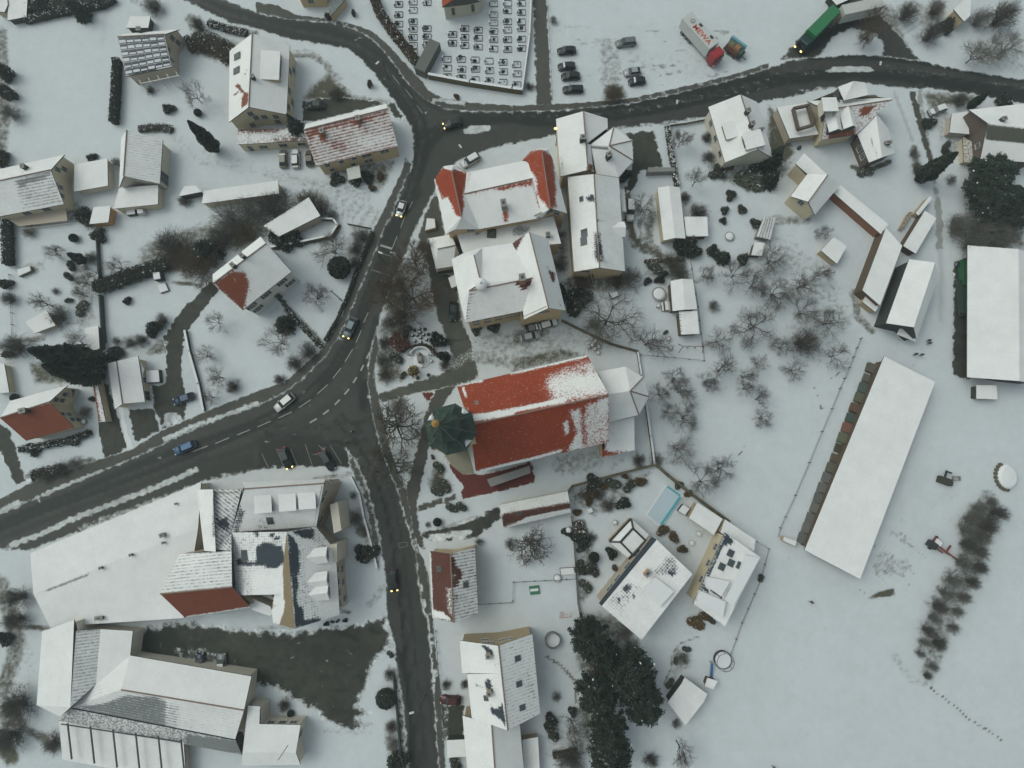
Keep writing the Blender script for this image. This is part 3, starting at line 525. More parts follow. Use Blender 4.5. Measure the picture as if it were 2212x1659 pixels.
sheet('yard', T(2, 0, 960,1140, 1230,1130, 1310,1450, 1110,1480, 1060,1640, 960,1680, 1040,1400, 1030,1210), .012, YARDM, 'dark grassy yard beside the polygon roofed house', edge=.7, jit=.3)
sheet('yard', T(1, 0, 400,1060, 400,880, 560,850, 760,830, 850,850, 1160,880, 1200,890, 1290,1040, 1180,1010, 1130,890, 600,1030), .012, YARDM, 'dark yard behind the red brown house', edge=.6, jit=.3, sa=[(l, T(1,0,420,850,700,800), .4, 9)])
sheet('path', T(1, 1, 200,910, 260,930, 300,1010, 440,1180, 590,1330, 560,1370, 400,1190, 250,1020, 190,940), .02, PAVEM, 'garden path to the shuttered house', edge=.3)
sheet('path', T(1, 2, 1395,1050, 1580,990, 1730,950, 1740,1000, 1600,1040, 1400,1110), .02, COBBLE, 'plank ramp by the churchyard', edge=.2)
sheet('path', T(1, 2, 1420,1290, 2100,1060, 2120,1160, 1900,1330, 1540,1370, 1440,1330), .02, YARDM, 'ramp down to the brown roofed house', edge=.5, sa=[(l, T(1,2,1520,1330,1840,1280), .9, 7), (p, T(1, 2, 1400,1200, 2050,1110, 1700,1240, 1430,1280), .95, 5)])
sheet('path', T(1, 3, 1570,1100, 1800,1120, 1800,1400, 1600,1420), .02, YARDM, 'trodden yard beside the red car', edge=.5, sa=[(l, T(1,3,1640,1140,1640,1400), .4, 8)])
sheet('path', T(0, 2, 1060,210, 1130,500) + T(0, 2, 1150,560, 1100,560, 1030,210), .05, SNOWM, 'snowy strip beside the forecourt', edge=0)
sheet('track', T(3, 0, 1280,780, 1330,780, 1420,1350, 1480,1659) + T(3, 1, 1500,100, 1520,500, 1450,500, 1430,0), .010, mixmat('farm_track', (.27, .28, .26), (.5, .52, .53), None, ns=1, var=.12), 'snowy farm track', edge=.6)
sheet('lane', T(3, 0, 1210,790, 1270,790, 1330,1000, 1440,1400, 1390,1420, 1300,1130), .013, PAVEM, 'narrow lane running down from the right-hand road', edge=.5, amt=.6)
# ---- painted markings
MARK = plain('road_paint', (.30, .30, .27), .7, var=.3, ns=3)
def marking(a, b, wd, label=None, z=.0245):
    A = P(*a, 0); B = P(*b, 0); d = (B - A); n = Vector((-d.y, d.x, 0)).normalized() * wd / 2; m = MB()
    m.add([A - n + Vector((0, 0, z)), B - n + Vector((0, 0, z)), B + n + Vector((0, 0, z)), A + n + Vector((0, 0, z))], [(0, 1, 2, 3)]); return m
def paint(label, segs, wd, z=.0245):
    m = MB()
    for a, b in segs:
        q = marking(a, b, wd, z=z); m.add(q.v, q.f)
    o = m.build('road_marking', MARK); o['kind'] = 'structure'; o['label'] = label
def S(c, r, *v): return [(t1(c, r, v[i], v[i + 1]), t1(c, r, v[i + 2], v[i + 3])) for i in range(0, len(v), 4)]
paint('white dashed centre line of the main road', S(0, 2, 1665,585,1795,535, 1860,515,1980,465, 2050,440,2160,395) + S(1, 2, 15,370,130,320, 195,295,310,240, 370,205,475,135, 530,85,620,5) + S(1, 1, 665,1610,735,1520, 770,1465,835,1360, 865,1300,910,1195, 930,1130,970,1040), .16)
paint('short thick dashes along the mouth of the junction', S(1, 2, 465,335,525,300, 580,262,630,225, 680,180,725,135, 765,90,805,42) + S(1, 1, 840,1650,870,1600, 905,1545,930,1495, 955,1440,985,1380), .34)
paint('white stop line and lane line', S(1, 1, 1075,460,1175,490), .45); paint('lane line before the crossing', S(1, 1, 1175,490,1220,380, 1250,310,1290,200, 1320,150,1355,80), .14)
def dotted(c, r, x0, y0, x1, y1, n): return sum([S(c, r, x0 + (x1 - x0) * (i + .2) / n, y0 + (y1 - y0) * (i + .2) / n, x0 + (x1 - x0) * (i + .75) / n, y0 + (y1 - y0) * (i + .75) / n) for i in range(n)], [])
paint('dotted edges of the pedestrian crossing', dotted(1, 1, 990,670, 1160,722, 8) + dotted(1, 1, 1050,520, 1180,560, 6) + dotted(1, 1, 1075,765, 1150,785, 3), .16)
paint('parking bay lines', S(1, 2, 50,600,120,750, 175,560,255,745, 300,560,370,735, 425,520,490,715, 370,735,490,715, 640,530,740,690, 540,530,600,580), .07)
paint('thin white centre line above the junction', S(1, 0, 1180,650,1240,730, 1290,770,1350,850, 1390,910,1440,980), .12)
def manhole(x, y, label, r=.42):
    q = P(x, y, 0); m = MB(); m.lathe([(r, 0), (r, .02), (r - .08, .022)], 16, (q.x, q.y, .019)); o = m.build('manhole_cover', METAL); tag(o, label, 'manhole cover')
manhole(*t1(1, 2, 765, 40), 'round manhole cover in the main road north of the parking bays'); manhole(*t1(1, 2, 1250, 1190), 'round manhole cover in the south road beside the manor'); manhole(*t1(1, 3, 1465, 1340), 'round manhole cover near the bottom of the south road'); manhole(*t1(1, 1, 1275, 385), 'small manhole cover near the stop line', .3)
paint('rectangular asphalt patch outline in the south road', S(1, 2, 1230,1375,1300,1365, 1300,1365,1312,1400, 1312,1400,1240,1415, 1240,1415,1230,1375), .05)
# ================================================================ buildings
def q4(s): return s
# --- top left: house covered with solar collectors
b = Bld('house', 'beige house with the grid of snow-striped solar collectors on its roof, top left', 'house', dict(a=(272,165,5.5), b=(371,144,5.5), c=(355,74,9.5), d=(254,80,9.5), e=(388,63,5.8), f=(268,73,5.8)))
b.roof(['abcd', 'efdc'], 'slate', .08, bare=[(p, [(254,80),(355,75),(357,88),(256,94)], .6, 4), (p, [(256,90),(357,80),(371,140),(272,160)], .2, 3), (p, [(268,150),(340,142),(342,165),(272,166)], .75, 4)], ridge=['dc'])
b.walls('a b c e f d', 'beige'); b.win('b', 'c', [(.35, 4.2), (.7, 6.0)], .9, 1.5); b.win('c', 'e', [(.4, 5.8), (.5, 3.0)], .9, 1.5)
SOL = plain('solar_panel', (.02, .03, .045), .3)
for r_ in range(6):
    for c_ in range(6):
        u0 = (c_ + .08) / 6.1; v0 = (r_ + .1) / 6.3; A, B_, C, D = [b.W[k] for k in 'dcba']
        def pt(u, v): return A.lerp(B_, u).lerp(D.lerp(C, u), v) + Vector((0, 0, .1))
        m = MB(); k = [pt(u0, v0 + .02), pt(u0 + .152, v0 + .02), pt(u0 + .152, v0 + .15), pt(u0, v0 + .15)]
        z = Vector((0, 0, .09)); m.add([x - z for x in k] + k, [(0, 1, 2, 3), (7, 6, 5, 4), (0, 4, 5, 1), (1, 5, 6, 2), (2, 6, 7, 3), (3, 7, 4, 0)][0:6])
        o = m.build('solar_panel', SOL, b.root)
        s_ = .35 + R.random() * .3; k2 = [pt(u0 + .008, v0 + .15 - .13 * s_), pt(u0 + .145, v0 + .15 - .13 * s_), pt(u0 + .145, v0 + .146), pt(u0 + .008, v0 + .146)]
        m = MB(); zz = Vector((0, 0, .05)); m.add([x + zz * .1 for x in k2] + [x + zz for x in k2], [(4, 5, 6, 7), (0, 4, 5, 1), (1, 5, 6, 2), (2, 6, 7, 3), (3, 7, 4, 0)]); attach_sub(m.build('snow_layer', SNOWM), o)
m = MB(); q = P(352, 158, 0)
for k in range(5): a_ = P(300 + k * 20, 172 - k * 4.2, 3.3); b__ = P(306 + k * 20, 182 - k * 4.2, 3.0); m.tube(a_, b__, .12, n=4); m.tube(b__, Vector((b__.x, b__.y, 0)), .09, n=4)
m.tube(P(303, 181, 3.0), P(388, 163, 3.0), .12, n=4); m.prism([P(300,168,0), P(385,150,0), P(389,160,0), P(303,180,0)], 1.0, 1.15); m.build('balcony', WHITEP, b.root)
b.chim(1, 306, 70, .8, .8, 1.2, 'dark')
b = box_house('garage', 'small flat-roofed garage behind the solar house', 'garage', [(272,60),(320,60),(325,35),(282,35)], 2.8, 'dark')
# --- large pale house
b = Bld('house', 'tall pale house with a long snowy saddle roof and wide flat dormer', 'house', dict(a=(494,264,6.2), b=(496,110,6.2), c=(545,72,10.5), d=(537.5,231,10.5), e=(626,97,6.2), f=(619,247,6.2)))
b.roof(['abcd', 'efdc'], 'rust', 0, bare=[(p, T(0, 0, 2085,860, 2110,790, 2150,800, 2140,900, 2080,940), .9, 2), (p, T(0, 0, 2030,740, 2060,720, 2110,790, 2090,810), .95, 1.5), (l, T(0,0,2025,820,2060,795), .8, 1.5), (l, T(0,0,2115,640,2140,590), .6, 1.2)], ridge=['cd'])
b.walls('a d f e c b', 'cream'); b.sky(0, [(512.5,121.5),(511,152.5)], 1.3, 1.7); b.win('a', 'd', [(.82, 6.6), (.9, 4.3), (.6, 1.6)], 1.0, 1.3); b.win('d', 'f', [(.2, 4.3), (.6, 4.3), (.55, 1.6)], 1.2, 1.4); b.chim(1, 549, 171, .7, .7, 1.1, 'dark')
b.win('f', 'e', [(.15, 4), (.4, 4), (.7, 4), (.3, 1.5), (.8, 1.5)], 1.2, 1.3)
b.dormer(1, 608, 151, 6.5, 4.5, 1.5, 'tan', False, 0); m = MB(); m.prism([P(627,107,0), P(634,112,0), P(632,245,0), P(624,238,0)], 2.6, 2.75); m.build('balcony', WHITEP, b.root)
b = Bld('annex', 'low cream annex with a half-bare roof joined below the tall pale house', 'annex', dict(a=(513,312,3.6), b=(513,280,3.9), c=(660,276,3.9), d=(664,303,3.6)))
b.roof(['adcb'], 'brown', .3, bare=[(p, [(513,276),(620,276),(600,285),(560,286),(513,286)], .9, 4), (p, [(590,296),(665,290),(665,306),(590,312)], .6, 5)]); b.walls('abcd', 'cream', .2); b.win('a', 'd', [(.32, 1.6), (.62, 1.8), (.9, 1.8)], 1.8, 1.1)
b.win('a','d',[(.12,1.2)],1.0,1.9)
# --- red brown roofed house
b = Bld('house', 'yellow house with a long red-brown tiled roof dusted with snow, at the junction', 'house', dict(a=(683,774-414.75,5.4), b=(859.5,316,5.4), c=(837,235,9.4), d=(655.5,280.5,9.4), e=(835,223.5,7.0), f=(660,268,7.0)))
b.roof(['abcd', 'efdc'], 'rust_courses', .44, bare=[(p, [(655,280),(838,236),(838,248),(800,262),(700,285),(672,300),(690,355),(683,360)], .8, 9), (p, [(686,282),(700,276),(708,305),(692,308)], .85, 3), (p, [(755,255),(790,250),(780,275),(762,272)], .8, 4), (p, T(1,0,640,1220,780,1200,790,1300,660,1320), .62, 5), (p,[(665,262),(835,218),(838,235),(655,279)],-1,1.5), (p, T(1,0,850,1200,1150,1150,1190,1230,900,1290), -.35, 8)], ridge=['dc'])
b.walls('a b c e f d', 'yellow'); b.win('a', 'b', [(.1,4.2),(.28,4.2),(.45,4.4),(.58,4.3),(.64,4.3),(.82,4.3),(.87,4.3)], .9, 1.1); b.win('a', 'b', [(.12,1.6),(.4,1.6),(.58,1.6),(.63,1.6)], .9, 1.1)
b.win('a','d',[(.5,3.5)],1,1.2); b.chim(0, 699, 290, .8, 1.1, 1.5, 'brick'); b.chim(0, 776, 263, .8, 1.0, 1.5, 'brick')
m = MB(); A_ = P(763, 380, 0); m.prism([P(748,365,2.6), P(776,357,2.6), P(780,383,2.6), P(753,389,2.6)], 2.5, 2.65); 
for k in ((750,366),(775,359),(779,381),(754,387)): q = P(*k, 2.5); m.tube((q.x, q.y, 0), q, .07, n=5)
m.build('porch_roof', WHITEP, b.root)
# --- barn with corrugated roof, lean-to
b = Bld('barn', 'pale barn with a ribbed steep roof beside the snowy meadow', 'barn', dict(a=(345,397,5), b=(351.5,302,5), c=(274,281,8.6), d=(267,380,8.6), e=(262,297,5.5), f=(257,406,5.5)))
b.roof(['abcd', 'efdc'], 'grey_lines', .2, ridge=['cd']); b.walls('a b c e f d', 'pale'); b.win('a', 'b', [(.2, 2.5)], 2.4, 3.2)
b = box_house('lean_to', 'snow-covered lean-to below the ribbed barn', 'shed', [(245,451),(341,441),(342,399),(257,406)], 3.4, 'cream')
box_house('garage', 'flat snowy garage between the meadow and the stepped house', 'garage', [(160,414),(233,401),(232,342),(160,355)], 3.4, 'pale')
# --- house at left edge
b = Bld('house', 'cream gabled house at the left edge with a partly striped snow roof and balcony', 'house', dict(a=(-14,470,5.6), b=(138,441,5.6), c=(109,367,10), d=(-14,393,10), e=(139,334,5.6), f=(-14,368,5.6)))
b.roof(['abcd', 'efdc'], 'grey_courses', .0, bare=[(p, [(27,388),(110,368),(138,440),(50,455)], .36, 5), (p, [(30,390),(108,370),(112,380),(60,398),(45,410)], .8, 5), (p, T(0,1,210,0,290,0,280,40,220,50), .6, 6)], ridge=['dc'])
b.walls('a b c e f d', 'cream'); b.win('b', 'c', [(.3, 5.6), (.62, 5.6),(.62, 7.4)], .9, 1.3); b.win('c', 'e', [(.3, 6.6), (.5, 4.2)], .9, 1.3); b.win('a', 'b', [(.4, 4), (.7, 4)], 1.6, 1.6)
m = MB(); m.prism([P(14,470,0), P(150,438,0), P(156,482,0), P(52,494,0)], 1.2, 1.4); m.tube(P(52,494,2.2), P(156,482,2.2), .06, n=4); m.build('terrace', wallm('beige'), b.root)
for k in ((28,470),(75,462)): b.dormer  # terrace stays plain
b.chim(1, 58, 364, .7, .9, 1.2, 'dark')
box_house('garage', 'little orange-walled garage with a flat snowy roof', 'garage', [(193,484),(234,480),(239,445),(202,447)], 3.2, 'orange')
box_house('shed', 'long low shed with a plain white roof behind the bushes', 'shed', [(436,440),(603,418),(600,390),(440,412)], 2.8, 'cream')
b = box_house('garage', 'double garage with a dark open front beside the long shed', 'garage', [(386,424),(436,414),(422,400),(398,402)], 2.8, 'dark')
b = Bld('shed', 'garden barn with a white pitched roof edged by ivy', 'shed', dict(a=(602,511,3.2), b=(692,466,3.2), c=(667,426,3.6), d=(569,488,3.6)))
b.roof(['abcd'], 'brown', .04, bare=[(l, [(575,492),(600,512)], .5, 3), (l, [(572,484),(660,430)], .45, 2)]); b.walls('abcd', 'beige', .3)
# --- shuttered house
b = Bld('house', 'white house with green shutters and a red-cornered saddle roof', 'house', dict(a=(524,670,7.4), b=(629,587,7.4), c=(575,526,11.4), d=(460,613,11.4), e=(563,511,8.6), f=(459,593,8.6)))
b.roof(['abcd', 'efdc'], 'rust', .0, bare=[(p, [(460,613),(500,586),(528,588),(540,612),(532,640),(530,662),(524,671)], 1.0, 9), (p, [(500,580),(545,600),(540,640)], .45, 12), (p,[(506,604),(512,604),(510,609)],-1,2)], ridge=['dc'])
b.walls('a b c e f d', 'white'); b.win('a', 'b', [(.1,5.4),(.42,5.4),(.78,5.4)], 1.0, 1.3, 'shutter'); b.win('a', 'b', [(.12,2.6),(.86,2.6)], 1.0, 1.3, 'shutter')
m = MB(); A_ = b.in_['a'].lerp(b.in_['b'], .52); m.box((A_.x + .25, A_.y - .15, 1.15), (1.1, .3, 2.2), math.radians(38)); m.build('door', SHUT, b.root)
b.chim(0, 508, 576, .7, .8, 1.3, 'dark'); b.chim(0, 528, 556, .7, .8, 1.3, 'dark')
# --- gardens on the left
box_house('shed', 'pale garden shed with lichen-stained snow beside the vegetable plot', 'shed', [(75,720),(120,703),(100,670),(54,696)], 2.4, 'beige', 'tan', .1)
box_house('shed', 'flat dark-sided shed under the leafless tree', 'shed', [(194,760),(215,753),(212,703),(181,710)], 2.7, 'dark')
b = Bld('house', 'narrow garage house with a white ridge roof beside the winding driveway', 'house', dict(a=(248,884,3.6), b=(232,785,3.6), c=(252,780,4.6), d=(265,872,4.6), e=(298,769,3.6), f=(313,868,3.6)))
b.roof(['abcd', 'efdc'], 'grey', .02, ridge=['cd']); b.walls('a d f e c b', 'cream'); b.win('f', 'e', [(.12, 1.6)], 2.0, 1.6); b.win('f', 'e', [(.5, 1.8)], 1.1, 1.1)
m = MB(); m.prism([P(310,772,0), P(326,800,0), P(322,820,0), P(308,800,0)], 2.2, 2.4); m.build('porch_roof', SNOWM, b.root)
b = Bld('house', 'cream gabled house with a bare rust-brown roof slope by the main road', 'house', dict(a=(56,952,5.2), b=(160,923,5.2), c=(106,868,9.6), d=(0,903,9.6), e=(146,832,5.2), f=(22,866,5.6)))
b.roof(['abcd', 'efdc'], 'rust', .0, bare=[(p, [(-4,902),(107,868),(164,925),(54,956)], 1.0, 2), (l, [(58,955),(158,926)], -.6, 2)], ridge=['dc'])
b.walls('a b c e f d', 'cream'); b.win('b', 'c', [(.32,3.4),(.32,1.2),(.55,3.6),(.55,6)], .8, 1.1); b.win('c', 'e', [(.25,6.8),(.25,4.6),(.6,4.6),(.6,2.2),(.85,2.2)], .8, 1.1)
b.chim(0, 58, 888, 1.2, .9, 1.2, 'dark')
m = MB(); m.prism([P(150,835,0), P(172,842,0), P(176,862,0), P(154,858,0)], 2.4, 2.55); m.build('balcony', wallm('beige'), b.root)
b = Bld('garage', 'long narrow carport with a cream wall and red-brown edge by the dark driveway', 'garage', dict(a=(214,912,2.6), b=(200,830,2.6), c=(190,790,2.6), d=(200,788,2.6), e=(211,829,2.6), f=(228,910,2.6)))
b.roof(['abef', 'bcde'], 'rust', .3, bare=[(l, [(201,832),(216,910)], .95, 3)]); b.walls('a b c d e f', 'cream', .1)
box_house('shed', 'cream shed cut by the left edge of the picture', 'shed', [(-16,850),(20,848),(9,786),(-16,782)], 2.6, 'cream')
# --- manor group
b = Bld('hall', 'huge flat snow-covered hall roof beside the manor', 'hall', dict(a=(65,1195,5), b=(434,1042,5), c=(428,1140,6.2), d=(72,1283,6.2), e=(108,1354,5), f=(397,1335,5)))
b.roof(['abcd', 'efcd'], 'gravel', .015, bare=[(l, T(0, 2, 690,1659, 1050,1520), .6, 1.3), (l, T(0, 3, 390,130, 760,-10), .85, 1.8)], step=.9); b.walls('a b c f e d', 'pale', .3)
b.chim(0, 355, 1155, .7, .7, .9, 'grey'); b.chim(0, 286, 1198, .4, .4, .6, 'dark'); b.chim(0, 221, 1226, .4, .4, .6, 'dark'); b.chim(0,382,1088,.3,.3,.4,'dark'); b.chim(1, 217, 1334, 1.4, .6, .5, 'dark'); b.chim(0,355,1172,.3,.3,.5,'dark')
b = Bld('manor', 'many-gabled manor with dormers, slate patches and snow-gridded roofs', 'manor', dict(
  a=(425,1058,8), b=(460,1057,10.5), c=(466,1192,10.5), d=(441,1190,8),            # narrow west strip
  e=(346,1283,10.2), f=(399,1334,6), g=(541,1312,6), h=(501,1268,10.2), i=(387,1197,7.5), j=(500,1190,10.2),
  k=(528,1056,13), l=(700,1044,13.2), m=(683,1137,8.2), n=(500,1150,8.2), o=(525,1042,10), q=(702,1034,10.5),
  r=(619,1149,12.5), s=(637,1358,12.5), t=(725,1190,7.5), u=(734,1328,7.5), v=(676,1140,8.6), w=(586,1318,8.2), x=(590,1346,8), y=(503,1240,9), z=(510,1286,7.5), A=(613,1284,10.5), B=(466,1187,9.5), C=(461,1057,9.5), D=(522,1057,10)))
b.roof(['abcd'], 'slate_tiles', 0, bare=[(p, T(0, 2, 1835,960, 1860,960, 1870,1330, 1830,1330), .55, 3)], name='roof')
b.roof(['iBeh' if False else 'e h j i'], 'slate_courses', .26, bare=[(p, [(440,1190),(480,1190),(500,1230),(460,1250)], .3, 8)])
b.roof(['fghe'], 'rust', 1.0, bare=[(l, [(402,1333),(541,1311)], -.8, 1.8), (l, [(430,1306),(520,1290)], -.0, 2)], label='bare red roof slope', ridge=['eh'])
b.roof(['B n D C'], 'slate_lines', .38, bare=[(p, T(0,2,1870,1170,1960,1150,1990,1260,1880,1240), .95, 3), (p, T(0, 2, 1960,1330, 2020,1350, 2040,1480, 1980,1440), .75, 3)])
b.roof(['n B j'], 'slate_tiles', .34, bare=[(p, T(0,2,1900,1280,2040,1300,2050,1500,1960,1450), .45, 8)])
b.roof(['nmlk', 'qokl'], 'slate_tiles', .12, bare=[(p, T(0, 2, 2060,1030, 2120,1100, 2060,1290, 2000,1290), .66, 5), (p, [(553,1110),(600,1120),(590,1150),(553,1152)], .36, 8), (p,[(702,1030),(522,1038),(526,1053),(702,1041)],-1,2)], ridge=['kl'])
b.roof(['z A r n'], 'slate_tiles', .3, bare=[(p, T(1, 2, 0,1400, 90,1370, 230,1400, 245,1540, 180,1590, 0,1570), 1, 3.5), (p, T(0, 2, 2020,1500, 2212,1540, 2212,1570, 2060,1560), .95, 3), (p, [(545,1145),(560,1145),(556,1160)], .8, 2), (l,[(586,1154),(600,1165)],.9,4), (p,[(560,1230),(610,1225),(610,1280),(550,1280)],.0,3), (p, [(548,1232),(612,1225),(612,1282),(548,1282)], -.8, 4)])
b.roof(['x w r s'], 'tan', .96, bare=[(p, T(1, 3, 130,290, 250,200, 240,300, 200,420, 130,400), -1, 3), (p,[(590,1244),(612,1244),(612,1300),(590,1310)],-.9,3)], label='narrow brown roof slope')
b.roof(['utrs'], 'slate_tiles', .30, bare=[(p, T(1, 2, 268,1280, 330,1330, 380,1450, 370,1659, 290,1659), .96, 4), (p, T(1, 3, 300,0, 360,0, 360,250, 400,270, 420,380, 560,360, 560,400, 335,455), .96, 4), (p, T(1,2,440,1480,700,1450,720,1659,440,1659), -.7, 6), (p, T(1,3,440,0,720,0,730,330,560,340), -.75, 8)])
b.roof(['t m r'], 'slate_tiles', .33, bare=[(p, T(1, 2, 300,1270, 500,1240, 500,1340, 400,1330), .9, 4)]); 
b.walls('a b D o q l m v t u s x w z g f e i d', 'beige', .5)
b.win('l', 'm', [(.2,9),(.35,9)], 1, 1.4); b.win('q', 'l', [(.5, 6)], 1, 1.4); b.win('l','m', [(.82,7.6),(.95,7.6),(.82,5.4),(.95,5.4)], 1.1, 1.3); b.win('u','t', [(.1,5.6),(.28,5.6),(.46,5.6),(.66,5.6),(.85,5.6),(.12,2.2),(.4,2.2),(.62,2.2),(.86,2.2)], 1.1, 1.6)
m = MB(); m.prism([P(713,1090,7), P(730,1084,7), P(738,1145,7), P(722,1152,7)], 0, 7.2); m.build('bay_window', wallm('pale'), b.root)
m = MB(); m.prism([P(705,1178,7.6), P(727,1175,7.6), P(727,1215,7.6), P(703,1215,7.6)], 0, 7.4); m.build('bay_window', wallm('pale'), b.root)
m = MB(); m.prism([P(546,1282,4), P(583,1282,4), P(606,1302,4), P(585,1330,4), P(545,1316,4)], 4.0, 4.3); m.build('terrace', SNOWM, b.root)
for xx, yy in ((712,1196),(713,1248),(715,1275)): b.dormer(8 if False else len(b.faces) - 2, xx - 2, yy, 2.6, 5.5, 1.3, 'pale', True, .1, 'slate_tiles')
for xx, yy in ((576,1104),(628,1100),(670,1096)): b.dormer(5, xx, yy, 2.9, 4.6, 1.5, 'grey', False, .02, 'slate')
b.sky(5, [(583.5,1124.5)], 1.1, 1.4); b.sky(7, [(535,1199)], 2.2, 2.0); b.chim(4, 478, 1127, 1.4, 1.2, 1.6, 'dark')
# --- office barn, greenhouse, small house bottom left
b = Bld('barn', 'long angled farm building with a melted grey patch on its snowy roof', 'barn', dict(a=(79,1523,5), b=(91,1364,5), c=(160,1339,8.5), d=(152,1528,8.5), e=(130,1548,6), f=(217,1359,5.6), g=(207,1478,5.6), h=(287,1363,5.2), i=(281,1416,5.2), j=(543,1461,5.2), k=(527,1534,8.2), l=(262,1490,8.2), m=(155,1528,5), n=(508,1597,5), o=(164,1363,8)))
b.roof(['abcd', 'aed'], 'grey', .0); b.roof(['gfod'], 'grey_lines', .34); b.roof(['fhig'], 'grey', 0); b.roof(['jilk', 'i g l'], 'grey', .0)
b.roof(['m n k l', 'm l g'], 'grey_courses', .16, bare=[(p, T(0, 3, 640,1130, 900,1100, 1080,1030, 1350,1040, 1440,1080, 1440,1330, 1000,1230), .8, 6), (p, T(0,3,1440,1100,1560,1120,1540,1350,1430,1330), .42, 10)], ridge=['lk'], side=None)
b.walls('a b c o f h i j k n m e', 'pale', .4)
b = Bld('lean_to', 'dark lean-to roof strip below the long farm building', 'shed', dict(a=(127,1556,3.8), b=(396,1594,3.8), c=(523,1631,3.8), d=(509,1600,4.6), e=(154,1531,4.6)))
b.roof(['a c d e'], 'grey', .5, bare=[(p, T(0,3,1600,1370,2100,1430,2100,1540,1640,1500), 1, 4)]); b.walls('a c d e', 'dark', .2)
b = Bld('greenhouse', 'flat white greenhouse with dark glazing bars at the bottom left', 'greenhouse', dict(a=(135,1641,3.6), b=(402,1690,3.6), c=(396,1595,3.6), d=(127,1557,3.6)))
b.roof(['abcd'], 'grey', 0); b.walls('abcd', 'beige', .3)
for k in range(6):
    x0 = 148 + k * 49; m = MB(); A_ = P(x0 - 2, 1562 + k * 7, 3.68); B_ = P(x0 + 7, 1640 + k * 9, 3.68); m.tube(A_, B_, .16, n=4); m.build('glazing_bar', METAL, b.root)
m = MB(); m.tube(P(132,1564,3.7), P(393,1603,3.7), .12, n=4); m.build('glazing_bar', METAL, b.root)
b = Bld('house', 'small pale house with white roof corners and a flagpole, below the yard', 'house', dict(a=(524,1625,5.4), b=(639,1626,5.4), c=(649,1566,5.2), d=(560,1564,5.2), e=(522,1654,4.4), f=(649,1652,4.4), g=(536,1524,5.4), h=(562,1526,5.2)))
b.roof(['a b c d', 'e f b a', 'a d h g'], 'grey', .01); b.walls('e f b c d h g a', 'pale', .3); b.win('c', 'd', [(.2,3.6),(.5,3.6),(.8,3.6)], 1.3, 1.2); b.win('d','h',[(.4,3.2)],1,1.8); b.win('b','c',[(.5,3)],1.2,1.3)
m = MB(); m.tube(P(601,1642,5.4), P(622,1610,9.5), .07, n=5); m.build('flagpole', METAL, b.root)
# --- red hipped H-shaped hall
b = Bld('town_hall', 'pale building with two red hipped wings and a snowy middle roof', 'town hall', dict(
  a=(938,388,9), b=(963,506,9), c=(997,469,13), d=(975.5,369,13), e=(958,359,10.5), f=(979,356,10.5), g=(983,496,10.5), h=(1035,495,9.6), i=(1008,373,9.6), j=(1003,419,11.6), k=(1150,386,11.6),
  l=(1140,345,9.6), m=(1172,470,9.5), n=(1171,330,13), o=(1189,450,13), p=(1193,341,9), q=(1225,461,9), r=(1166,320,10.5), s=(1184,321,10.5), t=(1158,470,10), u=(1206,447,11), v=(1127,348,9.5), w=(1146,326,9.5)))
hb = [(p, [(935,378),(958,360),(985,366),(1010,375),(1008,390),(1000,425),(1003,440),(998,468),(985,466),(975,440),(966,425),(955,432),(948,420),(944,402)], .95, 5), (p, [(942,400),(955,425),(964,500),(940,440)], -.6, 6), (p, [(1120,350),(1147,325),(1172,322),(1196,340),(1212,400),(1200,425),(1205,448),(1185,452),(1160,420),(1158,385),(1150,375),(1142,365),(1130,350)], .9, 6), (p, [(1195,345),(1230,460),(1205,445),(1200,400)], -.8, 5), (p, [(955,362),(983,354),(976,369)], -.9, 2)]
b.roof(['b a d c', 'a e d', 'g b c', 'e f d'], 'red', 0, bare=hb, ridge=['dc']); b.roof(['f i j d', 'h g c', 'j h c d' if False else 'h c d j'], 'red', .0, bare=hb)
b.roof(['l i j k' if False else 'i l k j'], 'red', .0, bare=[(p, [(1008,373),(1020,371),(1016,390),(1004,410)], .4, 4)])
b.roof(['h m k j'], 'red', .04, bare=[(p, [(1000,419),(1150,386),(1160,400),(1120,404),(1090,412),(1060,410),(1020,421)], .85, 5), (p, [(1085,455),(1097,448),(1100,478),(1088,480)], .8, 4), (p,[(1152,400),(1170,420),(1172,460),(1160,440)],.7,5)], ridge=['jk'])
b.roof(['m v n o' if False else 'm k n o', 'l v n k', 'v w n', 'q p n o' if False else 'p q o n', 'p s n', 'm o t', 'q u o', 'u t o', 's r n', 'r w n'], 'red', 0, bare=hb, ridge=['no'])
b.walls('a b g h m t u q p s r w v l i f e', 'yellow', .5); b.win('g', 'h', [(.55, 8.4)], 1.6, 1.0); b.win('t', 'u', [(.75, 9.0)], 1.4, 1.0); b.win('u', 'q', [(.2,7.4),(.2,9.0)], 1.4, .8)
b.chim(6 if False else 8, 1088, 447, 1.0, 1.4, 2.0, 'grey')
b = Bld('annex', 'flat snowy link building between the red wings and the school', 'annex', dict(a=(1000,546,6.5), b=(985,500,6.5), c=(1196,467,6.5), d=(1212,526,6.5)))
b.roof(['adcb'], 'gravel', .02, bare=[(p, T(2, 1, 0,320, 60,290, 160,300, 140,350, 60,390, 0,370), .75, 7), (p, T(1,1,1880,350,1940,340,1930,370,1900,380), .85, 3)]); b.walls('a d c b', 'yellow', .25); b.chim(0, 1183, 510, .8, .8, 1.1, 'dark')
q = P(1062, 505, 6.5); m = MB(); m.lathe([(1.35, 0), (1.35, .3), (.02, .8)], 4, q, rot=.75); m.build('rooflight', plain('rooflight_glass', (.06, .055, .04), .3), b.root)
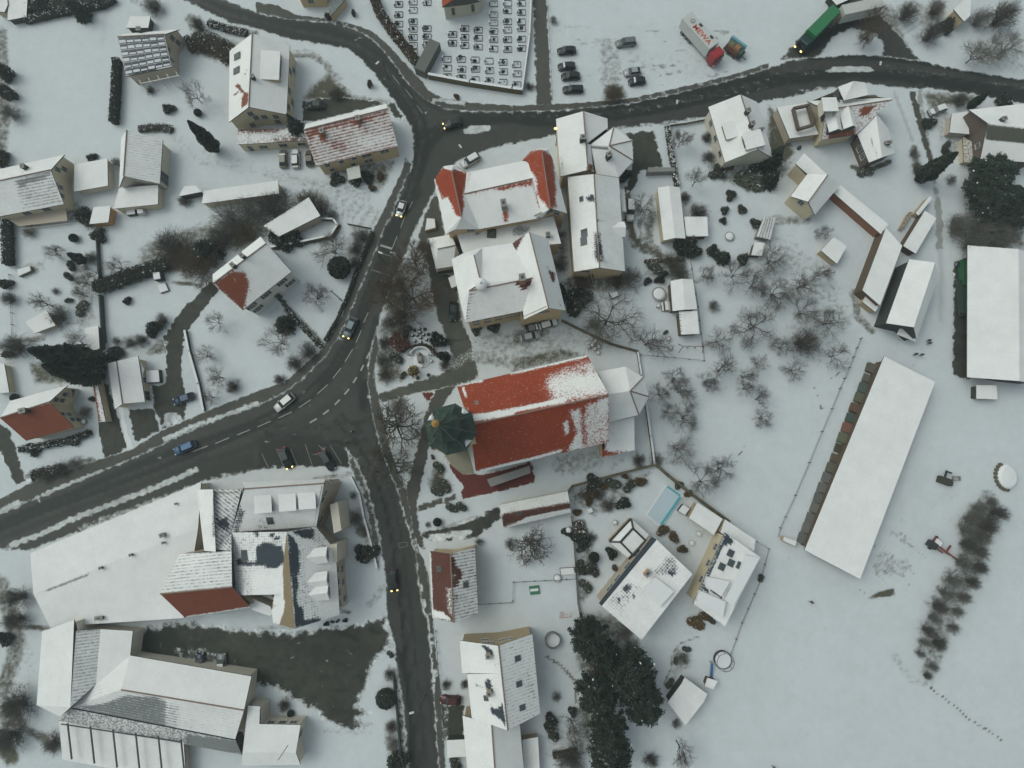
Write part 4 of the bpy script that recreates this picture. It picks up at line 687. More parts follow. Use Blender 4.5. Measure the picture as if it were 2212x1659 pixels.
b = Bld('annex', 'small hip-roofed side building with a dark arcade by the cobbled courtyard', 'annex', dict(a=(942,581,5), b=(925.5,515,5), c=(975,506,5), d=(992,547,5), e=(945,538,7), f=(984,530,7), g=(979,575,5)))
b.roof(['a b e', 'b c f e', 'c d f', 'd g f', 'g a e f'], 'grey', .01, ridge=['ef']); b.walls('a b c d g', 'cream', .3)
b.win('a','g',[(.5,1.4)],4.0,2.2)
# --- school
b = Bld('school', 'large yellow school with an L-shaped hipped snow roof and a brick-red patch', 'school', dict(
  a=(975.5,560,9), B=(1005,545,9), c=(1042,535,9), d=(1106,525,9), r=(1024,551,12), s=(1039,612,12.4), t=(1013,628.5,12.4), u=(1153.5,600,11.9), e=(983,600,9), f=(996,660,9), g=(1005.5,697,9), h=(1128.5,672,9),
  M=(1143.5,501,13.5), N=(1185,665,13.5), O=(1183.5,515,9), Q=(1222,671,9), L=(1132,690,9)))
b.roof(['a e s r', 'e f t s', 'f g t', 'B a r', 'c B r'], 'brown', .01, ridge=['rs', 'st', 'tu'])
b.roof(['g h u t'], 'brown_courses', .05, bare=[(p, T(1, 1, 1850,860, 1900,860, 1840,1000, 1850,1100, 1810,1120, 1780,1000), .42, 5), (p, T(2, 1, 0,790, 60,760, 190,745, 170,800, 100,850, 40,800), .95, 4), (p, T(2, 1, 120,930, 160,910, 150,1040, 115,1000), .8, 3)])
b.roof(['d c s u', 'c r s', 's t u'], 'brown', .0); b.roof(['Q O M N', 'd L N M'], 'brown', .0, bare=[(p, T(2, 1, 0,440, 80,380, 130,340, 100,390, 40,500, 0,480), .95, 4), (p, T(2, 1, 300,640, 330,680, 375,690, 370,790, 340,770, 320,700), .9, 3), (p, T(2,1,395,880,410,990,430,1000), .7, 2), (p, T(2,1,90,640,110,640,100,690), .5, 2)], ridge=['MN'])
b.walls('a B c d O Q N L h g f e', 'yellow', .5); b.win('g', 'h', [(.14,6.9),(.36,6.9),(.57,6.9),(.78,6.9),(.92,6.9),(.14,4.2),(.36,4.2),(.57,4.2),(.78,4.2),(.92,4.2)], 1.5, 1.0); b.win('L', 'N', [(.85, 9.5)], 1.0, .8); b.win('N', 'Q', [(.12, 9.5)], 1.0, .8)
b.chim(5, 1128, 606, 1.1, 1.3, 2.2, 'brick', False); q = P(1039, 614, 13); m = MB(); m.lathe([(1.2, -.5), (1.25, .3), (.9, .7), (.3, 1.0), (.05, 1.5)], 14, q); m.build('roof_turret', SNOWM, b.root)
m = MB(); m.prism([P(968,600,3.2), P(985,592,3.2), P(986,618,3.2), P(975,622,3.2)], 3.0, 3.2); m.prism([P(970,602,3), P(983,596,3), P(984,614,3), P(976,618,3)], 0, 3.0, 1); m.build('porch_roof', [SNOWM, wallm('cream')], b.root)
# --- long house with polygonal roof
b = Bld('house', 'long pale house by the upper road with a polygonal snowy side roof', 'house', dict(a=(1211,381,7), b=(1201,257,7), c=(1260,240,10), d=(1270,367,10), e=(1312,256,7), f=(1313,276,7),
  g=(1276,312,9), h=(1326,274,7), i=(1365,304,7), j=(1368,347,7), k=(1336,383,7), o=(1316,315,10.5), l=(1288,376,7.2), m=(1268,310,8.9), n=(1283,372,7)))
b.roof(['a b c d', 'f e c m' , 'm g n d'], 'rust', .0, bare=[(p, T(2, 0, 650,1440, 670,1410, 700,1430, 695,1480, 650,1480), .95, 2.5), (l, T(2,0,420,1050,440,1500), .4, 1.0)], ridge=['cd'])
b.roof(['h g o', 'i h o', 'j i o', 'k j o', 'k o g l'], 'grey', .0, bare=[(l, T(2, 0, 690,1270, 830,1285), .95, 3)], ridge=['oi', 'oj', 'oh'])
b.walls('a b c e f h i j k l n d', 'cream', .45); b.chim(0, 1258, 304, .9, 1.1, 1.5, 'dark'); b.chim(3 + 4, 1314, 340, .9, 1.0, 1.4, 'dark')
b = Bld('house', 'long pale house with dark melted ridge and two roof windows, south of the polygonal roof', 'house', dict(a=(1240,587,6), b=(1226,382,6), c=(1283,376,9.5), d=(1295,578,9.5), e=(1337,384,6), f=(1350,586,6)))
b.roof(['a b c d', 'e f d c'], 'slate_tiles', .0, bare=[(p, T(2, 1, 705,340, 770,340, 790,600, 770,610, 730,610, 700,560), .62, 5), (p, T(2, 1, 725,440, 780,450, 790,560, 770,605, 730,600, 720,520), .95, 3), (p, T(2, 1, 640,40, 710,20, 725,90, 725,140, 705,80, 645,80), .95, 2.5), (l, T(2, 1, 725,0, 740,250), .5, 1.5), (l, T(2,1,600,260,740,246,860,272), .55, 1.2), (p, T(2,1,560,380,680,300,700,600,600,560), .16, 10)], ridge=['cd'])
b.walls('a b c e f d', 'yellow', .4); b.sky(0, [(1262,504),(1261,521)], 1.6, 1.3); b.sky(0, [(1256,430)], .9, .7); b.chim(1, 1299, 559, .6, .6, 1.0, 'white'); b.dormer(1, 1347, 497, 3.0, 4.4, .5, 'pale', True, 0, 'grey', False); b.win('a','d',[(.5,5.2)],1.8,1.0)
m = MB(); m.tube(P(1272, 591, 3.6), P(1278, 612, 0), .12, n=4); m.tube(P(1279, 591, 3.6), P(1285, 612, 0), .12, n=4); m.prism([P(1270,588,0), P(1283,588,0), P(1283,597,0), P(1270,597,0)], 2.9, 3.1); m.build('balcony', METAL, b.root)
m = MB(); m.prism([P(1338,408,3.4), P(1349,410,3.4), P(1353,457,3.4), P(1344,457,3.4)], 3.1, 3.4); m.build('porch_roof', SNOWM, b.root)
# --- square white house below the road
b = Bld('house', 'white-roofed house with two chimneys standing between the upper road and gardens', 'house', dict(a=(1566,351,5.8), b=(1530,231,5.8), c=(1600,204,9.5), d=(1637,322,9.5), e=(1635,220,5.8), f=(1671,342,5.8)))
b.roof(['a b c d', 'e f d c'], 'slate', .0, ridge=['cd']); b.walls('a b c e f d', 'pale', .5); b.chim(0, 1612, 245, .8, .8, 1.3, 'dark'); b.chim(0, 1621, 273, .8, .8, 1.3, 'dark'); b.dormer(0, 1563, 289, 3.4, 3.0, .9, 'wood', False, 0, 'slate', False); b.dormer(0, 1605, 312, 3.4, 4.0, 1.2, 'pale', False, 0, 'slate'); b.chim(1, 1643, 280, .3, 1.2, .4, 'dark')
b.win('a','b',[(.2,3.6),(.5,3.6),(.8,3.6)],1.2,1.2)
# --- sheds right of it
b = Bld('shed', 'long white-roofed shed beside the tyre-tracked yard', 'shed', dict(a=(1433,520,3), b=(1420,405,3), c=(1445,402,3.7), d=(1458,514,3.7), e=(1468,404,3), f=(1481,515,3)))
b.roof(['a b c d', 'e f d c'], 'grey', 0); b.walls('a b c e f d', 'cream', .3)
box_house('shed', 'small flat shed attached to the right of the long white-roofed shed', 'shed', [(1482,511),(1530,510),(1528,468),(1478,468)], 2.6, 'wood')
b = Bld('shed', 'upper playground shed with a plain pitched snow roof', 'shed', dict(a=(1453,672,3), b=(1448,607,3), c=(1474,602,3.5), d=(1480,669,3.5), e=(1497,604,3), f=(1506,668,3)))
b.roof(['a b c d', 'e f d c'], 'grey', 0); b.walls('a b c e f d', 'wood', .3)
box_house('shed', 'lower playground shed with a ribbed left edge, attached to the upper one', 'shed', [(1471,723),(1511,721),(1506,671),(1466,673)], 2.7, 'wood', 'brown_courses', .03, [(l, [(1467,676),(1472,720)], .5, 3)])
b = box_house('greenhouse', 'little glass greenhouse with snow-filled panes in the kitchen garden', 'greenhouse', [(1634,511),(1664,518),(1675,470),(1651,466)], 2.3, 'grey', 'grey_tiles', .3)
for k in range(1, 5): m = MB(); m.tube(P(1634 + k * 6, 511 + k * 1.4, 2.36), P(1651 + k * 4.8, 466 + k * .8, 2.36), .05, n=4); m.build('glazing_bar', METAL, b.root)
box_house('shed', 'tiny white-roofed tool shed below the greenhouse', 'shed', [(1623,551),(1646,553),(1652,525),(1630,522)], 2.2, 'wood')
# --- colourful house group top right
b = Bld('house', 'house with a tall snowy cross gable and red gable triangle below the right-hand road', 'house', dict(a=(1744,218,6.5), b=(1809,190,7), c=(1926,211,7), d=(1784,237,9.5), e=(1926,216,9.5), f=(1775,302,5.6), g=(1850,290,5.6), h=(1896,243,6),
  i=(1810,188,9.5), j=(1844,175,10.5), k=(1823,217,9.8), l=(1876,205,9.5), n=(1869,178,9), o=(1800,203,6.5)))
b.roof(['c a d e'], 'brown', 0); b.roof(['f g e d'], 'rust', .35, bare=[(p, T(3, 0, 480,960, 560,960, 530,1180, 470,1200), .1, 5), (p, T(3, 0, 800,920, 940,900, 860,1000, 800,1000), .95, 4), (p, T(3,0,540,1100,760,1100,760,1200,500,1240), .85, 6)], ridge=['de'])
b.roof(['k i j' , 'k j n l'], 'brown', 0); b.walls('a b c e g f d', 'cream', .4)
b.V.update(dict(G=(1798,203,6.6), Hh=(1815,221,7.4), I=(1809,191,9.2)));
for k_ in ('G', 'Hh', 'I'): b.W[k_] = P(*b.V[k_])
b.roof(['G Hh I'], 'red', 1.0, label='small bare red gable slope')
b.dormer(1, 1797, 290, 2.6, 4.6, 1.5, 'dark', True, 0, 'grey'); b.dormer(1, 1828, 283, 2.6, 4.6, 1.5, 'dark', True, 0, 'grey'); b.dormer(0, 1782, 222, 2.8, 3.4, 1.6, 'pale', False, 0, 'grey'); b.sky(0, [(1865,206),(1887,207)], .8, 1)
b = Bld('annex', 'flat-roofed annex with a walled roof terrace beside the cross-gabled house', 'annex', dict(a=(1706,299,3.6), b=(1678,232,3.6), c=(1742,222,3.6), d=(1768,290,3.6)))
b.roof(['adcb'], 'grey', 0); b.walls('adcb', 'beige', .25)
m = MB(); ring = [(1713,235),(1745,228),(1757,270),(1724,280)]
for k in range(4): A_ = P(*ring[k], 4.0); B_ = P(*ring[(k + 1) % 4], 4.0); d_ = (B_ - A_); m.box(((A_ + B_) / 2)[:], (d_.length, .5, .8), math.atan2(d_.y, d_.x))
m.build('parapet', wallm('brown'), b.root)
b = Bld('house', 'wing with a smooth white saddle roof pointing down from the cross-gabled house', 'house', dict(a=(1877,351,5), b=(1852,290,5), c=(1892,243,7.5), d=(1905,340,7.5), e=(1920,280,5), f=(1933,331,5)))
b.roof(['a b c d', 'e f d c'], 'grey', 0, bare=[(l, T(3, 0, 865,1140, 945,1350), .55, 1.6)]); b.walls('a b c e f d', 'brown', .4); b.chim(1, 1916, 310, .6, 1.4, .5, 'dark'); b.win('a','b',[(.3,3),(.6,3)],1.1,1.3)
# --- farmhouse
b = Bld('farmhouse', 'cream-gabled farmhouse with two joined white roofs above the long shed', 'farmhouse', dict(a=(1708,424,5), b=(1744,376,5.2), c=(1788,378,8), d=(1746.5,436,8), e=(1816,399,5), f=(1760,464,5), g=(1718,353,5.4), h=(1737,331,7)))
b.roof(['a b c d', 'e f d c', 'b g h c'], 'grey', 0, ridge=['cd']); b.walls('a b g h e f d', 'cream', .4); b.win('a', 'd', [(.8, 5.0)], 1.2, 1.3); b.win('b','g',[(.5,3)],1.2,1.3)

b = Bld('shed', 'very long narrow shed running from the farmhouse to the barns', 'shed', dict(a=(1800,416,3.2), b=(1814,399,3.4), c=(1919,484,3.4), d=(1903,506,3.2)))
b.roof(['dabc' if False else 'a d c b'], 'grey', 0); b.walls('a d c b', 'brick', .35)
b = box_house('barn', 'middle barn with a smooth white pent roof', 'barn', [(1863,627),(1901,660),(1949,531),(1914,492)], 4.6, 'wood')
box_house('shed', 'small white shed at the foot of the middle barn', 'shed', [(1863,652),(1891,674),(1901,657),(1871,637)], 2.6, 'tan')
b = Bld('barn', 'tall barn with cream-lit snow roof and a dark open side', 'barn', dict(a=(1914,698,6), b=(1964,560,6), c=(2020,567,8), d=(1974,707,8), e=(2028,597,5), f=(1980,733,5)))
b.roof(['a b c d', 'e f d c'], 'tan', 0); b.walls('a b c e f d', 'dark', .3)
m = MB(); m.prism([P(1938,722,2.6), P(1946,706,2.6), P(1984,729,2.6), P(1978,738,2.6)], 2.4, 2.6); m.build('canopy', SNOWM, b.root)
box_house('barn', 'short barn with a jagged snow edge beside the farm track', 'barn', [(1951,531),(1978,548),(2023,471),(1998,455)], 3.4, 'wood')
b = box_house('shed', 'narrow broken-roofed shelter beside the farm track', 'shed', [(1978,460),(1984,466),(2014,428),(2008,423)], 2.6, 'tan'); box_house('lean_to', 'low tan lean-to between the two farm track shelters', 'shed', [(1943,496),(1952,492),(1972,458),(1964,458)], 1.4, 'tan', 'tan', .7)
b = Bld('barn', 'largest barn with a flat pale roof at the right edge', 'barn', dict(a=(2089,815,5), b=(2090,530,5), c=(2200,538,8), d=(2202,823,8), e=(2236,552,5.6), f=(2238,830,5.6), g=(2122,812,5.6), h=(2124,536,5.6)))
b.roof(['a b c d', 'e f d c'], 'grey', 0, step=1); b.walls('g h c e f d', 'dark', .4)
box_house('shed', 'square shed below the largest barn', 'shed', [(2109,861),(2155,863),(2153,832),(2109,832)], 2.6, 'dark')
b = Bld('barn', 'very long slanting barn with an unbroken white roof beside the orchard', 'barn', dict(a=(1738,1188,3.2), b=(1910,770,3.2), c=(2020,825,4.2), d=(1858,1251,4.2)))
b.roof(['a b c d'], 'grey', 0, step=1.0); b.walls('a b c d', 'wood', .7)
box_house('shed', 'square shed with a white roof below the farmhouse garden', 'shed', [(1773,541),(1808,570),(1829,532),(1801,512)], 2.8, 'tan')
b = Bld('house', 'house with a dark bare strip and brown gable at the top right edge', 'house', dict(a=(2118,343,6), b=(2238,352,6), c=(2230,277,10), d=(2134,266,10), e=(2230,222,6), f=(2093,237,6.5)))
b.roof(['a b c d', 'e f d c'], 'dull', .0, bare=[(p, T(3, 0, 1880,1070, 2220,1110, 2220,1240, 1880,1210), 1, 4)]); b.walls('a b c e f d', 'brown', .4); b.chim(1, 2160, 262, .9, .7, 1.2, 'dark'); b.win('a','d',[(.5,4.8)],1,1)
box_house('annex', 'flat snowy annex before the brown gable at the top right', 'annex', [(2051,286),(2094,290),(2090,240),(2056,246)], 3, 'beige'); box_house('shed', 'narrow cream shed below the brown gable', 'shed', [(2082,350),(2108,352),(2106,310),(2080,295)], 2.4, 'cream', 'tan', .5)
box_house('house', 'cream house cut by the top edge on the right', 'house', [(2060,20),(2082,46),(2096,34),(2098,-14)], 5, 'yellow'); box_house('garage', 'green-edged garage cut by the top edge beside the side road', 'garage', [(1789,-10),(1807,11),(1845,-6),(1840,-20)], 3, 'dark')
box_house('shed', 'snowy roof in the top left corner', 'shed', [(-14,24),(10,26),(17,10),(14,-14)], 3, 'beige'); box_house('garage', 'flat snowy garage strip at the top left edge', 'garage', [(16,44),(57,36),(60,-14),(18,-14)], 2.6, 'dark')
b = Bld('house', 'yellow house wall and grey roof cut by the top edge left of the cemetery', 'house', dict(a=(640,-12,6), b=(700,-14,6), c=(700,-60,8), d=(640,-60,8))); b.roof(['abcd'], 'grey', .1); b.walls('abcd', 'yellow', .2); b.win('a', 'b', [(.4, 3)], 1.2, 1.4)
box_house('annex', 'bare grey lean-to roof beside the yellow wall at the top edge', 'annex', [(708,8),(713,36),(748,-4),(735,-30)], 3, 'yellow', 'grey', .85)
# --- chapel
b = Bld('chapel', 'small cemetery chapel with red roof, cream walls and lancet windows', 'chapel', dict(a=(952,-50,5.5), b=(955,15,5.5), c=(1012,8,5.5), d=(1037,2,5.5), e=(1047,-12,5.5), f=(1040,-50,5.5), g=(998,-50,10), h=(1000,-14,10)))
b.roof(['a b h g', 'b c h', 'c d h', 'd e h', 'e f g h'], 'red', .25, bare=[(p, [(950,-40),(955,16),(985,10),(1010,-5),(1000,-40)], 1, 4)]); b.walls('a b c d e f', 'pale', .35)
for (i_, j_, q_) in (('b', 'c', .35), ('c', 'd', .4)): b.win(i_, j_, [(q_, 2.8)], .7, 2.0)
# --- south east group
b = Bld('shed', 'long shed with a grid-lined upper roof slope and a bare brown ridge strip', 'shed', dict(a=(1088,1141,2.8), b=(1233,1107,2.8), c=(1231,1088,4.6), d=(1083,1113,4.6), e=(1226,1061,2.8), f=(1079,1089.5,2.8)))
b.roof(['a b c d', 'e f d c'], 'brown_tiles', .22, bare=[(p, [(1083,1112),(1232,1086),(1233,1098),(1180,1108),(1140,1116),(1120,1127),(1086,1138)], .95, 3)]); b.walls('a b c e f d', 'cream', .3); b.sky(0, [(1150,1103.5),(1120,1108),(1086,1116)] [:2], .7, .7)
b = Bld('house', 'house with a brown roof half grid-snowed, beside the south road', 'house', dict(a=(934,1334,5.8), b=(928,1190,5.8), c=(973,1197,9), d=(980.5,1345,9), e=(1026,1181,5.8), f=(1033,1325,5.8)))
b.roof(['a b c d'], 'brown', .95, bare=[(l, [(929,1192),(933,1334)], -.9, 2.6), (p, [(934,1316),(960,1325),(980,1344),(934,1334)], -.9, 3), (p, T(1,3,1640,100,1700,100,1700,380,1660,300), -.5, 5)], label='mostly bare brown slope')
b.roof(['e f d c'], 'brown_lines', .34, bare=[(p, T(1, 2, 1680,1470, 1720,1520, 1730,1570, 1780,1600, 1790,1659, 1680,1659), .95, 3), (p, T(1, 3, 1690,0, 1780,0, 1750,70, 1690,110), .95, 3)], ridge=['cd']); b.walls('a b c e f d', 'yellow', .5)
b.win('c', 'e', [(.45, 6.6), (.12,4.8)], 1.2, .6); b.sky(0, [(948.5,1229)], .8, .9); b.sky(1, [(1006,1263)], 1, 1); b.chim(1, 981, 1290, .7, .8, 1.2, 'brick')
b = Bld('house', 'house with a cream-lit snow slope, chimneys and bare patches, north of the bottom edge', 'house', dict(a=(1019,1551,6.2), b=(1009,1456,6.2), g=(998,1454,5.6), h=(993,1384,5.6), c=(1077,1395,10), d=(1097,1578,10), e=(1150,1369,6.2), f=(1167,1541,6.2), k=(1083,1455,10)))
b.roof(['a b k d', 'g h c k'], 'slate', .0, bare=[(p, T(1, 3, 1940,610, 1980,600, 2040,630, 2040,690, 2000,680, 1980,640), .95, 2.5), (p, T(1, 3, 1970,940, 1990,890, 2030,900, 2040,960, 2050,1000, 2000,990), .95, 2.5), (p, T(1, 3, 2025,1120, 2080,1150, 2130,1100, 2150,1200, 2165,1330, 2120,1240, 2030,1190), .95, 3), (p, T(1, 3, 2040,650, 2090,620, 2140,1100, 2050,1080), .2, 7), (l, T(1,3,1900,950,1960,960), .6, 2)])
b.roof(['e f d c'], 'slate_lines', .2, bare=[(p, T(2, 3, 120,780, 160,820, 190,1060, 160,1060), .45, 4)], ridge=['cd']); b.walls('a b g h c e f d', 'tan', .5); b.win('h', 'c', [(.6,6.4),(.78,6.4),(.62,4.4)], 1.2, .8); b.win('c', 'e', [(.1,5.4),(.35,5.4)], 1.2, .8)
b.chim(1, 1055, 1413, .8, .8, 1.3, 'tan'); b.chim(0, 1057, 1493, .8, .8, 1.3, 'tan'); b.sky(0, [(1050,1508)], .8, .8); b.sky(2, [(1118,1422),(1121,1477),(1128,1528)], .9, 1.1); b.win('f','e',[(.7,3),(.4,3)],1,1.4)
b = Bld('house', 'bottom-edge house with a plain two-tone white roof', 'house', dict(a=(1012,1690,5.4), b=(999,1546,5.4), c=(1062,1564,8.8), d=(1071,1690,8.8), e=(1123,1566,5.4), f=(1134,1690,5.4)))
b.roof(['a b c d', 'e f d c'], 'grey', 0, ridge=['cd']); b.walls('a b c e f d', 'tan', .4)
box_house('shed', 'rounded snow-covered carport beside the bottom-edge house', 'carport', [(966,1637),(1008,1634),(1008,1597),(965,1599)], 2.5, 'dark'); box_house('shed', 'low snowy terrace roof right of the bottom-edge house', 'shed', [(1132,1680),(1167,1680),(1162,1592),(1128,1598)], 2.6, 'tan')
# --- villa with pool
b = Bld('villa', 'big villa roof with melt marks and a raised box, right of the tall evergreens', 'villa', dict(a=(1300,1309,6.4), b=(1418.5,1166,6.4), c=(1496,1240,6.4), d=(1386,1382,6.4), e=(1294,1303,5.6), f=(1408,1160,5.6)))
b.roof(['abcd'], 'slate_tiles', .03, bare=[(p, T(2, 2, 1230,1620, 1330,1500, 1400,1470, 1440,1590, 1400,1659, 1240,1659), .5, 5), (p, T(2, 3, 800,230, 1000,40, 1130,100, 940,330), .34, 7), (p, T(2, 3, 950,80, 1040,70, 1000,130, 960,150), .9, 2.5), (p, T(2,3,1030,170,1080,170,1050,210), .9, 2), (p, T(2,3,895,190,940,200,930,240), .9, 2), (p, T(2,3,900,320,940,325,910,345), .9, 1.5), (p, T(2,2,1350,1620,1410,1600,1420,1659,1360,1659), .8, 2)])
b.roof(['a b f e'], 'slate', 1.0, label='dark gutter strip'); b.walls('e f c d', 'beige', .3); b.win('e', 'f', [(.2,4),(.35,4),(.55,4),(.75,4)], 1.6, 1.4)
m = MB(); k4 = [P(1388,1274,7.3), P(1416,1247,7.3), P(1456,1277,7.3), P(1427,1310,7.3)]; m.prism(k4, 6.2, 7.3); m.build('roof_box', [SNOWM], b.root)
b.chim(0, 1396, 1236, 1.3, .8, 1.2, 'orange', False)
b = Bld('pavilion', 'hexagonal-looking glass pavilion with a raised snowy lantern beside the villa', 'pavilion', dict(a=(1258+58,1170,2.8), b=(1363,1120,2.8), c=(1402,1155,2.8), d=(1358,1207,2.8), e=(1340,1171,3.6), f=(1367,1141,3.6), g=(1394,1167,3.6), h=(1366,1198,3.6)))
b.roof(['a b f e', 'b c g f', 'd a e h'], 'grey', 0); b.roof(['e h g f'], 'grey', 0); b.walls('abcd', 'tan', .2)
for a_, c_ in (('a', 'e'), ('b', 'f'), ('e', 'f'), ('f', 'g'), ('e', 'h'), ('a', 'b'), ('g','h'), ('d','h')): m = MB(); m.tube(b.W[a_] + Vector((0, 0, .08)), b.W[c_] + Vector((0, 0, .08)), .22, n=5); m.build('roof_bar', METAL, b.root)
b = Bld('villa', 'modern flat-roofed villa with raised snowy boxes and a dark gutter band', 'villa', dict(a=(1497,1303,6), b=(1566,1150,6), c=(1643,1204,6), d=(1566,1353,6)))
b.roof(['abcd'], 'slate_tiles', .04, bare=[(p, [(1566,1150),(1588,1166),(1582,1176),(1562,1178),(1510,1290),(1497,1303)], .95, 2.5), (l, T(2, 3, 1640,110, 1720,130, 1810,180), .95, 3.5), (l, T(2,3,1570,260,1850,430), .3, 2)])
b.walls('abcd', 'cream', .5); b.win('a', 'b', [(.3,4),(.55,4),(.8,4)], 1.2, 1.3)
for pts_, zz in (([(1532,1268),(1568,1256),(1562,1290),(1580,1244.25+45),(1560,1298)][:0], 0), ([(1528,1246),(1577,1256),(1558,1289),(1524,1264)], 7), ([(1512,1276),(1568,1300),(1562,1333),(1505,1301)], 6.9), ([(1611,1199),(1641,1206),(1584,1310),(1566,1296),(1600,1230)], 6.7)):
    if pts_: m = MB(); m.prism([P(x_, y_, zz) for x_, y_ in pts_], 5.9, zz); m.build('roof_box', SNOWM, b.root)
b.sky(0, [(1578,1195),(1579,1216),(1559,1224),(1598,1222)], 1.25, 1.1)
box_house('annex', 'lower white roof strip along the top side of the modern villa', 'annex', [(1556,1150),(1629,1192),(1632,1166),(1566,1122)], 3.8, 'cream'); box_house('poolhouse', 'pool house with a square white roof beside the frozen pool', 'pool house', [(1488,1119),(1542,1156),(1561,1121),(1506,1085)], 3.0, 'tan')
b = Bld('shed', 'white-roofed field shed beyond the tall evergreens', 'shed', dict(a=(1442,1517,3), b=(1472,1477,3), c=(1521,1515,3), d=(1481,1567,3), e=(1479,1463,2.7), f=(1528,1499,2.7)))
b.roof(['a b c d', 'c b e f'], 'grey', 0); b.walls('a e f d', 'dark', .3); box_house('shed', 'tiny snowy hut between the field shed and the trampoline', 'shed', [(1466,1489),(1486,1492),(1497,1470),(1478,1463)][0:0] or [(1470+0,1484),(1487,1489),(1498,1471),(1476,1464)], 2.0, 'wood') if False else box_house('shed', 'tiny snowy hut between the field shed and the trampoline', 'shed', [(1522,1482),(1541,1489),(1551,1471),(1528,1464)], 2.0, 'wood')
# ================================================================ church
b = Bld('church', 'large church with a bare red nave roof streaked with snow', 'church', dict(a=(1028,1022,11), b=(1315,955,11), c=(1315,852,19), d=(1015,918,19), e=(1268.5,767,11), f=(987,834,11),
  g=(1291,803,9.5), h=(1351,792,9.5), i=(1390,815,9.5), j=(1402,857,9.5), k=(1380,896,9.5), l=(1316,912,9.5), m=(1361,844.5,13.5), n=(1313,852,13.5), o=(1370,901,7), q=(1371,972,4.5), r=(1300,989,4.5), s=(1297,961,5.2), t=(1316,912,7)))
b.roof(['a b c d'], 'red', .93, bare=[(p, T(2, 2, 440,340, 480,310, 500,420, 460,440), -.8, 5), (p, T(2, 2, 500,230, 590,210, 620,560, 480,580, 560,420), -.72, 6), (p, T(2, 2, 640,180, 840,110, 840,500, 640,530, 620,300), -.6, 8), (p, T(2,2,740,140,840,110,830,220,760,260), -.55, 6), (l, T(2, 2, 0,690, 420,580), -.9, 3.5), (l, T(1, 2, 1900,765, 2212,690), -.9, 3), (l, T(2,2, 0,250, 780,100), -.45, 3), (l, T(2,2,520,555,770,520), -.5, 3)], ridge=['dc'], step=.5, label='south slope of bare red tiles with snow streaks')
b.roof(['e f d c'], 'red', .9, bare=[(p, T(2, 1, 300,1600, 420,1540, 700,1450, 840,1659, 830,1700, 300,1700), -.60, 18), (p, T(2, 2, 340,0, 800,-80, 840,90, 430,170, 340,130), -.62, 16), (l, T(1, 2, 1850,300, 2212,240), -1, 7), (l, T(2,2,0,230,440,140), -1, 5), (l, T(1, 2, 1740,5, 1950,-30), -1, 3), (l, T(2, 1, 0,1560, 640,1410), -1, 4), (l, T(1, 2, 1790,30, 1830,210), -.9, 1.5), (p, T(2,1,520,1480,690,1540,640,1590,480,1560), .55, 7)], step=.5, label='north slope of red tiles, snowy at the far end')
b.roof(['h g n m', 'i h m', 'j i m', 'k j m', 'l k m n'], 'brown', .01, ridge=['mj', 'mk', 'mi']); b.roof(['r q o t'], 'red', .02, bare=[(p, T(2, 2, 760,520, 830,510, 800,560, 850,590, 990,570, 990,590, 775,640), .95, 3), (l, T(2,2,850,400,900,480), .3, 4)])
b.walls('a b c e f d', 'cream', .5); wo = b.in_; b.walls('g h i j k l', 'cream', .4); b.walls('r q o t s', 'yellow', .3)
b.win('a', 'b', [(.2,6),(.4,6),(.6,6),(.8,6)], 1.4, 4.0) if 'a' in b.in_ else None
m = MB(); m.prism([P(1052,1036,3), P(1144,1006,3), P(1146,1022,3), P(1060,1052,3)], 0, 3); m.build('side_porch', wallm('grey'), b.root)
b.chim(1, 1030+0, 870, .5, .5, .4, 'grey')
# tower
tc = P(974, 927, 24.5); base = Vector((tc.x, tc.y, 0)); rot = math.radians(14)
tw = empty('church_tower', base, 'church tower with a dark green domed roof and golden ball', 'church tower')
m = MB(); m.box((base.x, base.y, 12.2), (6.3, 6.3, 24.4), rot); m.box((base.x, base.y, 18), (6.6, 6.6, .4), rot); m.build('shaft', wallm('yellow'), tw)
dk = mixmat('tower_copper', (.6, .6, .6), (.030, .048, .038), None, var=.5); 
me = MB(); prof = [(4.5, 24.2), (4.45, 24.6), (3.7, 25.3), (2.8, 26.8), (2.3, 28.6), (2.35, 30.2), (2.5, 31.6), (2.35, 33.2), (1.8, 34.8), (1.1, 36.2), (.6, 38), (.4, 40.5), (.18, 43.4)]
me.lathe(prof, 8, (base.x, base.y, 0), rot=rot + math.pi / 8); dm = me.mesh('dome', dk); dm.attributes.new('a', 'FLOAT', 'POINT').data.foreach_set('value', np.ones(len(dm.vertices), np.float32)); o = obj('dome', dm, tw)
for an, r_, z_ in ((math.radians(150), 3.7, 25.5), (math.radians(52), 3.7, 25.4), (math.radians(-38), 3.6, 25.5)):
    m = MB(); c_ = base + Vector((math.cos(an) * r_, math.sin(an) * r_, z_)); m.lathe([(.9, -.35), (.75, .0), (.1, .25)], 3, c_, rot=an + 1); attach_sub(m.build('snow_patch', SNOWM), o)
m = MB(); m.lathe([(.05, 43.2), (.36, 43.45), (.55, 44), (.36, 44.55), (.06, 44.85)], 14, (base.x, base.y, 0)); m.box((base.x, base.y, 45.6), (.1, .1, 1.6)); m.box((base.x, base.y, 45.9), (.7, .1, .1)); m.build('gold_ball', plain('gold', (.40, .22, .05), .5, .3), tw)
rb = plain('copper_rib', (.05, .085, .07), .6)
for k in range(8):
    an = rot + math.pi / 8 + k * math.pi / 4; m = MB()
    for (r0, z0), (r1, z1) in zip(prof[1:-1], prof[2:]): m.tube((base.x + math.cos(an) * (r0 + .03), base.y + math.sin(an) * (r0 + .03), z0), (base.x + math.cos(an) * (r1 + .03), base.y + math.sin(an) * (r1 + .03), z1), .09, n=4)
    attach_sub(m.build('rib', rb), o)
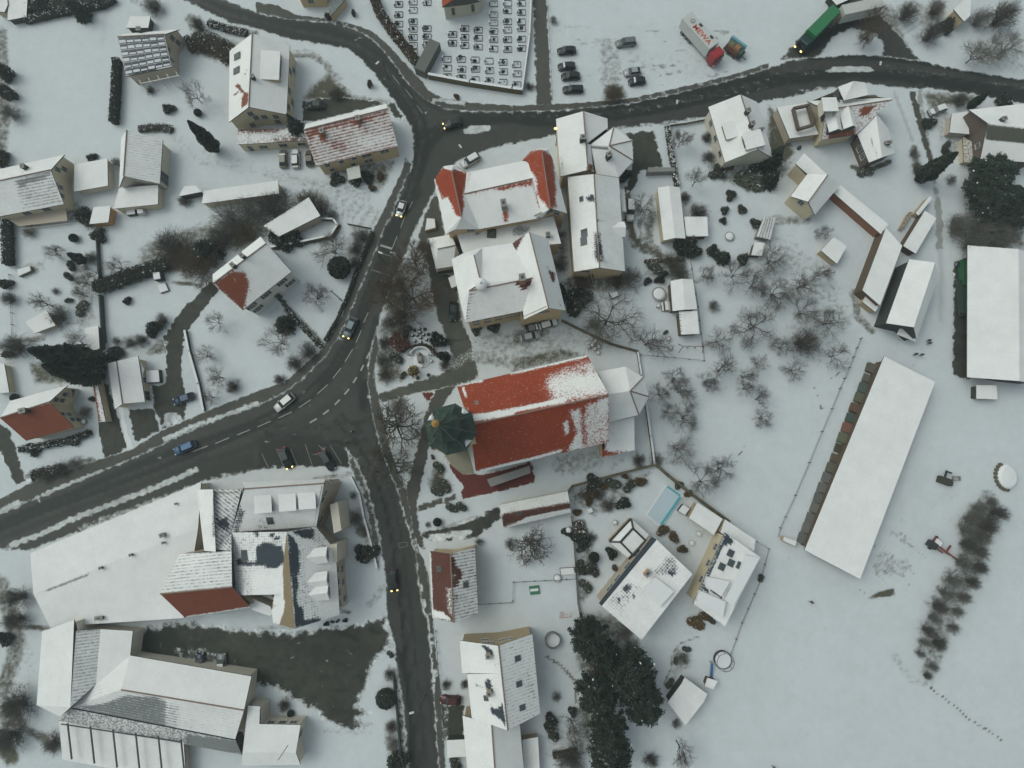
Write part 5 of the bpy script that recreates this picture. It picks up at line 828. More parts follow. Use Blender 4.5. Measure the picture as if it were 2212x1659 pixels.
for k in range(4):
    an = rot + k * math.pi / 2; m = MB(); n_ = Vector((math.cos(an), math.sin(an), 0)); m.box((base.x + n_.x * 3.17, base.y + n_.y * 3.17, 21), (.06, 1.6, 2.6), an); m.build('louvre_window', METAL, tw)
    m = MB(); q = base + n_ * 3.2; 
    m.tube(q + Vector((0, 0, 16)), q + n_ * .08 + Vector((0, 0, 16)), 1.0, n=16); m.build('clock_face', plain('clock_white', (.5, .48, .4), .6), tw)
cw = MB(); cw.prism([P(958,978,0), P(1008,963,0), P(1024,1022,0), P(998,1024,0), (P(975,1005,0))], .06, .12); o = cw.build('paved_court', mixmat('court_stone', (.2, .19, .14), (.5, .5, .48), None), None); o['kind'] = 'structure'
# ================================================================ vehicles
def loft(st, ring):
    "st: list of ring point lists, all same length"
    m = MB(); n = len(st[0]); vs = [v for r in st for v in r]
    fs = [(j * n + i, j * n + (i + 1) % n, (j + 1) * n + (i + 1) % n, (j + 1) * n + i) for j in range(len(st) - 1) for i in range(n)]
    m.add(vs, fs + [tuple(range(n - 1, -1, -1)), tuple(range((len(st) - 1) * n, len(st) * n))]); return m
CARM = {}
def car_meshes(L=4.4, W_=1.78, Hh=1.46, est=False):
    key = (L, W_, Hh, est)
    if key in CARM: return CARM[key]
    h = W_ / 2; X = lambda f: (f - .5) * L; st = []
    prof = [(0, .72, .42, .50), (.03, .86, .30, .68), (.12, .95, .22, .84), (.28, 1, .2, .93), (.34, 1, .2, .96), (.6, 1, .2, .97), (.8, 1, .2, .96), (.93, .96, .22, .93), (.985, .88, .3, .82), (1, .8, .42, .6)]
    for f, k, zb, zt in prof:
        x = -X(f) * -1; w0 = h * k; st.append([(-x, -w0 * .9, zb), (-x, -w0, zb + .15), (-x, -w0, zt - .16), (-x, -w0 * .86, zt), (-x, w0 * .86, zt), (-x, w0, zt - .16), (-x, w0, zb + .15), (-x, w0 * .9, zb)])
    body = loft(st, 8)
    r0, r1, r2, r3 = (.27, .42, .78 if not est else .88, .93 if not est else .97); z0, z1 = .9, Hh - .05; gl = []
    for f, zb, zt, k in ((r0, z0, z0 + .04, .84), (r1, z0, z1, .7), (r2, z0, z1 - .02, .7), (r3, z0, z0 + .06, .82)):
        x = X(f); wb = h * .9; wt = h * (k if zt > z0 + .1 else .88); gl.append([(-(-x) * -1 if False else -x, -wb, zb), (-x, -wt, zt), (-x, wt, zt), (-x, wb, zb)])
    glass = loft(gl, 4)
    rf = MB(); a = X(r1 + .01); b = X(r2 - .01); wt = h * .72
    rf.add([(-a, -wt, z1 - .02), (-a, wt, z1 - .02), (-b, wt, z1 - .03), (-b, -wt, z1 - .03), (-a, -wt * .93, z1 + .05), (-a, wt * .93, z1 + .05), (-b, wt * .93, z1 + .04), (-b, -wt * .93, z1 + .04)], [(3, 2, 1, 0), (4, 5, 6, 7), (0, 1, 5, 4), (1, 2, 6, 5), (2, 3, 7, 6), (3, 0, 4, 7)])
    wh = MB(); wh.tube((0, -.1, 0), (0, .1, 0), .32, n=14, m=0); wh.tube((0, -.11, 0), (0, .11, 0), .19, n=10, m=1)
    hl = MB(); hl.box((0, 0, 0), (.16, .30, .13)); hl2 = MB(); hl2.box((0, 0, 0), (.1, .26, .14))
    TY = plain('tyre', (.015, .015, .015), .9); RIM = plain('rim', (.25, .25, .26), .4, .6)
    mr = MB(); mr.box((0, 0, 0), (.16, .2, .13)); pl = MB(); pl.box((0, 0, 0), (.03, .5, .12))
    CARM[key] = (body, glass, rf, wh.mesh('wheel', [TY, RIM]), hl, hl2, mr, pl, z1); return CARM[key]
HLON = plain('headlight_lit', (1, .8, .3), emit=(1, .72, .22), es=2.5, var=0); HLOFF = plain('headlight_off', (.4, .4, .38), .2); TLON = plain('tail_light_lit', (.6, .02, .01), emit=(1, .05, .02), es=1.2, var=0); TLOFF = plain('tail_light', (.25, .01, .01), .3); CARGL = plain('car_glass', (.012, .016, .016), .12)
def car(label, x, y, hx, hy, color, L=4.4, W_=1.78, Hh=1.46, est=False, lit=False, brake=False, snow=None, group=None):
    "x, y: centre; hx, hy: a point in front of the car (plan positions)"
    A = P(x, y, 0); B = P(hx, hy, 0); an = math.atan2(B.y - A.y, B.x - A.x); z = .02
    root = empty('car', (A.x, A.y, z), label, 'car', group, an)
    body, glass, rf, wh, hl, tl, mr, pl, z1 = car_meshes(L, W_, Hh, est); cn = 'car_paint_%d_%d_%d' % tuple(int(c * 999) for c in color)
    pm = plain(cn, color, .35, .2, var=.04)
    obj('body', body.mesh('body', pm, True), root, True); obj('window_glass', glass.mesh('window_glass', CARGL), root, True); obj('roof', rf.mesh('roof', pm if snow != 'roof' and snow != 'all' else SNOWM), root, True)
    for sx in (-1, 1):
        for sy in (-1, 1): o = obj('wheel', wh, root, True); o.location = (sx * L * .3, sy * (W_ / 2 - .1), .32)
    for sy in (-1, 1):
        o = obj('headlight', hl.mesh('headlight', HLON if lit else HLOFF), root, True); o.location = (L / 2 - .15, sy * W_ * .34, .66)
        o = obj('tail_light', tl.mesh('tail_light', TLON if brake else TLOFF), root, True); o.location = (-L / 2 + .06, sy * W_ * .36, .74)
        o = obj('wing_mirror', mr.mesh('wing_mirror', pm), root, True); o.location = (L * .14, sy * (W_ / 2 + .06), .98)
    if lit:
        for sy in (-1, 1): m = MB(); m.box((0, 0, 0), (.06, .34, .2)); o = m.build('headlight_lens', HLON, root, True); o.location = (L / 2 - .03, sy * W_ * .33, .68)
    o = obj('number_plate', pl.mesh('number_plate', WHITEP), root, True); o.location = (-L / 2 - .0, 0, .5)
    if snow:
        def put(pts, z0_, z1_): q = MB(); q.prism(pts, z0_, z1_); q.build('snow_layer', SNOWM, root, True)
        if snow in ('all', 'hood', 'most'): put([(L * .23, -W_ * .38), (L * .45, -W_ * .33), (L * .45, W_ * .33), (L * .23, W_ * .38)], .92, 1.0)
        if snow in ('all', 'rear', 'most'): put([(-L * .46, -W_ * .34), (-L * .36, -W_ * .38), (-L * .36, W_ * .38), (-L * .46, W_ * .34)], .9, 1.03)
        if snow in ('all',): put([(-L * .33, -W_ * .34), (L * .1, -W_ * .34), (L * .1, W_ * .34), (-L * .33, W_ * .34)], z1, z1 + .12)
        if snow in ('edge',): put([(L * .1, -W_ * .36), (L * .2, -W_ * .36), (L * .2, W_ * .36), (L * .1, W_ * .36)], 1.0, 1.3)
    return root
DK = (.012, .02, .022); PG = 'cars parked on the snowy field'
def tc_(c, r, x, y, hx, hy): return (*t1(c, r, x, y), *t1(c, r, hx, hy))
car('dark blue-black car, topmost in the left column on the snowy parking field', *tc_(2, 0, 470, 455, 400, 460), DK, group=PG)
car('dark car with snowy windscreen, second in the left column on the parking field', *tc_(2, 0, 470, 590, 400, 595), DK, 4.1, snow='edge', group=PG)
car('plain black car, third in the left column on the parking field', *tc_(2, 0, 505, 675, 430, 680), (.008, .014, .013), group=PG)
car('black estate car at the bottom of the left column on the parking field', *tc_(2, 0, 525, 788, 440, 790), (.01, .014, .012), 4.8, est=True, group=PG)
car('grey-green estate car alone in the middle of the snowy parking field', *tc_(2, 0, 980, 385, 900, 395), (.13, .15, .14), 4.8, 1.85, 1.6, est=True, group=PG)
car('silver-grey car just above the small black car on the parking field', *tc_(2, 0, 1035, 638, 980, 645), (.28, .30, .30), 4.0, group=PG)
car('small black car with a snowy windscreen below the silver-grey car', *tc_(2, 0, 1075, 718, 1010, 725), (.01, .014, .013), 4.0, snow='edge', group=PG)
car('dark car with lit headlights turning at the upper junction', *tc_(1, 0, 1700, 1082, 1640, 1100), (.01, .018, .02), lit=True)
car('dark car in the shady yard behind the red-brown roofed house', *tc_(1, 0, 520, 925, 400, 925), (.01, .02, .018))
car('grey-beige car with snow edges, left of the snow-white car by the cream annex', *tc_(1, 0, 245, 1385, 243, 1300), (.16, .15, .12), snow='edge')
car('car fully covered in snow in front of the cream annex', *tc_(1, 0, 352, 1385, 350, 1300), (.45, .45, .43), 4.6, snow='all')
car('brownish car tucked against the corner of the red-brown roofed house', *tc_(1, 0, 472, 1380, 470, 1330), (.1, .08, .06), 3.9)
car('snow-covered estate car parked beside the red-winged building', *tc_(1, 0, 1855, 1400, 1770, 1450), (.4, .4, .38), 4.9, 1.9, 1.7, est=True, snow='all')
car('small white car with lit headlights driving down the main road', *tc_(1, 1, 1260, 155, 1240, 215), (.5, .51, .5), 3.8, 1.65, 1.45, lit=True)
car('silver-blue saloon with lit headlights in the main road curve', *tc_(1, 1, 822, 1178, 785, 1260), (.12, .15, .165), 4.9, 1.85, lit=True)
car('dark green-black car parked beside the school wall', *tc_(1, 1, 1705, 1035, 1700, 1130), (.01, .022, .02), 4.5)
car('white estate car driving through the wide junction bend', *tc_(1, 2, 255, 162, 180, 225), (.5, .5, .48), 4.9, 1.85, 1.5, est=True, lit=False)
car('dark car with glowing lights in a bay before the manor', *tc_(1, 2, 268, 640, 300, 720), DK, 4.7, 1.8, lit=True, brake=True)
car('dark blue-grey car parked askew at the right end of the bays', *tc_(1, 2, 625, 662, 660, 720), (.014, .022, .026), 4.8, 1.8, brake=True)
car('dark car with yellow headlights driving down the south road', *tc_(1, 2, 1192, 1690, 1200, 1760), (.01, .014, .018), 4.4, lit=True)
car('bright blue estate car on the main road at the left', *tc_(0, 2, 1612, 550, 1530, 585), (.03, .09, .18), 4.9, est=True)
car('dark blue car parked at the mouth of the winding driveway', *tc_(0, 2, 1603, 130, 1530, 155), (.015, .035, .08), 4.6)
car('silver saloon parked on the snowy church forecourt', *tc_(2, 1, 158, 1252, 240, 1235), (.32, .33, .33), 4.6)
car('silver car half hidden in front of the school gable', *tc_(2, 1, 185, 1180, 235, 1170), (.2, .2, .2), 4.2, snow='edge')
car('snow-covered car parked close to the right corner of the school', *tc_(2, 1, 310, 1150, 360, 1135), (.3, .3, .28), 4.4, snow='all')
car('white delivery van in the narrow yard right of the long house', *tc_(2, 1, 1016, 165, 1018, 260), (.46, .47, .47), 5.4, 1.95, 2.1, est=True, snow='all')
car('red car in the yard left of the patchy-roofed house', *tc_(1, 3, 1685, 1060, 1610, 1055), (.07, .008, .01), 4.3)
car('dark blue car in the corner of the ploughed yard beside the long farm building', *tc_(0, 3, 1745, 745, 1742, 690), (.008, .015, .035), 4.0)
car('grey car with a snowy roof next to the dark blue car in the ploughed yard', *tc_(0, 3, 1930, 750, 1930, 690), (.12, .13, .14), 4.2, snow='roof')
car('snow-capped car beside the dark trees near the right-hand road', *tc_(3, 0, 1445, 965, 1390, 985), (.2, .22, .22), 4.4, snow='all')
# ---- lorries
def lorry(label, x, y, hx, hy, boxc, cabc, L=11.5, Wd=2.5, Hb=3.9, cabL=2.2, cat='lorry', lit=False, roofdetail=None):
    A = P(x, y, 0); B = P(hx, hy, 0); an = math.atan2(B.y - A.y, B.x - A.x); root = empty('lorry', (A.x, A.y, .02), label, cat, None, an)
    m = MB(); m.box((0, 0, .85), (L + 1.6, 1.0, .35)); m.build('chassis', METAL, root, True)
    m = MB(); m.box((-cabL * .3, 0, 1.05 + (Hb - 1.05) / 2), (L, Wd, Hb - 1.05)); bx = m.build('cargo_box', boxc, root, True)
    m = MB(); c = L / 2 - cabL * .3 + .45 + cabL / 2; h2 = Hb * .82; k = Wd / 2 - .04
    st = [[(c - cabL / 2, -k, .5), (c - cabL / 2, -k, h2), (c - cabL / 2, k, h2), (c - cabL / 2, k, .5)], [(c + cabL * .28, -k, .5), (c + cabL * .28, -k, h2), (c + cabL * .28, k, h2), (c + cabL * .28, k, .5)], [(c + cabL * .5, -k * .94, .5), (c + cabL * .42, -k * .92, h2 * .93), (c + cabL * .42, k * .92, h2 * .93), (c + cabL * .5, k * .94, .5)]]
    loft(st, 4).build('cab', cabc, root, True)
    g = MB(); g.box((c + cabL * .48, 0, h2 * .62), (.12, Wd * .84, h2 * .3)); g.build('windscreen', CARGL, root, True)
    _, _, _, wh, *_ = car_meshes()
    for sx in (c, -L * .3, -L * .3 - 1.3, -L * .3 + 1.3):
        for sy in (-1, 1): o = obj('wheel', wh, root, True); o.location = (sx, sy * (Wd / 2 - .2), .48); o.scale = (1.5, 1.6, 1.5)
    for sy in (-1, 1):
        h_ = MB(); h_.box((0, 0, 0), (.2, .45, .28)); o = h_.build('headlight', HLON if lit else HLOFF, root, True); o.location = (c + cabL * .52, sy * (Wd / 2 - .35), .95)
        h_ = MB(); h_.box((0, 0, 0), (.12, .22, .5)); o = h_.build('wing_mirror', METAL, root, True); o.location = (c + cabL * .4, sy * (Wd / 2 + .2), 1.9)
    return root, L, Wd, Hb, cabL
GREENT = plain('green_tarpaulin', (.015, .14, .05), .6, var=.08); REDC = plain('red_cab_paint', (.28, .015, .02), .4, var=.1)
lorry('green lorry with headlights on coming out of the side road', *tc_(3, 0, 392, 298, 290, 400), GREENT, plain('green_cab', (.01, .03, .03), .4), L=8.8, lit=True, cabL=2.0)
lorry('white lorry with a snowy roof and a hatch following into the side road', *tc_(3, 0, 715, 165, 600, 190), plain('white_box', (.42, .43, .40), .6), plain('dark_cab', (.1, .08, .06), .5), L=9.6, lit=True, cabL=2.0)
root, L, Wd, Hb, cabL = lorry('white lorry with large red MEWA lettering and a red cab on the parking field', *tc_(2, 0, 1598, 385, 1740, 545), plain('white_box_dusty', (.43, .44, .42), .6, var=.12), REDC, L=9.6, Wd=2.9, Hb=3.8, cabL=2.3)
def word(txt, size, loc, rot, mat, parent, name='lettering'):
    cu = bpy.data.curves.new(name, 'FONT'); cu.body = txt; cu.size = size; cu.extrude = .01; cu.align_x = 'CENTER'; cu.align_y = 'CENTER'; cu.offset = .03
    o = bpy.data.objects.new(name, cu); COL.objects.link(o); dg = bpy.context.evaluated_depsgraph_get(); dg.update(); me = bpy.data.meshes.new_from_object(o.evaluated_get(dg)); bpy.data.objects.remove(o)
    me.materials.clear(); me.materials.append(mat); o = obj(name, me, parent, True); o.location = loc; o.rotation_euler = rot; return o
RL_ = plain('red_lettering', (.42, .05, .03), .6)
wd_ = word('MEWA', 1.85, (.35, -.45, Hb + .02), (0, 0, 0), RL_, root); wd_.scale = (1.05, .95, 1)
m = MB(); m.tube((-3.5, .1, Hb + .01), (-3.5, .1, Hb + .03), .62, n=20); m.build('round_emblem', plain('emblem_grey', (.17, .2, .2), .7), root, True)
m = MB()
for a_ in range(0, 6): m.box((-3.5 + math.cos(a_ * 1.047) * .28, .1 + math.sin(a_ * 1.047) * .28, Hb + .045), (.4, .12, .02), a_ * 1.047)
m.build('emblem_spokes', WHITEP, root, True)
for xx in (-1.6, 2.2): m = MB(); m.box((xx, .85, Hb + .06), (.9, .5, .14)); m.build('roof_hatch', METAL, root, True)
# ---- loaded trailer next to it
A = P(*t1(2, 0, 1910, 455), 0); an = math.radians(52 + 90); tr = empty('trailer', (A.x, A.y, 0), 'small loaded trailer with a light blue board beside the white lorry', 'trailer', None, math.radians(-40))
m = MB(); m.box((0, 0, .75), (4.6, 2.6, .25)); m.box((2.9, 0, .6), (1.4, .12, .12)); m.build('trailer_bed', METAL, tr, True)
for i, (cx, cy, dx, dy, hh, cc) in enumerate(((-.2, .95, 4.2, .6, 1.7, (.13, .28, .33)), (-1.2, -.2, 1.5, 1.3, 1.3, (.12, .11, .06)), (.4, -.2, 1.4, 1.4, 1.5, (.22, .12, .05)), (1.6, -.3, .9, 1.4, 1.1, (.05, .08, .05)), (-.3, -1.0, 3.0, .4, 1.2, (.15, .06, .03)))):
    m = MB(); m.box((cx, cy, .88 + hh / 2), (dx, dy, hh)); m.box((cx, cy, .9 + hh), (dx * .8, dy * .8, .15)); m.build('load', plain('load_%d' % i, cc, .7), tr, True)
for sx in (-.7, .7):
    for sy in (-1, 1): o = obj('wheel', car_meshes()[3], tr, True); o.location = (sx, sy * 1.25, .35)
# ---- farm machines
def machine(label, x, y, an, parts, cat='farm machine', name='farm_machine'):
    A = P(x, y, 0); root = empty(name, (A.x, A.y, 0), label, cat, None, an)
    for nm, pr, mt in parts:
        m = MB()
        for q in pr: m.box(*q) if q.__class__ is tuple and len(q) in (2, 3) else None
        m.build(nm, mt, root, True)
    return root
OR = plain('orange_paint', (.42, .16, .01), .5); GR = plain('green_machine', (.008, .07, .025), .5); RD = plain('rusty_red', (.16, .04, .03), .6)
r = machine('green combine harvester body beside the largest barn', *t1(3, 1, 1672, 715), 0, [('hull', [((0, 0, 1.2), (2.2, 5.8, 1.7)), ((.1, .6, 2.1), (1.6, 3.4, .5))], GR), ('cab', [((0, -2.2, 2.3), (1.4, 1.2, .9))], CARGL)], 'harvester', 'harvester')
for sy in (-2, 2.2):
    for sx in (-1, 1): o = obj('wheel', car_meshes()[3], r, True); o.location = (sx * 1.3, sy, .6); o.scale = (1.9, 1.9, 1.9); o.rotation_euler = (0, 0, math.pi / 2)
r = machine('orange implement frame on a dark trailer beside the largest barn', *t1(3, 1, 1690, 925), 0, [('trailer_bed', [((-.9, 0, 1.0), (2.6, 8.2, .3)), ((-.9, -2.4, 1.4), (2.2, 2.4, .6))], plain('dark_green_bed', (.02, .04, .03), .7)), ('frame', [((.35, 0, 1.6), (1.1, 8.0, .5)), ((.35, 3.4, 1.9), (1.0, .5, .4))], OR)], 'trailer', 'implement_trailer')
for sy in (-2, 2):
    for sx in (-1, 1): o = obj('wheel', car_meshes()[3], r, True); o.location = (sx * 1.2, sy, .45); o.scale = (1.3, 1.3, 1.3); o.rotation_euler = (0, 0, math.pi / 2)
r = machine('rusty red field implement with a long boom lying in the snow', *t1(3, 2, 1470, 1410), math.radians(-38), [('frame', [((0, 0, .7), (4.4, .35, .3)), ((-1.2, .5, .8), (1.8, 1.2, .6)), ((.2, -.6, .7), (1.4, .3, .25)), ((3.6, .1, .6), (5.0, .25, .25)), ((1.4, .7, .7), (.3, 2.0, .25))], RD), ('hopper', [((-2.0, -.7, 1.0), (1.7, 1.3, 1.1))], METAL), ('snow_layer', [((-1.2, .5, 1.16), (1.5, 1.0, .12))], SNOWM)])
for s_ in (-1, 1): o = obj('wheel', car_meshes()[3], r, True); o.location = (-1.6, s_ * 1.5, .35)
r = machine('dark overturned feed trough with a curved pipe in the snow behind the long barn', *t1(3, 2, 1505, 835), math.radians(-20), [('trough', [((0, 0, .6), (2.6, 1.4, 1.1)), ((.9, -.1, .5), (1.6, 1.0, .8))], plain('dark_trough', (.035, .035, .025), .8)), ('pipe', [((-.3, 1.3, .9), (.3, 1.8, .3)), ((.3, 2.0, .9), (1.1, .3, .3))], METAL)])
r = machine('curved grey metal frame beside the dark trough', *t1(3, 2, 1615, 820), 0, [('frame', [((0, .5, .5), (1.4, .2, .5)), ((-.7, .1, .4), (.2, 1.0, .4)), ((.7, .0, .4), (.2, .8, .4)), ((0, -.3, .2), (.9, .15, .2))], STONE)])
r = machine('round hay pile ringed with bales and capped by snow at the right edge', *t1(3, 2, 2050, 800), 0, [], 'silage heap', 'silage_heap')
m = MB(); m.lathe([(2.2, 0), (2.0, .7), (1.6, 1.0), (.1, 1.1)], 18, (0, 0, 0), sy=1.25); m.build('heap', SNOWM, r, True)
for k in range(10):
    a_ = 2.0 + k * .3; m = MB(); m.lathe([(.35, 0), (.42, .25), (.35, .5), (.1, .6)], 8, (math.cos(a_) * 2.25, math.sin(a_) * 2.8, 0)); m.build('bale', plain('bale_cover', (.09, .08, .05), .8), r, True)
# stacked material along the long barn: each stack its own thing
cols = [(.09,.085,.06),(.12,.11,.09),(.06,.08,.07),(.09,.09,.055),(.10,.06,.04),(.05,.07,.06),(.15,.075,.05),(.1,.11,.07),(.07,.06,.04),(.12,.09,.06),(.09,.085,.06),(.11,.11,.1),(.11,.11,.1),(.1,.1,.09),(.12,.12,.1),(.11,.11,.1),(.12,.12,.11),(.1,.1,.09)]
what = ['mossy timber stack', 'pale round pallet stack', 'green tarpaulin crate', 'flat mossy board stack', 'reddish brick pallet', 'teal crate', 'orange-red clay pipe pile', 'greenish crate', 'brown log pile', 'rusty drum stack', 'grey-brown pallet', 'first concrete slab stack', 'second concrete slab stack', 'third concrete slab stack', 'fourth concrete slab stack', 'fifth concrete slab stack', 'sixth concrete slab stack', 'end slab stack']
E0 = (t1(3, 1, 905, 1480)); E1 = t1(3, 2, 285, 1370)
for k in range(18):
    f = (k + .5) / 18; x = E0[0] + (E1[0] - E0[0]) * f; y = E0[1] + (E1[1] - E0[1]) * f; A = P(x - 4, y, 0); an = math.atan2(-(E1[1] - E0[1]), E1[0] - E0[0])
    root = empty('material_stack', (A.x, A.y, 0), '%s, number %d counted from the upper end along the long barn wall' % (what[k], k + 1), 'stack', 'building material stacked along the long barn', an)
    m = MB(); wd = 1.7; ln = 2.25
    for q in range(3): m.box((R.uniform(-.08, .08), R.uniform(-.1, .1), .28 + q * .32), (ln - R.random() * .3, wd - R.random() * .2, .27), R.uniform(-.04, .04))
    if k in (1, 8, 9):
        m = MB()
        for q in range(6): m.tube((-.8 + q * .33, -.7, .3), (-.8 + q * .33, .7, .3), .17, n=8)
        for q in range(5): m.tube((-.65 + q * .33, -.7, .58), (-.65 + q * .33, .7, .58), .17, n=8)
    m.build('stack', plain('stack_%d' % k, cols[k], .85, var=.35, ns=3), root, True)
# ================================================================ cemetery
HS = [plain('headstone_dark', (.035, .035, .035), .4), plain('headstone_grey', (.12, .12, .11), .6), plain('headstone_brown', (.08, .045, .03), .5)]
rows = dict(a=(1225, [40, 130, 210, 290]), b=(1350, [20, 90, 190, 255, 325, 395, 455]), c=(1470, [25, 250, 320, 390]), d=(1690, [300, 375]), e=(1795, [250, 325, 395]), f=(1912, [262, 332, 408]), g=(2045, [35, 130, 200, 272, 345, 425]), h=(2165, [30, 95, 190, 262, 345, 430]), i=(2285, [30, 110, 190, 250, 340, 420]))
low = dict(a=(1642, [515, 590, 665]), b=(1765, [515, 600, 675]), c=(1885, [520, 600, 690]), d=(2005, [530, 612, 700]), e=(2125, [540, 622, 712]), f=(2243, [560, 640, 735]))
CN = ['first', 'second', 'third', 'fourth', 'fifth', 'sixth', 'seventh', 'eighth', 'ninth']
NN = CN
def grave(px, py, label):
    A = P(*t1(1, 0, px, py), .0); root = empty('grave', (A.x, A.y, 0), label, 'grave', 'graves in the snowy cemetery', R.uniform(-.04, .04)); k = R.randrange(3)
    m = MB(); a, b_ = 1.9, 1.5
    for c_, d_ in (((0, b_ / 2, .1), (a, .08, .16)), ((0, -b_ / 2, .1), (a, .08, .16)), ((a / 2, 0, .1), (.08, b_, .16))): m.box(c_, d_)
    m.build('kerb', HS[R.randrange(3)], root, True)
    m = MB(); w2 = R.uniform(.45, 1.0); hh = R.uniform(.5, .95); m.box((-a / 2, 0, hh / 2), (.16, w2, hh)); 
    if k == 0: m.box((-a / 2, 0, hh + .12), (.16, w2 * .5, .25))
    m.build('headstone', HS[k], root, True)
    m = MB(); m.box((-a / 2, 0, hh + (.27 if k == 0 else .03)), (.24, w2 * (.5 if k == 0 else 1), .06)); m.build('snow_layer', SNOWM, root, True)
    if R.random() < .75:
        vs, fs = clump(R.uniform(.15, .5), R.uniform(.3, 1.0), 60, .13); o = obj('grave_shrub', mesh('grave_shrub', vs, fs, EVER), root, True); o.location = (R.uniform(-.4, .1), R.uniform(-.35, .35), 0)
    if R.random() < .6: m = MB(); m.tube((.3, .2, 0), (.3, .2, .25), .12, n=8); m.build('lantern', HS[0], root, True)
def clump(r, h, n, s):
    vs, fs = [], []
    for i in range(n):
        a = R.random() * 6.283; el = math.acos(R.random()); rr = (.75 + .25 * R.random()); c = Vector((math.cos(a) * math.sin(el) * r * rr, math.sin(a) * math.sin(el) * r * rr, h * (.15 + .85 * math.cos(el) * rr)))
        u = Vector((R.gauss(0, 1), R.gauss(0, 1), R.gauss(0, 1))).normalized(); v = u.orthogonal().normalized(); k = s * R.uniform(.6, 1.3); b = len(vs)
        vs += [c - u * k - v * k * .6, c + u * k - v * k * .4, c + u * k * .6 + v * k, c - u * k * .8 + v * k * .7]; fs.append((b, b + 1, b + 2, b + 3))
    return vs, fs
for ci, (k, (px, ys_)) in enumerate(rows.items()):
    for ri, py in enumerate(ys_): grave(px + 8, py, 'grave in the upper block, %s column from the left hedge, %s from the top' % (CN[ci], NN[ri]))
for ci, (k, (px, ys_)) in enumerate(low.items()):
    for ri, py in enumerate(ys_): grave(px + 8 + (ri % 2) * 4, py, 'grave in the lower block, %s column from the left, %s row from the top' % (CN[ci], NN[ri]))
# ================================================================ walls, fences, hedges
def wall(label, pts, h, wd=.35, mat=None, cap=True, name='wall', cat='wall'):
    ps = [P(*q, 0) for q in pts]; c = sum(ps, Vector()) / len(ps); root = empty(name, (c.x, c.y, 0), label, cat)
    m = MB(); s_ = MB()
    for a, b in zip(ps, ps[1:]):
        d = b - a; an = math.atan2(d.y, d.x); mid = (a + b) / 2; m.box((mid.x, mid.y, h / 2), (d.length + wd * .6, wd, h), an); s_.box((mid.x, mid.y, h + .05), (d.length + wd * .6, wd * 1.15, .1), an)
    m.build(name, mat or wallm('grey'), root)
    if cap: s_.build('snow_layer', SNOWM, root)
    return root
def fence(label, pts, h=1.1, gap=2.2, board=False, mat=None):
    ps = [P(*q, 0) for q in pts]; c = sum(ps, Vector()) / len(ps); root = empty('fence', (c.x, c.y, 0), label, 'fence'); mt = mat or WOOD; rl = MB(); n = 0
    for a, b in zip(ps, ps[1:]):
        d = b - a; an = math.atan2(d.y, d.x); mid = (a + b) / 2
        if board: rl.box((mid.x, mid.y, h / 2), (d.length, .05, h * .85), an)
        else:
            for zz in (.4, .8): rl.box((mid.x, mid.y, h * zz), (d.length, .04, .05), an)
        k = max(1, int(d.length / gap))
        for i in range(k):
            q = a.lerp(b, i / k)
            if n == 0: pm = MB(); pm.box((0, 0, h / 2), (.12, .12, h)); proto = pm.build('post', mt, None); proto.location = q; attach(proto, root)
            else:
                o = proto.copy(); COL.objects.link(o); o.location = q; attach(o, root)
            n += 1
    rl.build('rail', mt, root); return root
HEDGES = {}
def hedge(label, pts, wd, h, mat=None, dens=14, snow=.0, s=.15, name='hedge', cat='hedge'):
    ps = [P(*q, 0) for q in pts]; c = sum(ps, Vector()) / len(ps); root = empty(name, (c.x, c.y, 0), label, cat); vs, fs, mi = [], [], []
    core = MB()
    for a, b in zip(ps, ps[1:]):
        d = b - a; L = d.length; e = d / max(L, .01); nrm = Vector((-e.y, e.x, 0)); an = math.atan2(d.y, d.x); mid = (a + b) / 2; core.box((mid.x, mid.y, h * .4), (L, wd * .6, h * .8), an)
        for i in range(int(L * (wd + h) * dens * 1.9)):
            u = R.random() * L; w_ = R.uniform(-1, 1); z = h * (1 - .25 * abs(w_) ** 3) if R.random() < .6 else R.uniform(.1, 1) * h
            if z < h * .8: w_ = math.copysign(R.uniform(.75, 1), w_)
            q = a + e * u + nrm * w_ * wd / 2 * R.uniform(.85, 1.12) + Vector((0, 0, z * R.uniform(.85, 1.08)))
            n_ = Vector((R.gauss(0, 1), R.gauss(0, 1), R.gauss(0, 1))).normalized(); v = n_.orthogonal().normalized(); k = s * R.uniform(.6, 1.4); bq = len(vs)
            vs += [q - n_ * k - v * k * .6, q + n_ * k - v * k * .4, q + n_ * k * .6 + v * k, q - n_ * k * .8 + v * k * .7]; fs.append((bq, bq + 1, bq + 2, bq + 3)); mi.append(1 if R.random() < (snow + .01 if z > h * .8 else .006) else 0)
    obj('foliage', mesh('foliage', vs, fs, [mat or HEDGEM, SNOWM], mi=mi), root); core.build('branches', plain('hedge_core', (.02, .02, .012), .9), root); return root
hedge('dark clipped hedge with a snowy left edge along the meadow', T(0, 0, 1040,540, 1035,700, 1010,1080), 1.7, 2.0, EVER, 16, .05)
hedge('brown beech hedge along the left side of the cemetery', T(1, 0, 1015,-20, 1080,140, 1180,290, 1300,440, 1425,600), 2.2, 1.8, HEDGEB, 14, .06)
wall('tall mossy retaining wall along the front of the cemetery', T(1, 0, 1500,680, 1850,745, 2212,800) + T(2, 0, 80,810), 1.7, .5, plain('mossy_wall', (.09, .075, .04), .9, var=.3, ns=1.2))
wall('dark cemetery side wall along the lane', T(2, 0, 85,815, 150,330, 165,0, 168,-40), 1.2, .3, plain('mossy_wall', (.09, .075, .04)))
wall('grey slate roofed gate wall at the cemetery corner', T(1, 0, 1440,640, 1545,440), 2.4, 2.6, plain('slate_slab', (.10, .105, .09), .8), False)
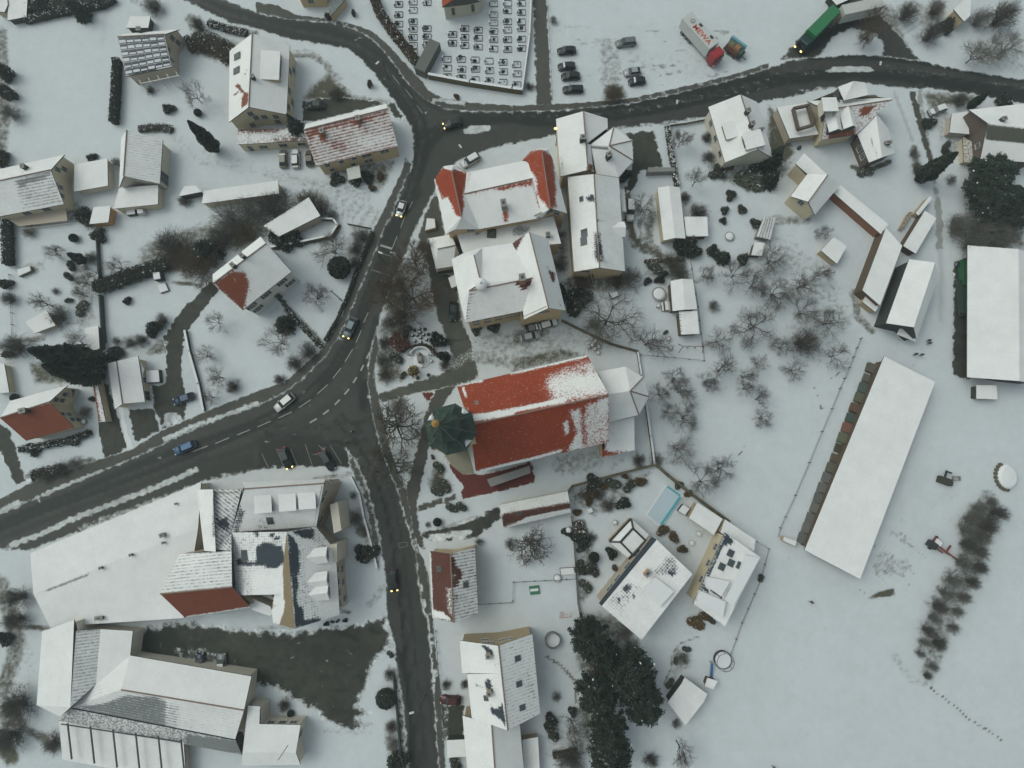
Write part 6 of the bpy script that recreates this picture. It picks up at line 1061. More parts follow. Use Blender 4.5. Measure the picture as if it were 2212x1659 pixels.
fence('thin fence between lane and parking field', T(2, 0, 305,-20, 330,450, 350,890), 1.0, 2.5, mat=STONE)
hedge('snow-flecked garden hedge right of the yard below the upper road', T(2, 0, 1335,1100, 1360,1300, 1420,1620), 1.2, 1.3, HEDGEM, 10, .55)
fence('dark roadside fence below the upper road', T(2, 0, 1340,1100, 1500,1080, 1700,1040), 1.0, 2.0, True)
wall('curved churchyard wall climbing from the school past the big tree', T(2, 1, 430,1115, 600,1200, 740,1265, 860,1320, 1080,1380), 1.1, .35, plain('mossy_wall', (.09, .075, .04)), False)
wall('churchyard wall running from the tree fork down to the choir', T(2, 1, 1080,1390, 1095,1480, 1110,1580), .8, .3, plain('mossy_wall', (.09,.075,.04)), True)
fence('wooden paddock fence below the playground sheds', T(2, 1, 1110,1410, 1400,1435, 1655,1460, 1600,1000, 1530,560), 1.0, 2.6)
wall('long dark wall between church meadow and orchard', T(2, 2, 1155,190, 1190,450, 1222,690), 1.0, .35, wallm('wood'), True)
wall('mossy wall between churchyard and villa garden', T(2, 2, 1220,700, 900,780, 520,880, 480,935), 1.2, .4, plain('mossy_wall', (.09, .075, .04)), False)
wall('dark slanting wall between villa garden and orchard', T(2, 2, 1235,695, 1330,780, 1530,940, 1860,1180), 1.4, .45, plain('mossy_wall', (.09, .075, .04)), False)
fence('field fence behind the modern villa', T(2, 2, 2110,1360, 2212,1420) + T(2, 3, 2140,30, 1980,400, 1880,680), .9, 2.6)
fence('wire fence with evenly spaced posts between orchard and long barn', T(3, 1, 790,1270, 755,1350, 725,1430, 690,1520, 650,1612) + T(3, 2, 610,40, 540,215, 455,412, 345,678, 225,960, 140,1145, 95,1240, 75,1320), 1.2, 4.2, mat=METAL)
hedge('thick dark hedge sweeping from the garden wall to the tall bushes', T(0, 1, 850,840, 1000,800, 1250,700, 1480,630), 3.2, 2.2, HEDGEM, 12, .02)
hedge('dark tall hedge with a snowy side at the left edge', T(0, 1, 90,230, 100,450, 105,640), 2.2, 1.8, EVER, 14, .05)
wall('dark garden wall between the two left gardens', T(0, 1, 855,400, 870,640, 885,800), .9, .3, wallm('dark'), False)
wall('lower dark garden wall beside the leafless tree', T(0, 1, 890,900, 905,1150, 920,1300), 1.2, .35, wallm('dark'), False)
fence('thin garden fence at the far left', T(0, 1, 100,720, 115,950, 125,1250), .9, 2.2)
wall('narrow stone wall with a dark edge beside the winding driveway', T(0, 1, 1615,1205, 1650,1380, 1730,1659) + T(0, 2, 1775,230), .9, .4, wallm('dark'), True)
hedge('clipped dark hedge between the round evergreen garden and the main road', T(1, 1, 1010,350, 940,540, 870,700, 800,900, 700,1120, 600,1290), .7, .9, HEDGEM, 16, .05)
fence('board fence at the top of the round evergreen garden', T(1, 1, 800,285, 1005,325), 1.0, 2, True)
wall('brick garden wall under the ivy-edged shed', T(1, 1, 150,490, 380,450, 660,390, 715,300, 680,250, 580,245), 1.2, .35, wallm('wood'), True)
hedge('low hedge along the garden path to the shuttered house', T(1, 1, 270,1010, 420,1190, 575,1340), .9, .7, HEDGEM, 16, .3)
wall('low white-capped wall bending around the manor forecourt', T(1, 2, 830,805, 900,945, 940,1150, 990,1330, 1050,1575), .8, .35, wallm('grey'))
wall('long low wall beside the pavement south of the yard', T(1, 3, 1190,835, 1215,1050, 1240,1350, 1265,1680), .9, .35, wallm('dark'), False)
fence('white-edged garden railing before the snowy strip beside the south road', T(1, 3, 1555,470, 1590,950), .9, 2.0, mat=METAL)
fence('railing around the snowy lawn beside the brown-roofed house', T(1, 3, 1920,240, 2212,225) + T(2, 3, 5,210, 10,50, 560,20), .9, 2.2, mat=METAL)
fence('dark garden fence beside the tall evergreens', T(2, 2, 510,1140, 530,1350, 550,1659) + T(2, 3, 565,230, 600,420), 1.2, 2.2, True)
hedge('line of low shrubs along the left of the villa garden', T(2, 2, 560,1180, 610,1300, 640,1420), 2.2, .9, HEDGEB, 9, .45)
hedge('brown hedge along the bottom garden', T(2, 3, 350,1540, 560,1500), 1.3, 1.0, HEDGEB, 12, .1)
hedge('short hedge of round bushes above the ribbed barn', T(0, 0, 1210,1130, 1300,1115, 1400,1110, 1500,1130), 1.9, .9, plain('grey_twiggy', (.12, .12, .10), .9), 8, .2)
hedge('hedge strip beside the upper road bend', T(0, 0, 1810,205, 1980,270, 2140,300), 1.8, .9, HEDGEM, 10, .3)
hedge('dark hedge under a snow strip along the top of the meadow', T(0, 0, 240,200, 500,140, 900,70, 1010,10), 1.5, 1.6, EVER, 10, .15)
hedge('snow-topped hedge at the very top left', T(0, 0, 250,60, 480,80, 700,40, 900,-10), 4.0, 1.6, EVER, 7, .2)
hedge('dense brown hedge behind the tall pale house', T(0, 0, 1640,420, 1780,370, 1960,440, 2020,540), 4.5, 1.8, HEDGEB, 9, .05)
hedge('clipped oval hedge arc around the war memorial', T(1, 1, 1340,1350, 1400,1330, 1460,1328, 1520,1350, 1555,1410), .7, .9, HEDGEB, 18, .05)
hedge('reddish brown rounded hedge beside the war memorial', T(1, 1, 1190,1250, 1250,1300, 1300,1370), 3.4, 1.6, plain('red_brown_leaves', (.11, .035, .018), .9, var=.3), 14, .02)
hedge('garden hedge below the cream gabled house', T(0, 2, 190,565, 350,540, 560,500, 800,420), 1.6, 1.2, EVER, 9, .3)
hedge('round bushes along the pavement at the far left', T(0, 2, 300,790, 420,760, 560,730), 2.4, 1.3, HEDGEB, 8, .15)
hedge('low boundary hedge left of the tan house bushes', T(2, 1, 1140,605, 1290,600, 1480,590), .8, .8, HEDGEB, 14, .1)
# ================================================================ memorial garden
A = P(*t1(1, 1, 1425, 1440), 0); wm = empty('war_memorial', (A.x, A.y, 0), 'stone war memorial with a statue block, curved bench wall and snowy steps', 'war memorial')
m = MB(); m.prism([(-1.6, -1.6), (1.0, -1.9), (1.9, -1.2), (1.9, .3), (3.0, .4), (3.0, 1.2), (-2.8, .9), (-2.8, .1), (-1.6, .1)], 0, .18); m.build('platform', SNOWM, wm, True)
m = MB()
for k in range(14):
    a0 = .3 + k * .18; m.box((math.cos(a0) * 2.3, math.sin(a0) * 2.1 + .4, .45), (.5, .3, .9), a0 + math.pi / 2)
m.build('curved_wall', SNOWM, wm, True)
m = MB()
for sx in (-1, 1): m.box((sx * 2.3, .85, .4), (1.3, .4, .8))
m.build('side_wall', STONE, wm, True)
m = MB(); m.box((0, -.1, 1.1), (1.1, 1.9, 2.0), .2); m.box((0, .6, 2.3), (.6, .6, .8), .2); m.box((.1, -.6, 2.2), (.7, .5, .5), .4); m.lathe([(.2, 2.6), (.26, 2.8), (.15, 3.05)], 8, (0, .6, 0)); m.build('statue', STONE, wm, True)
m = MB(); m.lathe([(.45, .15), (.5, .5), (.3, .55)], 14, (.15, -1.5, 0)); m.build('basin', SNOWM, wm, True)
spots = [(1372,1196,0), (1413,1182,1), (1460,1188,0), (1420,1215,1), (1355,1239,1), (1393,1238,1), (1450,1234,1), (1491,1232,0), (1425,1260,1), (1374,1288,1), (1475,1277,1), (1426,1302,1), (1492,1582,0), (1400,1608,0)]
for i, (x_, y_, sn) in enumerate(spots):
    A = P(*t1(1, 1, x_, y_), 0); root = empty('clipped_bush', (A.x, A.y, 0), '%s clipped ball bush, %s one from the top of the memorial garden' % ('snow-capped' if sn else 'bare green', ['first', 'second', 'third', 'fourth', 'fifth', 'sixth', 'seventh', 'eighth', 'ninth', 'tenth', 'eleventh', 'twelfth', 'thirteenth', 'fourteenth'][i]), 'bush', 'clipped ball bushes at the war memorial')
    vs, fs = clump(.36, .58, 150, .10); obj('foliage', mesh('foliage', vs, fs, plain('moss_green_leaves', (.06, .07, .04), .9)), root, True)
    if sn: m = MB(); m.lathe([(.24, .5), (.2, .6), (.08, .66)], 9, (-.04, .04, 0)); m.build('snow_layer', SNOWM, root, True)
def planter(label, c, r, x, y, rad=.45, h=.5, cat='planter'):
    A = P(*t1(c, r, x, y), 0); root = empty('planter', (A.x, A.y, 0), label, cat); m = MB(); m.lathe([(rad * .8, 0), (rad, h), (rad * .85, h + .02)], 14, (0, 0, 0)); m.build('pot', STONE, root, True); m = MB(); m.lathe([(rad * .8, h + .02), (rad * .6, h + .18), (.05, h + .24)], 12, (0, 0, 0)); m.build('snow_layer', SNOWM, root, True)
for i, (x_, y_) in enumerate(((720,1293), (662,1340), (695,1325), (752,1338), (715,1357), (742,1392))): planter('%s snow-filled round planter ring on the churchyard lawn counted from the top' % CN[i], 2, 1, x_, y_, .5, .35)
for nm_, c_, r_, x_, y_ in (('round snow-topped table between the playground shed and the big tree', 2, 1, 1263, 888),): planter(nm_, c_, r_, x_, y_, 1.6, .8, 'table')
planter('dark barrel near the picnic bench', 2, 1, 1258, 992, .42, .8, 'barrel'); planter('dark tub right of the tree fork', 2, 1, 1343, 1266, .6, .5, 'tub'); planter('smaller grey tub near the paddock fence', 2, 1, 1368, 1350, .5, .4, 'tub'); planter('pale stone ball right of the memorial', 1, 1, 1515, 1463, .35, .5, 'stone ball'); planter('snow-filled tyre ring in the kitchen garden', 2, 1, 1875, 388, 1.1, .4, 'planter'); planter('round white pot at the lawn corner by the long shed', 2, 2, 485, 1258, .7, .9, 'pot')
planter('round planter by the pavilion path', 2, 2, 888, 1195, .55, .5); planter('white round stone block near the path before the planked ramp', 2, 3, 390, 15, .85, .5, 'stone block'); planter('pale snow-capped pot beside the red terrace wall', 0, 2, 738, 325, .6, .6)
# Christmas tree
A = P(*t1(1, 1, 1365, 1555), 0); ct = empty('christmas_tree', (A.x, A.y, 0), 'small Christmas tree with glowing yellow lights in the memorial garden', 'christmas tree')
vs, fs = [], []
for i in range(1100):
    z = R.random() ** .8; a = R.random() * 6.283; rr = 1.45 * (1 - z) * R.uniform(.5, 1) + .05; c = Vector((math.cos(a) * rr, math.sin(a) * rr, .3 + z * 4.2)); u = Vector((math.cos(a), math.sin(a), -.3)).normalized(); v = Vector((-math.sin(a), math.cos(a), 0)); k = .16; b = len(vs); vs += [c - u * k - v * .05, c + u * k - v * .05, c + u * k + v * .05, c - u * k + v * .05]; fs.append((b, b + 1, b + 2, b + 3))
obj('foliage', mesh('foliage', vs, fs, EVER), ct, True)
LIT = plain('fairy_light', (1, .8, .3), emit=(1, .62, .15), es=3, var=0)
lm = MB(); lm.lathe([(.02, -.04), (.045, 0), (.02, .04)], 6, (0, 0, 0)); lme = lm.mesh('light_bulb', LIT)
for i in range(34): z = (i + .5) / 34; a = i * 2.4; rr = 1.5 * (1 - z) + .06; o = obj('light_bulb', lme, ct, True); o.location = (math.cos(a) * rr, math.sin(a) * rr, .35 + z * 4.2)
m = MB(); m.tube((0, 0, 0), (0, 0, 4.4), .06, .02); m.build('trunk', BARK, ct, True)
# street lamps
def lamp(label, c, r, x, y, dx, dy, h=7.0, lit=False):
    A = P(*t1(c, r, x, y), h); root = empty('street_lamp', (A.x - dx, A.y - dy, 0), label, 'street lamp'); m = MB(); m.tube((0, 0, 0), (0, 0, h), .09, .06, n=8); m.tube((0, 0, h), (dx, dy, h + .1), .05, n=6); m.build('pole', METAL, root, True)
    m = MB(); m.box((dx, dy, h + .1), (.9, .35, .16), math.atan2(dy, dx)); m.build('lamp_head', plain('lamp_head', (.5, .5, .46), .5), root, True)
    g = MB(); g.box((dx, dy, h + .0), (.6, .25, .05), math.atan2(dy, dx)); g.build('lamp_lens', LIT if lit else GLASS, root, True)
    if lit: g = MB(); g.lathe([(.05, -.18), (.28, 0), (.05, .2)], 10, (dx, dy, h + .35)); g.build('lamp_globe', LIT, root, True)
lamp('street lamp over the upper road bend', 1, 0, 1050, 545, -.9, -.9); lamp('street lamp beside the stop line', 1, 1, 1075, 525, .8, -.3); lamp('street lamp in the middle of the right-hand road', 2, 0, 1425, 882, .1, 1.2); lamp('glowing street lamp at the corner of the long pale house', 2, 0, 376, 1118, -.5, .3, 6, True); lamp('street lamp leaning over the lower south road', 1, 3, 1345, 1180, -1.6, -.4); lamp('street lamp on the splitter island right', 3, 0, 970, 550, .2, .8); lamp('street lamp at the paved strip beside the upper junction', 1, 0, 1765, 1265, -.5, .7)
# pole in the round evergreen garden
A = P(*t1(1, 1, 742, 938), 0); r = empty('pole', (A.x, A.y, 0), 'lone dark utility pole in the garden beside the main road', 'pole'); m = MB(); m.tube((0, 0, 0), (-.0, 0, 7.5), .13, .1, n=8); m.box((0, 0, 7.2), (.9, .12, .12), .6); m.build('pole', WOOD, r, True)
# pool
rim = T(2, 2, 1330,865, 1475,965, 1285,1242, 1153,1135); inn = T(2, 2, 1333,880, 1462,970, 1280,1225, 1165,1130); c = P(*t1(2, 2, 1310, 1050), 0); pl_ = empty('swimming_pool', (c.x, c.y, 0), 'rectangular frozen swimming pool with a turquoise rim beside the villa', 'swimming pool')
W = [P(*q, 0) for q in rim]; I = [P(*q, 0) for q in inn]; m = MB()
for k in range(4): a, b_ = W[k], W[(k + 1) % 4]; i0, i1 = I[k], I[(k + 1) % 4]; z = Vector((0, 0, .35)); m.add([a, b_, i1, i0, a + z, b_ + z, i1 + z, i0 + z], [(4, 5, 6, 7), (0, 1, 5, 4), (7, 6, 2, 3)])
m.build('pool_rim', SNOWM, pl_)
m = MB(); z = Vector((0, 0, .26)); m.add([q + z for q in I], [(0, 1, 2, 3)]); m.build('ice', plain('pool_ice', (.40, .48, .52), .35, var=.04, ns=.3), pl_)
def bar(a, b_, wdt, z0, mt, nm, par): m = MB(); A_, B_ = P(*a, 0), P(*b_, 0); d = B_ - A_; mid = (A_ + B_) / 2; m.box((mid.x, mid.y, z0), (d.length, wdt, .12), math.atan2(d.y, d.x)); m.build(nm, mt, par)
TUR = plain('turquoise_liner', (.06, .30, .34), .3)
bar(t1(2, 2, 1452, 975), t1(2, 2, 1285, 1215), .55, .30, TUR, 'liner', pl_); bar(t1(2, 2, 1340, 885), t1(2, 2, 1452, 965), .4, .30, TUR, 'liner', pl_)
m = MB()
for k in range(5): A_ = P(*t1(2, 2, 1490 - k * 12, 985 + k * 12), .1 + k * .05); m.box(A_[:], (1.1, .12, .1), -.6)
m.build('pool_steps', WHITEP, pl_)
def boxobj(name, label, cat, pts, h, mat, snow=True):
    ps = [P(*q, 0) for q in pts]; c = sum(ps, Vector()) / len(ps); r = empty(name, (c.x, c.y, 0), label, cat); m = MB(); m.prism(ps if (ps[1] - ps[0]).cross(ps[2] - ps[0]).z > 0 else ps[::-1], 0, h); m.build('box', mat, r)
    if snow:
        q2 = [c + (q - c) * .93 for q in ps]; m = MB(); m.prism(q2 if (q2[1] - q2[0]).cross(q2[2] - q2[0]).z > 0 else q2[::-1], h, h + .14); m.build('snow_layer', SNOWM, r)
    return r
boxobj('hot_tub', 'square covered hot tub between pool and pool house', 'hot tub', T(2, 2, 1465,1035, 1525,1070, 1480,1130, 1420,1092), 1.0, wallm('dark'))
boxobj('picnic_table', 'snow-covered picnic table with benches by the playground shed', 'picnic table', T(2, 1, 1308,950, 1340,948, 1350,1030, 1318,1034), .75, WOOD); boxobj('bench', 'left bench beside the picnic table', 'bench', T(2, 1, 1284,955, 1297,953, 1307,1034, 1294,1036), .45, WOOD); boxobj('bench', 'right bench beside the picnic table', 'bench', T(2, 1, 1345,950, 1353,949, 1364,1038, 1356,1040), .45, WOOD)
boxobj('compost_box', 'snow-covered box beside the big leafless tree', 'box', T(2, 1, 840,890, 900,865, 920,900, 860,930), .8, WOOD); boxobj('rabbit_hutch', 'small dark hutch below the orange garage', 'hutch', T(0, 1, 1110,165, 1190,165, 1195,205, 1120,215), .9, wallm('dark')); boxobj('play_house', 'white-roofed play hut beside the hutch', 'hut', T(0, 1, 1215,170, 1265,165, 1270,200, 1220,208), 1.2, WHITEP)
boxobj('raised_bed', 'snow-filled square frame next to the thick hedge', 'raised bed', T(0, 1, 1370,800, 1440,790, 1470,855, 1395,880), .4, WOOD); boxobj('garden_hut', 'little grey hut at the end of the thick hedge', 'hut', T(0, 1, 1360,715, 1420,710, 1430,770, 1370,780), 1.6, wallm('dark')); boxobj('snow_heap', 'snow-covered trailer shape beside the winding driveway', 'trailer', T(0, 1, 1285,1545, 1400,1540, 1410,1650, 1290,1655), 1.0, wallm('dark'))
boxobj('garden_shelter', 'snow-covered cold frame in the far left garden', 'cold frame', T(0, 1, 175,680, 290,650, 300,690, 190,740), .8, WOOD); boxobj('deckchair', 'white snowy cube table on the lawn by the hedge of the church', 'table', T(2, 2, 640,1080, 680,1065, 700,1100, 655,1115), .7, WHITEP); boxobj('green_mat', 'green square sandbox cover with a strip of snow', 'sandbox', T(2, 3, 145,90, 232,78, 242,152, 158,162), .25, plain('green_cover', (.03, .14, .07), .7), False)
A = P(*t1(2, 3, 192, 120), .27); m = MB(); m.box((A.x, A.y, .29), (1.7, .5, .08), .1); m.build('snow_layer', SNOWM, bpy.data.objects['green_mat'])
boxobj('terrace_slab', 'small snowy terrace with a low rail on the lawn', 'terrace', T(2, 3, 410,-70, 545,-78, 555,-20, 418,-12), .4, WOOD); boxobj('snow_heap', 'pile of ploughed snow at the left verge', 'snow pile', T(0, 2, 255,820, 300,812, 305,842, 262,850), .7, wallm('grey'))
for nm_, lb_, q in (('garden_table', 'white garden table on the villa terrace', (1605,1290)), ('garden_chair', 'snowy garden chair near the villa terrace table', (1545,1370))): x_, y_ = q; boxobj(nm_, lb_, 'garden furniture', T(2, 2, x_ - 18, y_ - 20, x_ + 18, y_ - 12, x_ + 14, y_ + 20, x_ - 22, y_ + 12), .7, WHITEP)
boxobj('snowy_container', 'rounded white-topped crate in the farm corner below the wire fence', 'crate', T(3, 2, 110,1310, 225,1350, 210,1395, 100,1345), 1.2, wallm('tan'))
def ringtank(name, label, cat, c, r, x, y, rad, h, post=False):
    A = P(*t1(c, r, x, y), 0); root = empty(name, (A.x, A.y, 0), label, cat); m = MB(); n = 22; vs = []
    for rr, z in ((rad, 0), (rad, h), (rad - .12, h), (rad - .12, .1)):
        for i in range(n): a = 6.2832 * i / n; vs.append((math.cos(a) * rr, math.sin(a) * rr, z))
    m.add(vs, [(j * n + i, j * n + (i + 1) % n, (j + 1) * n + (i + 1) % n, (j + 1) * n + i) for j in range(3) for i in range(n)]); m.build('rim', plain('tank_side', (.13, .15, .15), .6) if not post else METAL, root, True)
    m = MB(); m.lathe([(rad - .13, .3 if not post else .75), (rad * .4, .34 if not post else .78), (.05, .35 if not post else .79)], n, (0, 0, 0)); m.build('snow_layer' if not post else 'jumping_mat', SNOWM, root, True)
    if post:
        for k in range(8): a = k * .785; q = MB(); q.tube((math.cos(a) * rad, math.sin(a) * rad, 0), (math.cos(a) * rad, math.sin(a) * rad, 2.2), .04, n=5); q.build('net_post', METAL, root, True)
        q = MB(); nn = 16
        for k in range(nn): a, b_ = k * 6.283 / nn, (k + 1) * 6.283 / nn; q.tube((math.cos(a) * rad, math.sin(a) * rad, 2.2), (math.cos(b_) * rad, math.sin(b_) * rad, 2.2), .05, n=4)
        q.build('net_ring', METAL, root, True)
ringtank('garden_pool', 'round above-ground pool filled with snow beside the patchy-roofed house', 'garden pool', 2, 3, 350, 545, 1.6, 1.3); ringtank('trampoline', 'trampoline with a safety net at the edge of the field', 'trampoline', 2, 3, 1812, 715, 1.75, .8, True)
# swing frame, see-saw, slide
A = P(*t1(2, 1, 1540, 1350), 0); r = empty('swing', (A.x, A.y, 0), 'wooden swing frame inside the paddock fence', 'swing'); m = MB()
for sx in (-1, 1):
    for sy in (-1, 1): m.tube((sx * 2.6, sy * 1.0, 0), (sx * 2.2, 0, 2.3), .07, n=5)
m.tube((-2.4, 0, 2.3), (2.4, 0, 2.3), .08, n=6); m.build('swing_frame', WOOD, r, True)
for k in (-.8, .8): q = MB(); q.box((k, 0, .5), (.5, .2, .05)); q.tube((k - .2, 0, .5), (k - .2, 0, 2.3), .015, n=4); q.tube((k + .2, 0, .5), (k + .2, 0, 2.3), .015, n=4); q.build('seat', WOOD, r, True)
A = P(*t1(2, 3, 465, 355), 0); r = empty('goal', (A.x, A.y, 0), 'small orange-red tubular play frame on the lower lawn', 'play frame'); m = MB(); OG = plain('orange_tube', (.4, .12, .05), .6)
for x_ in (-1.2, -.7, 1.0): m.tube((x_, 0, .1), (x_, 1.1, .6), .05, n=5)
m.tube((-1.4, -.2, .1), (1.2, .1, .1), .05, n=5); m.tube((-1.2, 1.1, .6), (-.7, 1.1, .6), .05, n=5); m.tube((-.3, .5, .3), (.4, .6, .3), .04, n=5); m.build('frame', OG, r, True)
A = P(*t1(2, 3, 1715, 810), 0); r = empty('slide', (A.x, A.y, 0), 'blue plastic slide beside the trampoline', 'slide'); m = MB(); m.add([(-.3, 1.6, 1.2), (.2, 1.6, 1.2), (.35, -1.5, .1), (-.2, -1.5, .1), (-.3, 1.6, 1.1), (.2, 1.6, 1.1), (.35, -1.5, 0), (-.2, -1.5, 0)], [(3, 2, 1, 0), (4, 5, 6, 7), (0, 1, 5, 4), (1, 2, 6, 5), (2, 3, 7, 6), (3, 0, 4, 7)]); m.build('chute', plain('blue_plastic', (.04, .13, .30), .4), r, True); m = MB(); m.tube((-.2, 1.7, 0), (-.2, 1.7, 1.5), .05); m.tube((.2, 1.7, 0), (.2, 1.7, 1.5), .05); m.build('ladder', METAL, r, True)
A = P(*t1(2, 0, 1270, 1505), 0); boxobj('pergola', 'grey roofed wall shelter with a narrow stem path right of the dark yard', 'pergola', T(2, 0, 1160,1480, 1385,1480, 1390,1512, 1155,1520), 1.8, wallm('grey'), False)
boxobj('wall_block', 'snow-topped square entrance block beside the red-winged hall', 'wall block', T(1, 1, 1480,240, 1550,245, 1560,325, 1465,350), .9, wallm('tan'))
def rocks(label, pts, n): pass
# ================================================================ people
def person(label, x, y, hx, hy, top, trouser, carry=None):
    A = P(x, y, 0); B = P(hx, hy, 0); an = math.atan2(B.y - A.y, B.x - A.x) - math.pi / 2; root = empty('person', (A.x, A.y, .02), label, 'person', None, an)
    V = [(0,0,.98),(0,0,1.2),(0,0,1.42),(0,.02,1.54),(0,.03,1.66),(0,.03,1.76), (-.19,0,1.42),(-.24,-.05,1.13),(-.22,.12,.92),(-.22,.16,.86), (.19,0,1.42),(.24,.08,1.13),(.23,.2,.93),(.22,.25,.87), (-.1,0,.9),(-.11,.16,.5),(-.11,.06,.09),(-.11,.2,.04), (.1,0,.9),(.11,-.04,.5),(.11,-.26,.12),(.11,-.14,.04)]
    E = [(0,1),(1,2),(2,3),(3,4),(4,5),(2,6),(6,7),(7,8),(8,9),(2,10),(10,11),(11,12),(12,13),(0,14),(14,15),(15,16),(16,17),(0,18),(18,19),(19,20),(20,21)]
    rad = [.17,.15,.17,.06,.095,.08,.085,.06,.045,.035,.085,.06,.045,.035,.11,.075,.05,.05,.11,.075,.05,.05]
    for hb in (9, 13):
        hx_, hy_, hz_ = V[hb]; sg = -1 if hb == 9 else 1
        for f in range(5):
            b0 = len(V); dx = (f - 2) * .017 if f < 4 else -sg * .03; ln = (.05, .06, .058, .045, .035)[f]
            V.append((hx_ + dx, hy_ + .03, hz_ - .03)); V.append((hx_ + dx * 1.2, hy_ + .05, hz_ - .03 - ln)); E += [(hb, b0), (b0, b0 + 1)]; rad += [.011, .009]
    me = bpy.data.meshes.new('body'); me.from_pydata(V, E, []); o = bpy.data.objects.new('body', me); COL.objects.link(o); sk = o.modifiers.new('skin', 'SKIN'); sub = o.modifiers.new('sub', 'SUBSURF'); sub.levels = 1; sub.render_levels = 1
    for i, r_ in enumerate(rad): me.skin_vertices[0].data[i].radius = (r_, r_ * .8)
    me.skin_vertices[0].data[0].use_root = True; dg = bpy.context.evaluated_depsgraph_get(); dg.update(); m2 = bpy.data.meshes.new_from_object(o.evaluated_get(dg)); bpy.data.objects.remove(o)
    skin = plain('skin', (.35, .2, .14), .6); m2.materials.clear(); [m2.materials.append(q) for q in (plain('jacket_%d' % int(top[0] * 999 + top[2] * 99), top, .8), plain('trousers_%d' % int(trouser[0] * 999), trouser, .8), skin)]
    for pg in m2.polygons: z = pg.center.z; pg.material_index = 2 if (z > 1.55 or (abs(pg.center.x) > .19 and z < .93)) else (1 if z < .92 else 0)
    obj('body', m2, root, True); m = MB(); m.lathe([(.1, 1.62), (.115, 1.7), (.1, 1.79), (.03, 1.835)], 10, (0, -.01, 0)); m.build('hair', plain('dark_hair', (.02, .015, .01), .9), root, True)
    if carry: 
        b_ = empty('bag', (A.x, A.y, 0), carry, 'bag', None, an); m = MB(); m.box((.3, .3, .62), (.12, .34, .4)); m.tube((.3, .25, .8), (.25, .25, .9), .012, n=5); m.build('bag', WHITEP, b_, True)
person('person in dark clothes carrying a white bag on the junction asphalt', *t1(1, 2, 848, 414), *t1(1, 2, 800, 440), (.015, .02, .018), (.015, .015, .02), 'white carrier bag held by the person on the junction')
person('person in a dark coat with pale scarf near the parking bay corner', *t1(1, 2, 799, 505), *t1(1, 2, 780, 560), (.012, .014, .012), (.02, .02, .025))
person('person in dark clothes, upper left of two walking close together behind the tall barn', *t1(3, 1, 1362, 1290), *t1(3, 1, 1340, 1300), (.02, .03, .02), (.02, .02, .03)); person('person in grey-violet jacket, lower right of two walking together behind the tall barn', *t1(3, 1, 1368, 1312), *t1(3, 1, 1340, 1320), (.05, .04, .05), (.02, .02, .03))
person('person in a dark jacket, left of the pair between the tall and long barns', *t1(3, 1, 1248, 1408), *t1(3, 1, 1200, 1410), (.03, .03, .03), (.02, .02, .02)); person('person in a teal jacket, right of the pair between the tall and long barns', *t1(3, 1, 1300, 1413), *t1(3, 1, 1240, 1415), (.02, .06, .055), (.02, .02, .02))
person('lone person in a brown jacket walking over the open snowfield', *t1(3, 3, 355, 215), *t1(3, 3, 300, 190), (.07, .04, .03), (.02, .02, .02)); person('person in dark red clothes at the bottom edge of the snowfield', *t1(3, 3, 35, 1635), *t1(3, 3, 20, 1610), (.06, .02, .02), (.02, .02, .02))
# ================================================================ trees and shrubs
def prisms(segs, n=3):
    "segs: list of (a, b, ra, rb) -> verts, faces"
    A = np.array([s[0][:] for s in segs]); B = np.array([s[1][:] for s in segs]); ra = np.array([s[2] for s in segs]); rb = np.array([s[3] for s in segs])
    D = B - A; D /= np.linalg.norm(D, axis=1)[:, None] + 1e-9; up = np.where(abs(D[:, 2:3]) > .9, [[1., 0, 0]], [[0, 0, 1.]]); U = np.cross(D, up); U /= np.linalg.norm(U, axis=1)[:, None]; W_ = np.cross(D, U); V = np.zeros((len(A), 2 * n, 3))
    for i in range(n):
        a = 6.28318 * i / n; k = U * math.cos(a) + W_ * math.sin(a); V[:, i] = A + k * ra[:, None]; V[:, n + i] = B + k * rb[:, None]
    base = (np.arange(len(A)) * 2 * n)[:, None, None]; F = np.array([[i, (i + 1) % n, n + (i + 1) % n, n + i] for i in range(n)])[None]; return V.reshape(-1, 3).tolist(), (F + base).reshape(-1, 4).tolist()
def grow(rs, p, d, L, r, lev, out, maxlev, spread, up, tr):
    "recursive branching"
    nseg = 3 if lev < maxlev - 1 else 2; q = p; dd = d
    for i in range(nseg):
        dd = (dd + Vector((rs.gauss(0, .16), rs.gauss(0, .16), rs.gauss(0, .10) + up))).normalized(); e = q + dd * L / nseg; r1 = r * (1 - .22 * (i + 1) / nseg * 1.6)
        out[0 if lev <= tr else 1].append((q, e, r * (1 - .35 * i / nseg), max(.006, r * (1 - .35 * (i + 1) / nseg)))); q = e
        if lev < maxlev and (i > 0 or lev > 0):
            for k in range(1 if i < nseg - 1 else (3 if lev < 3 else 2)):
                ax = dd.orthogonal().normalized(); ax.rotate(Matrix.Rotation(rs.random() * 6.283, 3, dd)); nd = (dd * rs.uniform(.5, .9) + ax * spread * rs.uniform(.6, 1.1)).normalized()
                grow(rs, q, nd, L * rs.uniform(.58, .8), max(.011, r * .56), lev + 1, out, maxlev, spread, up, tr)
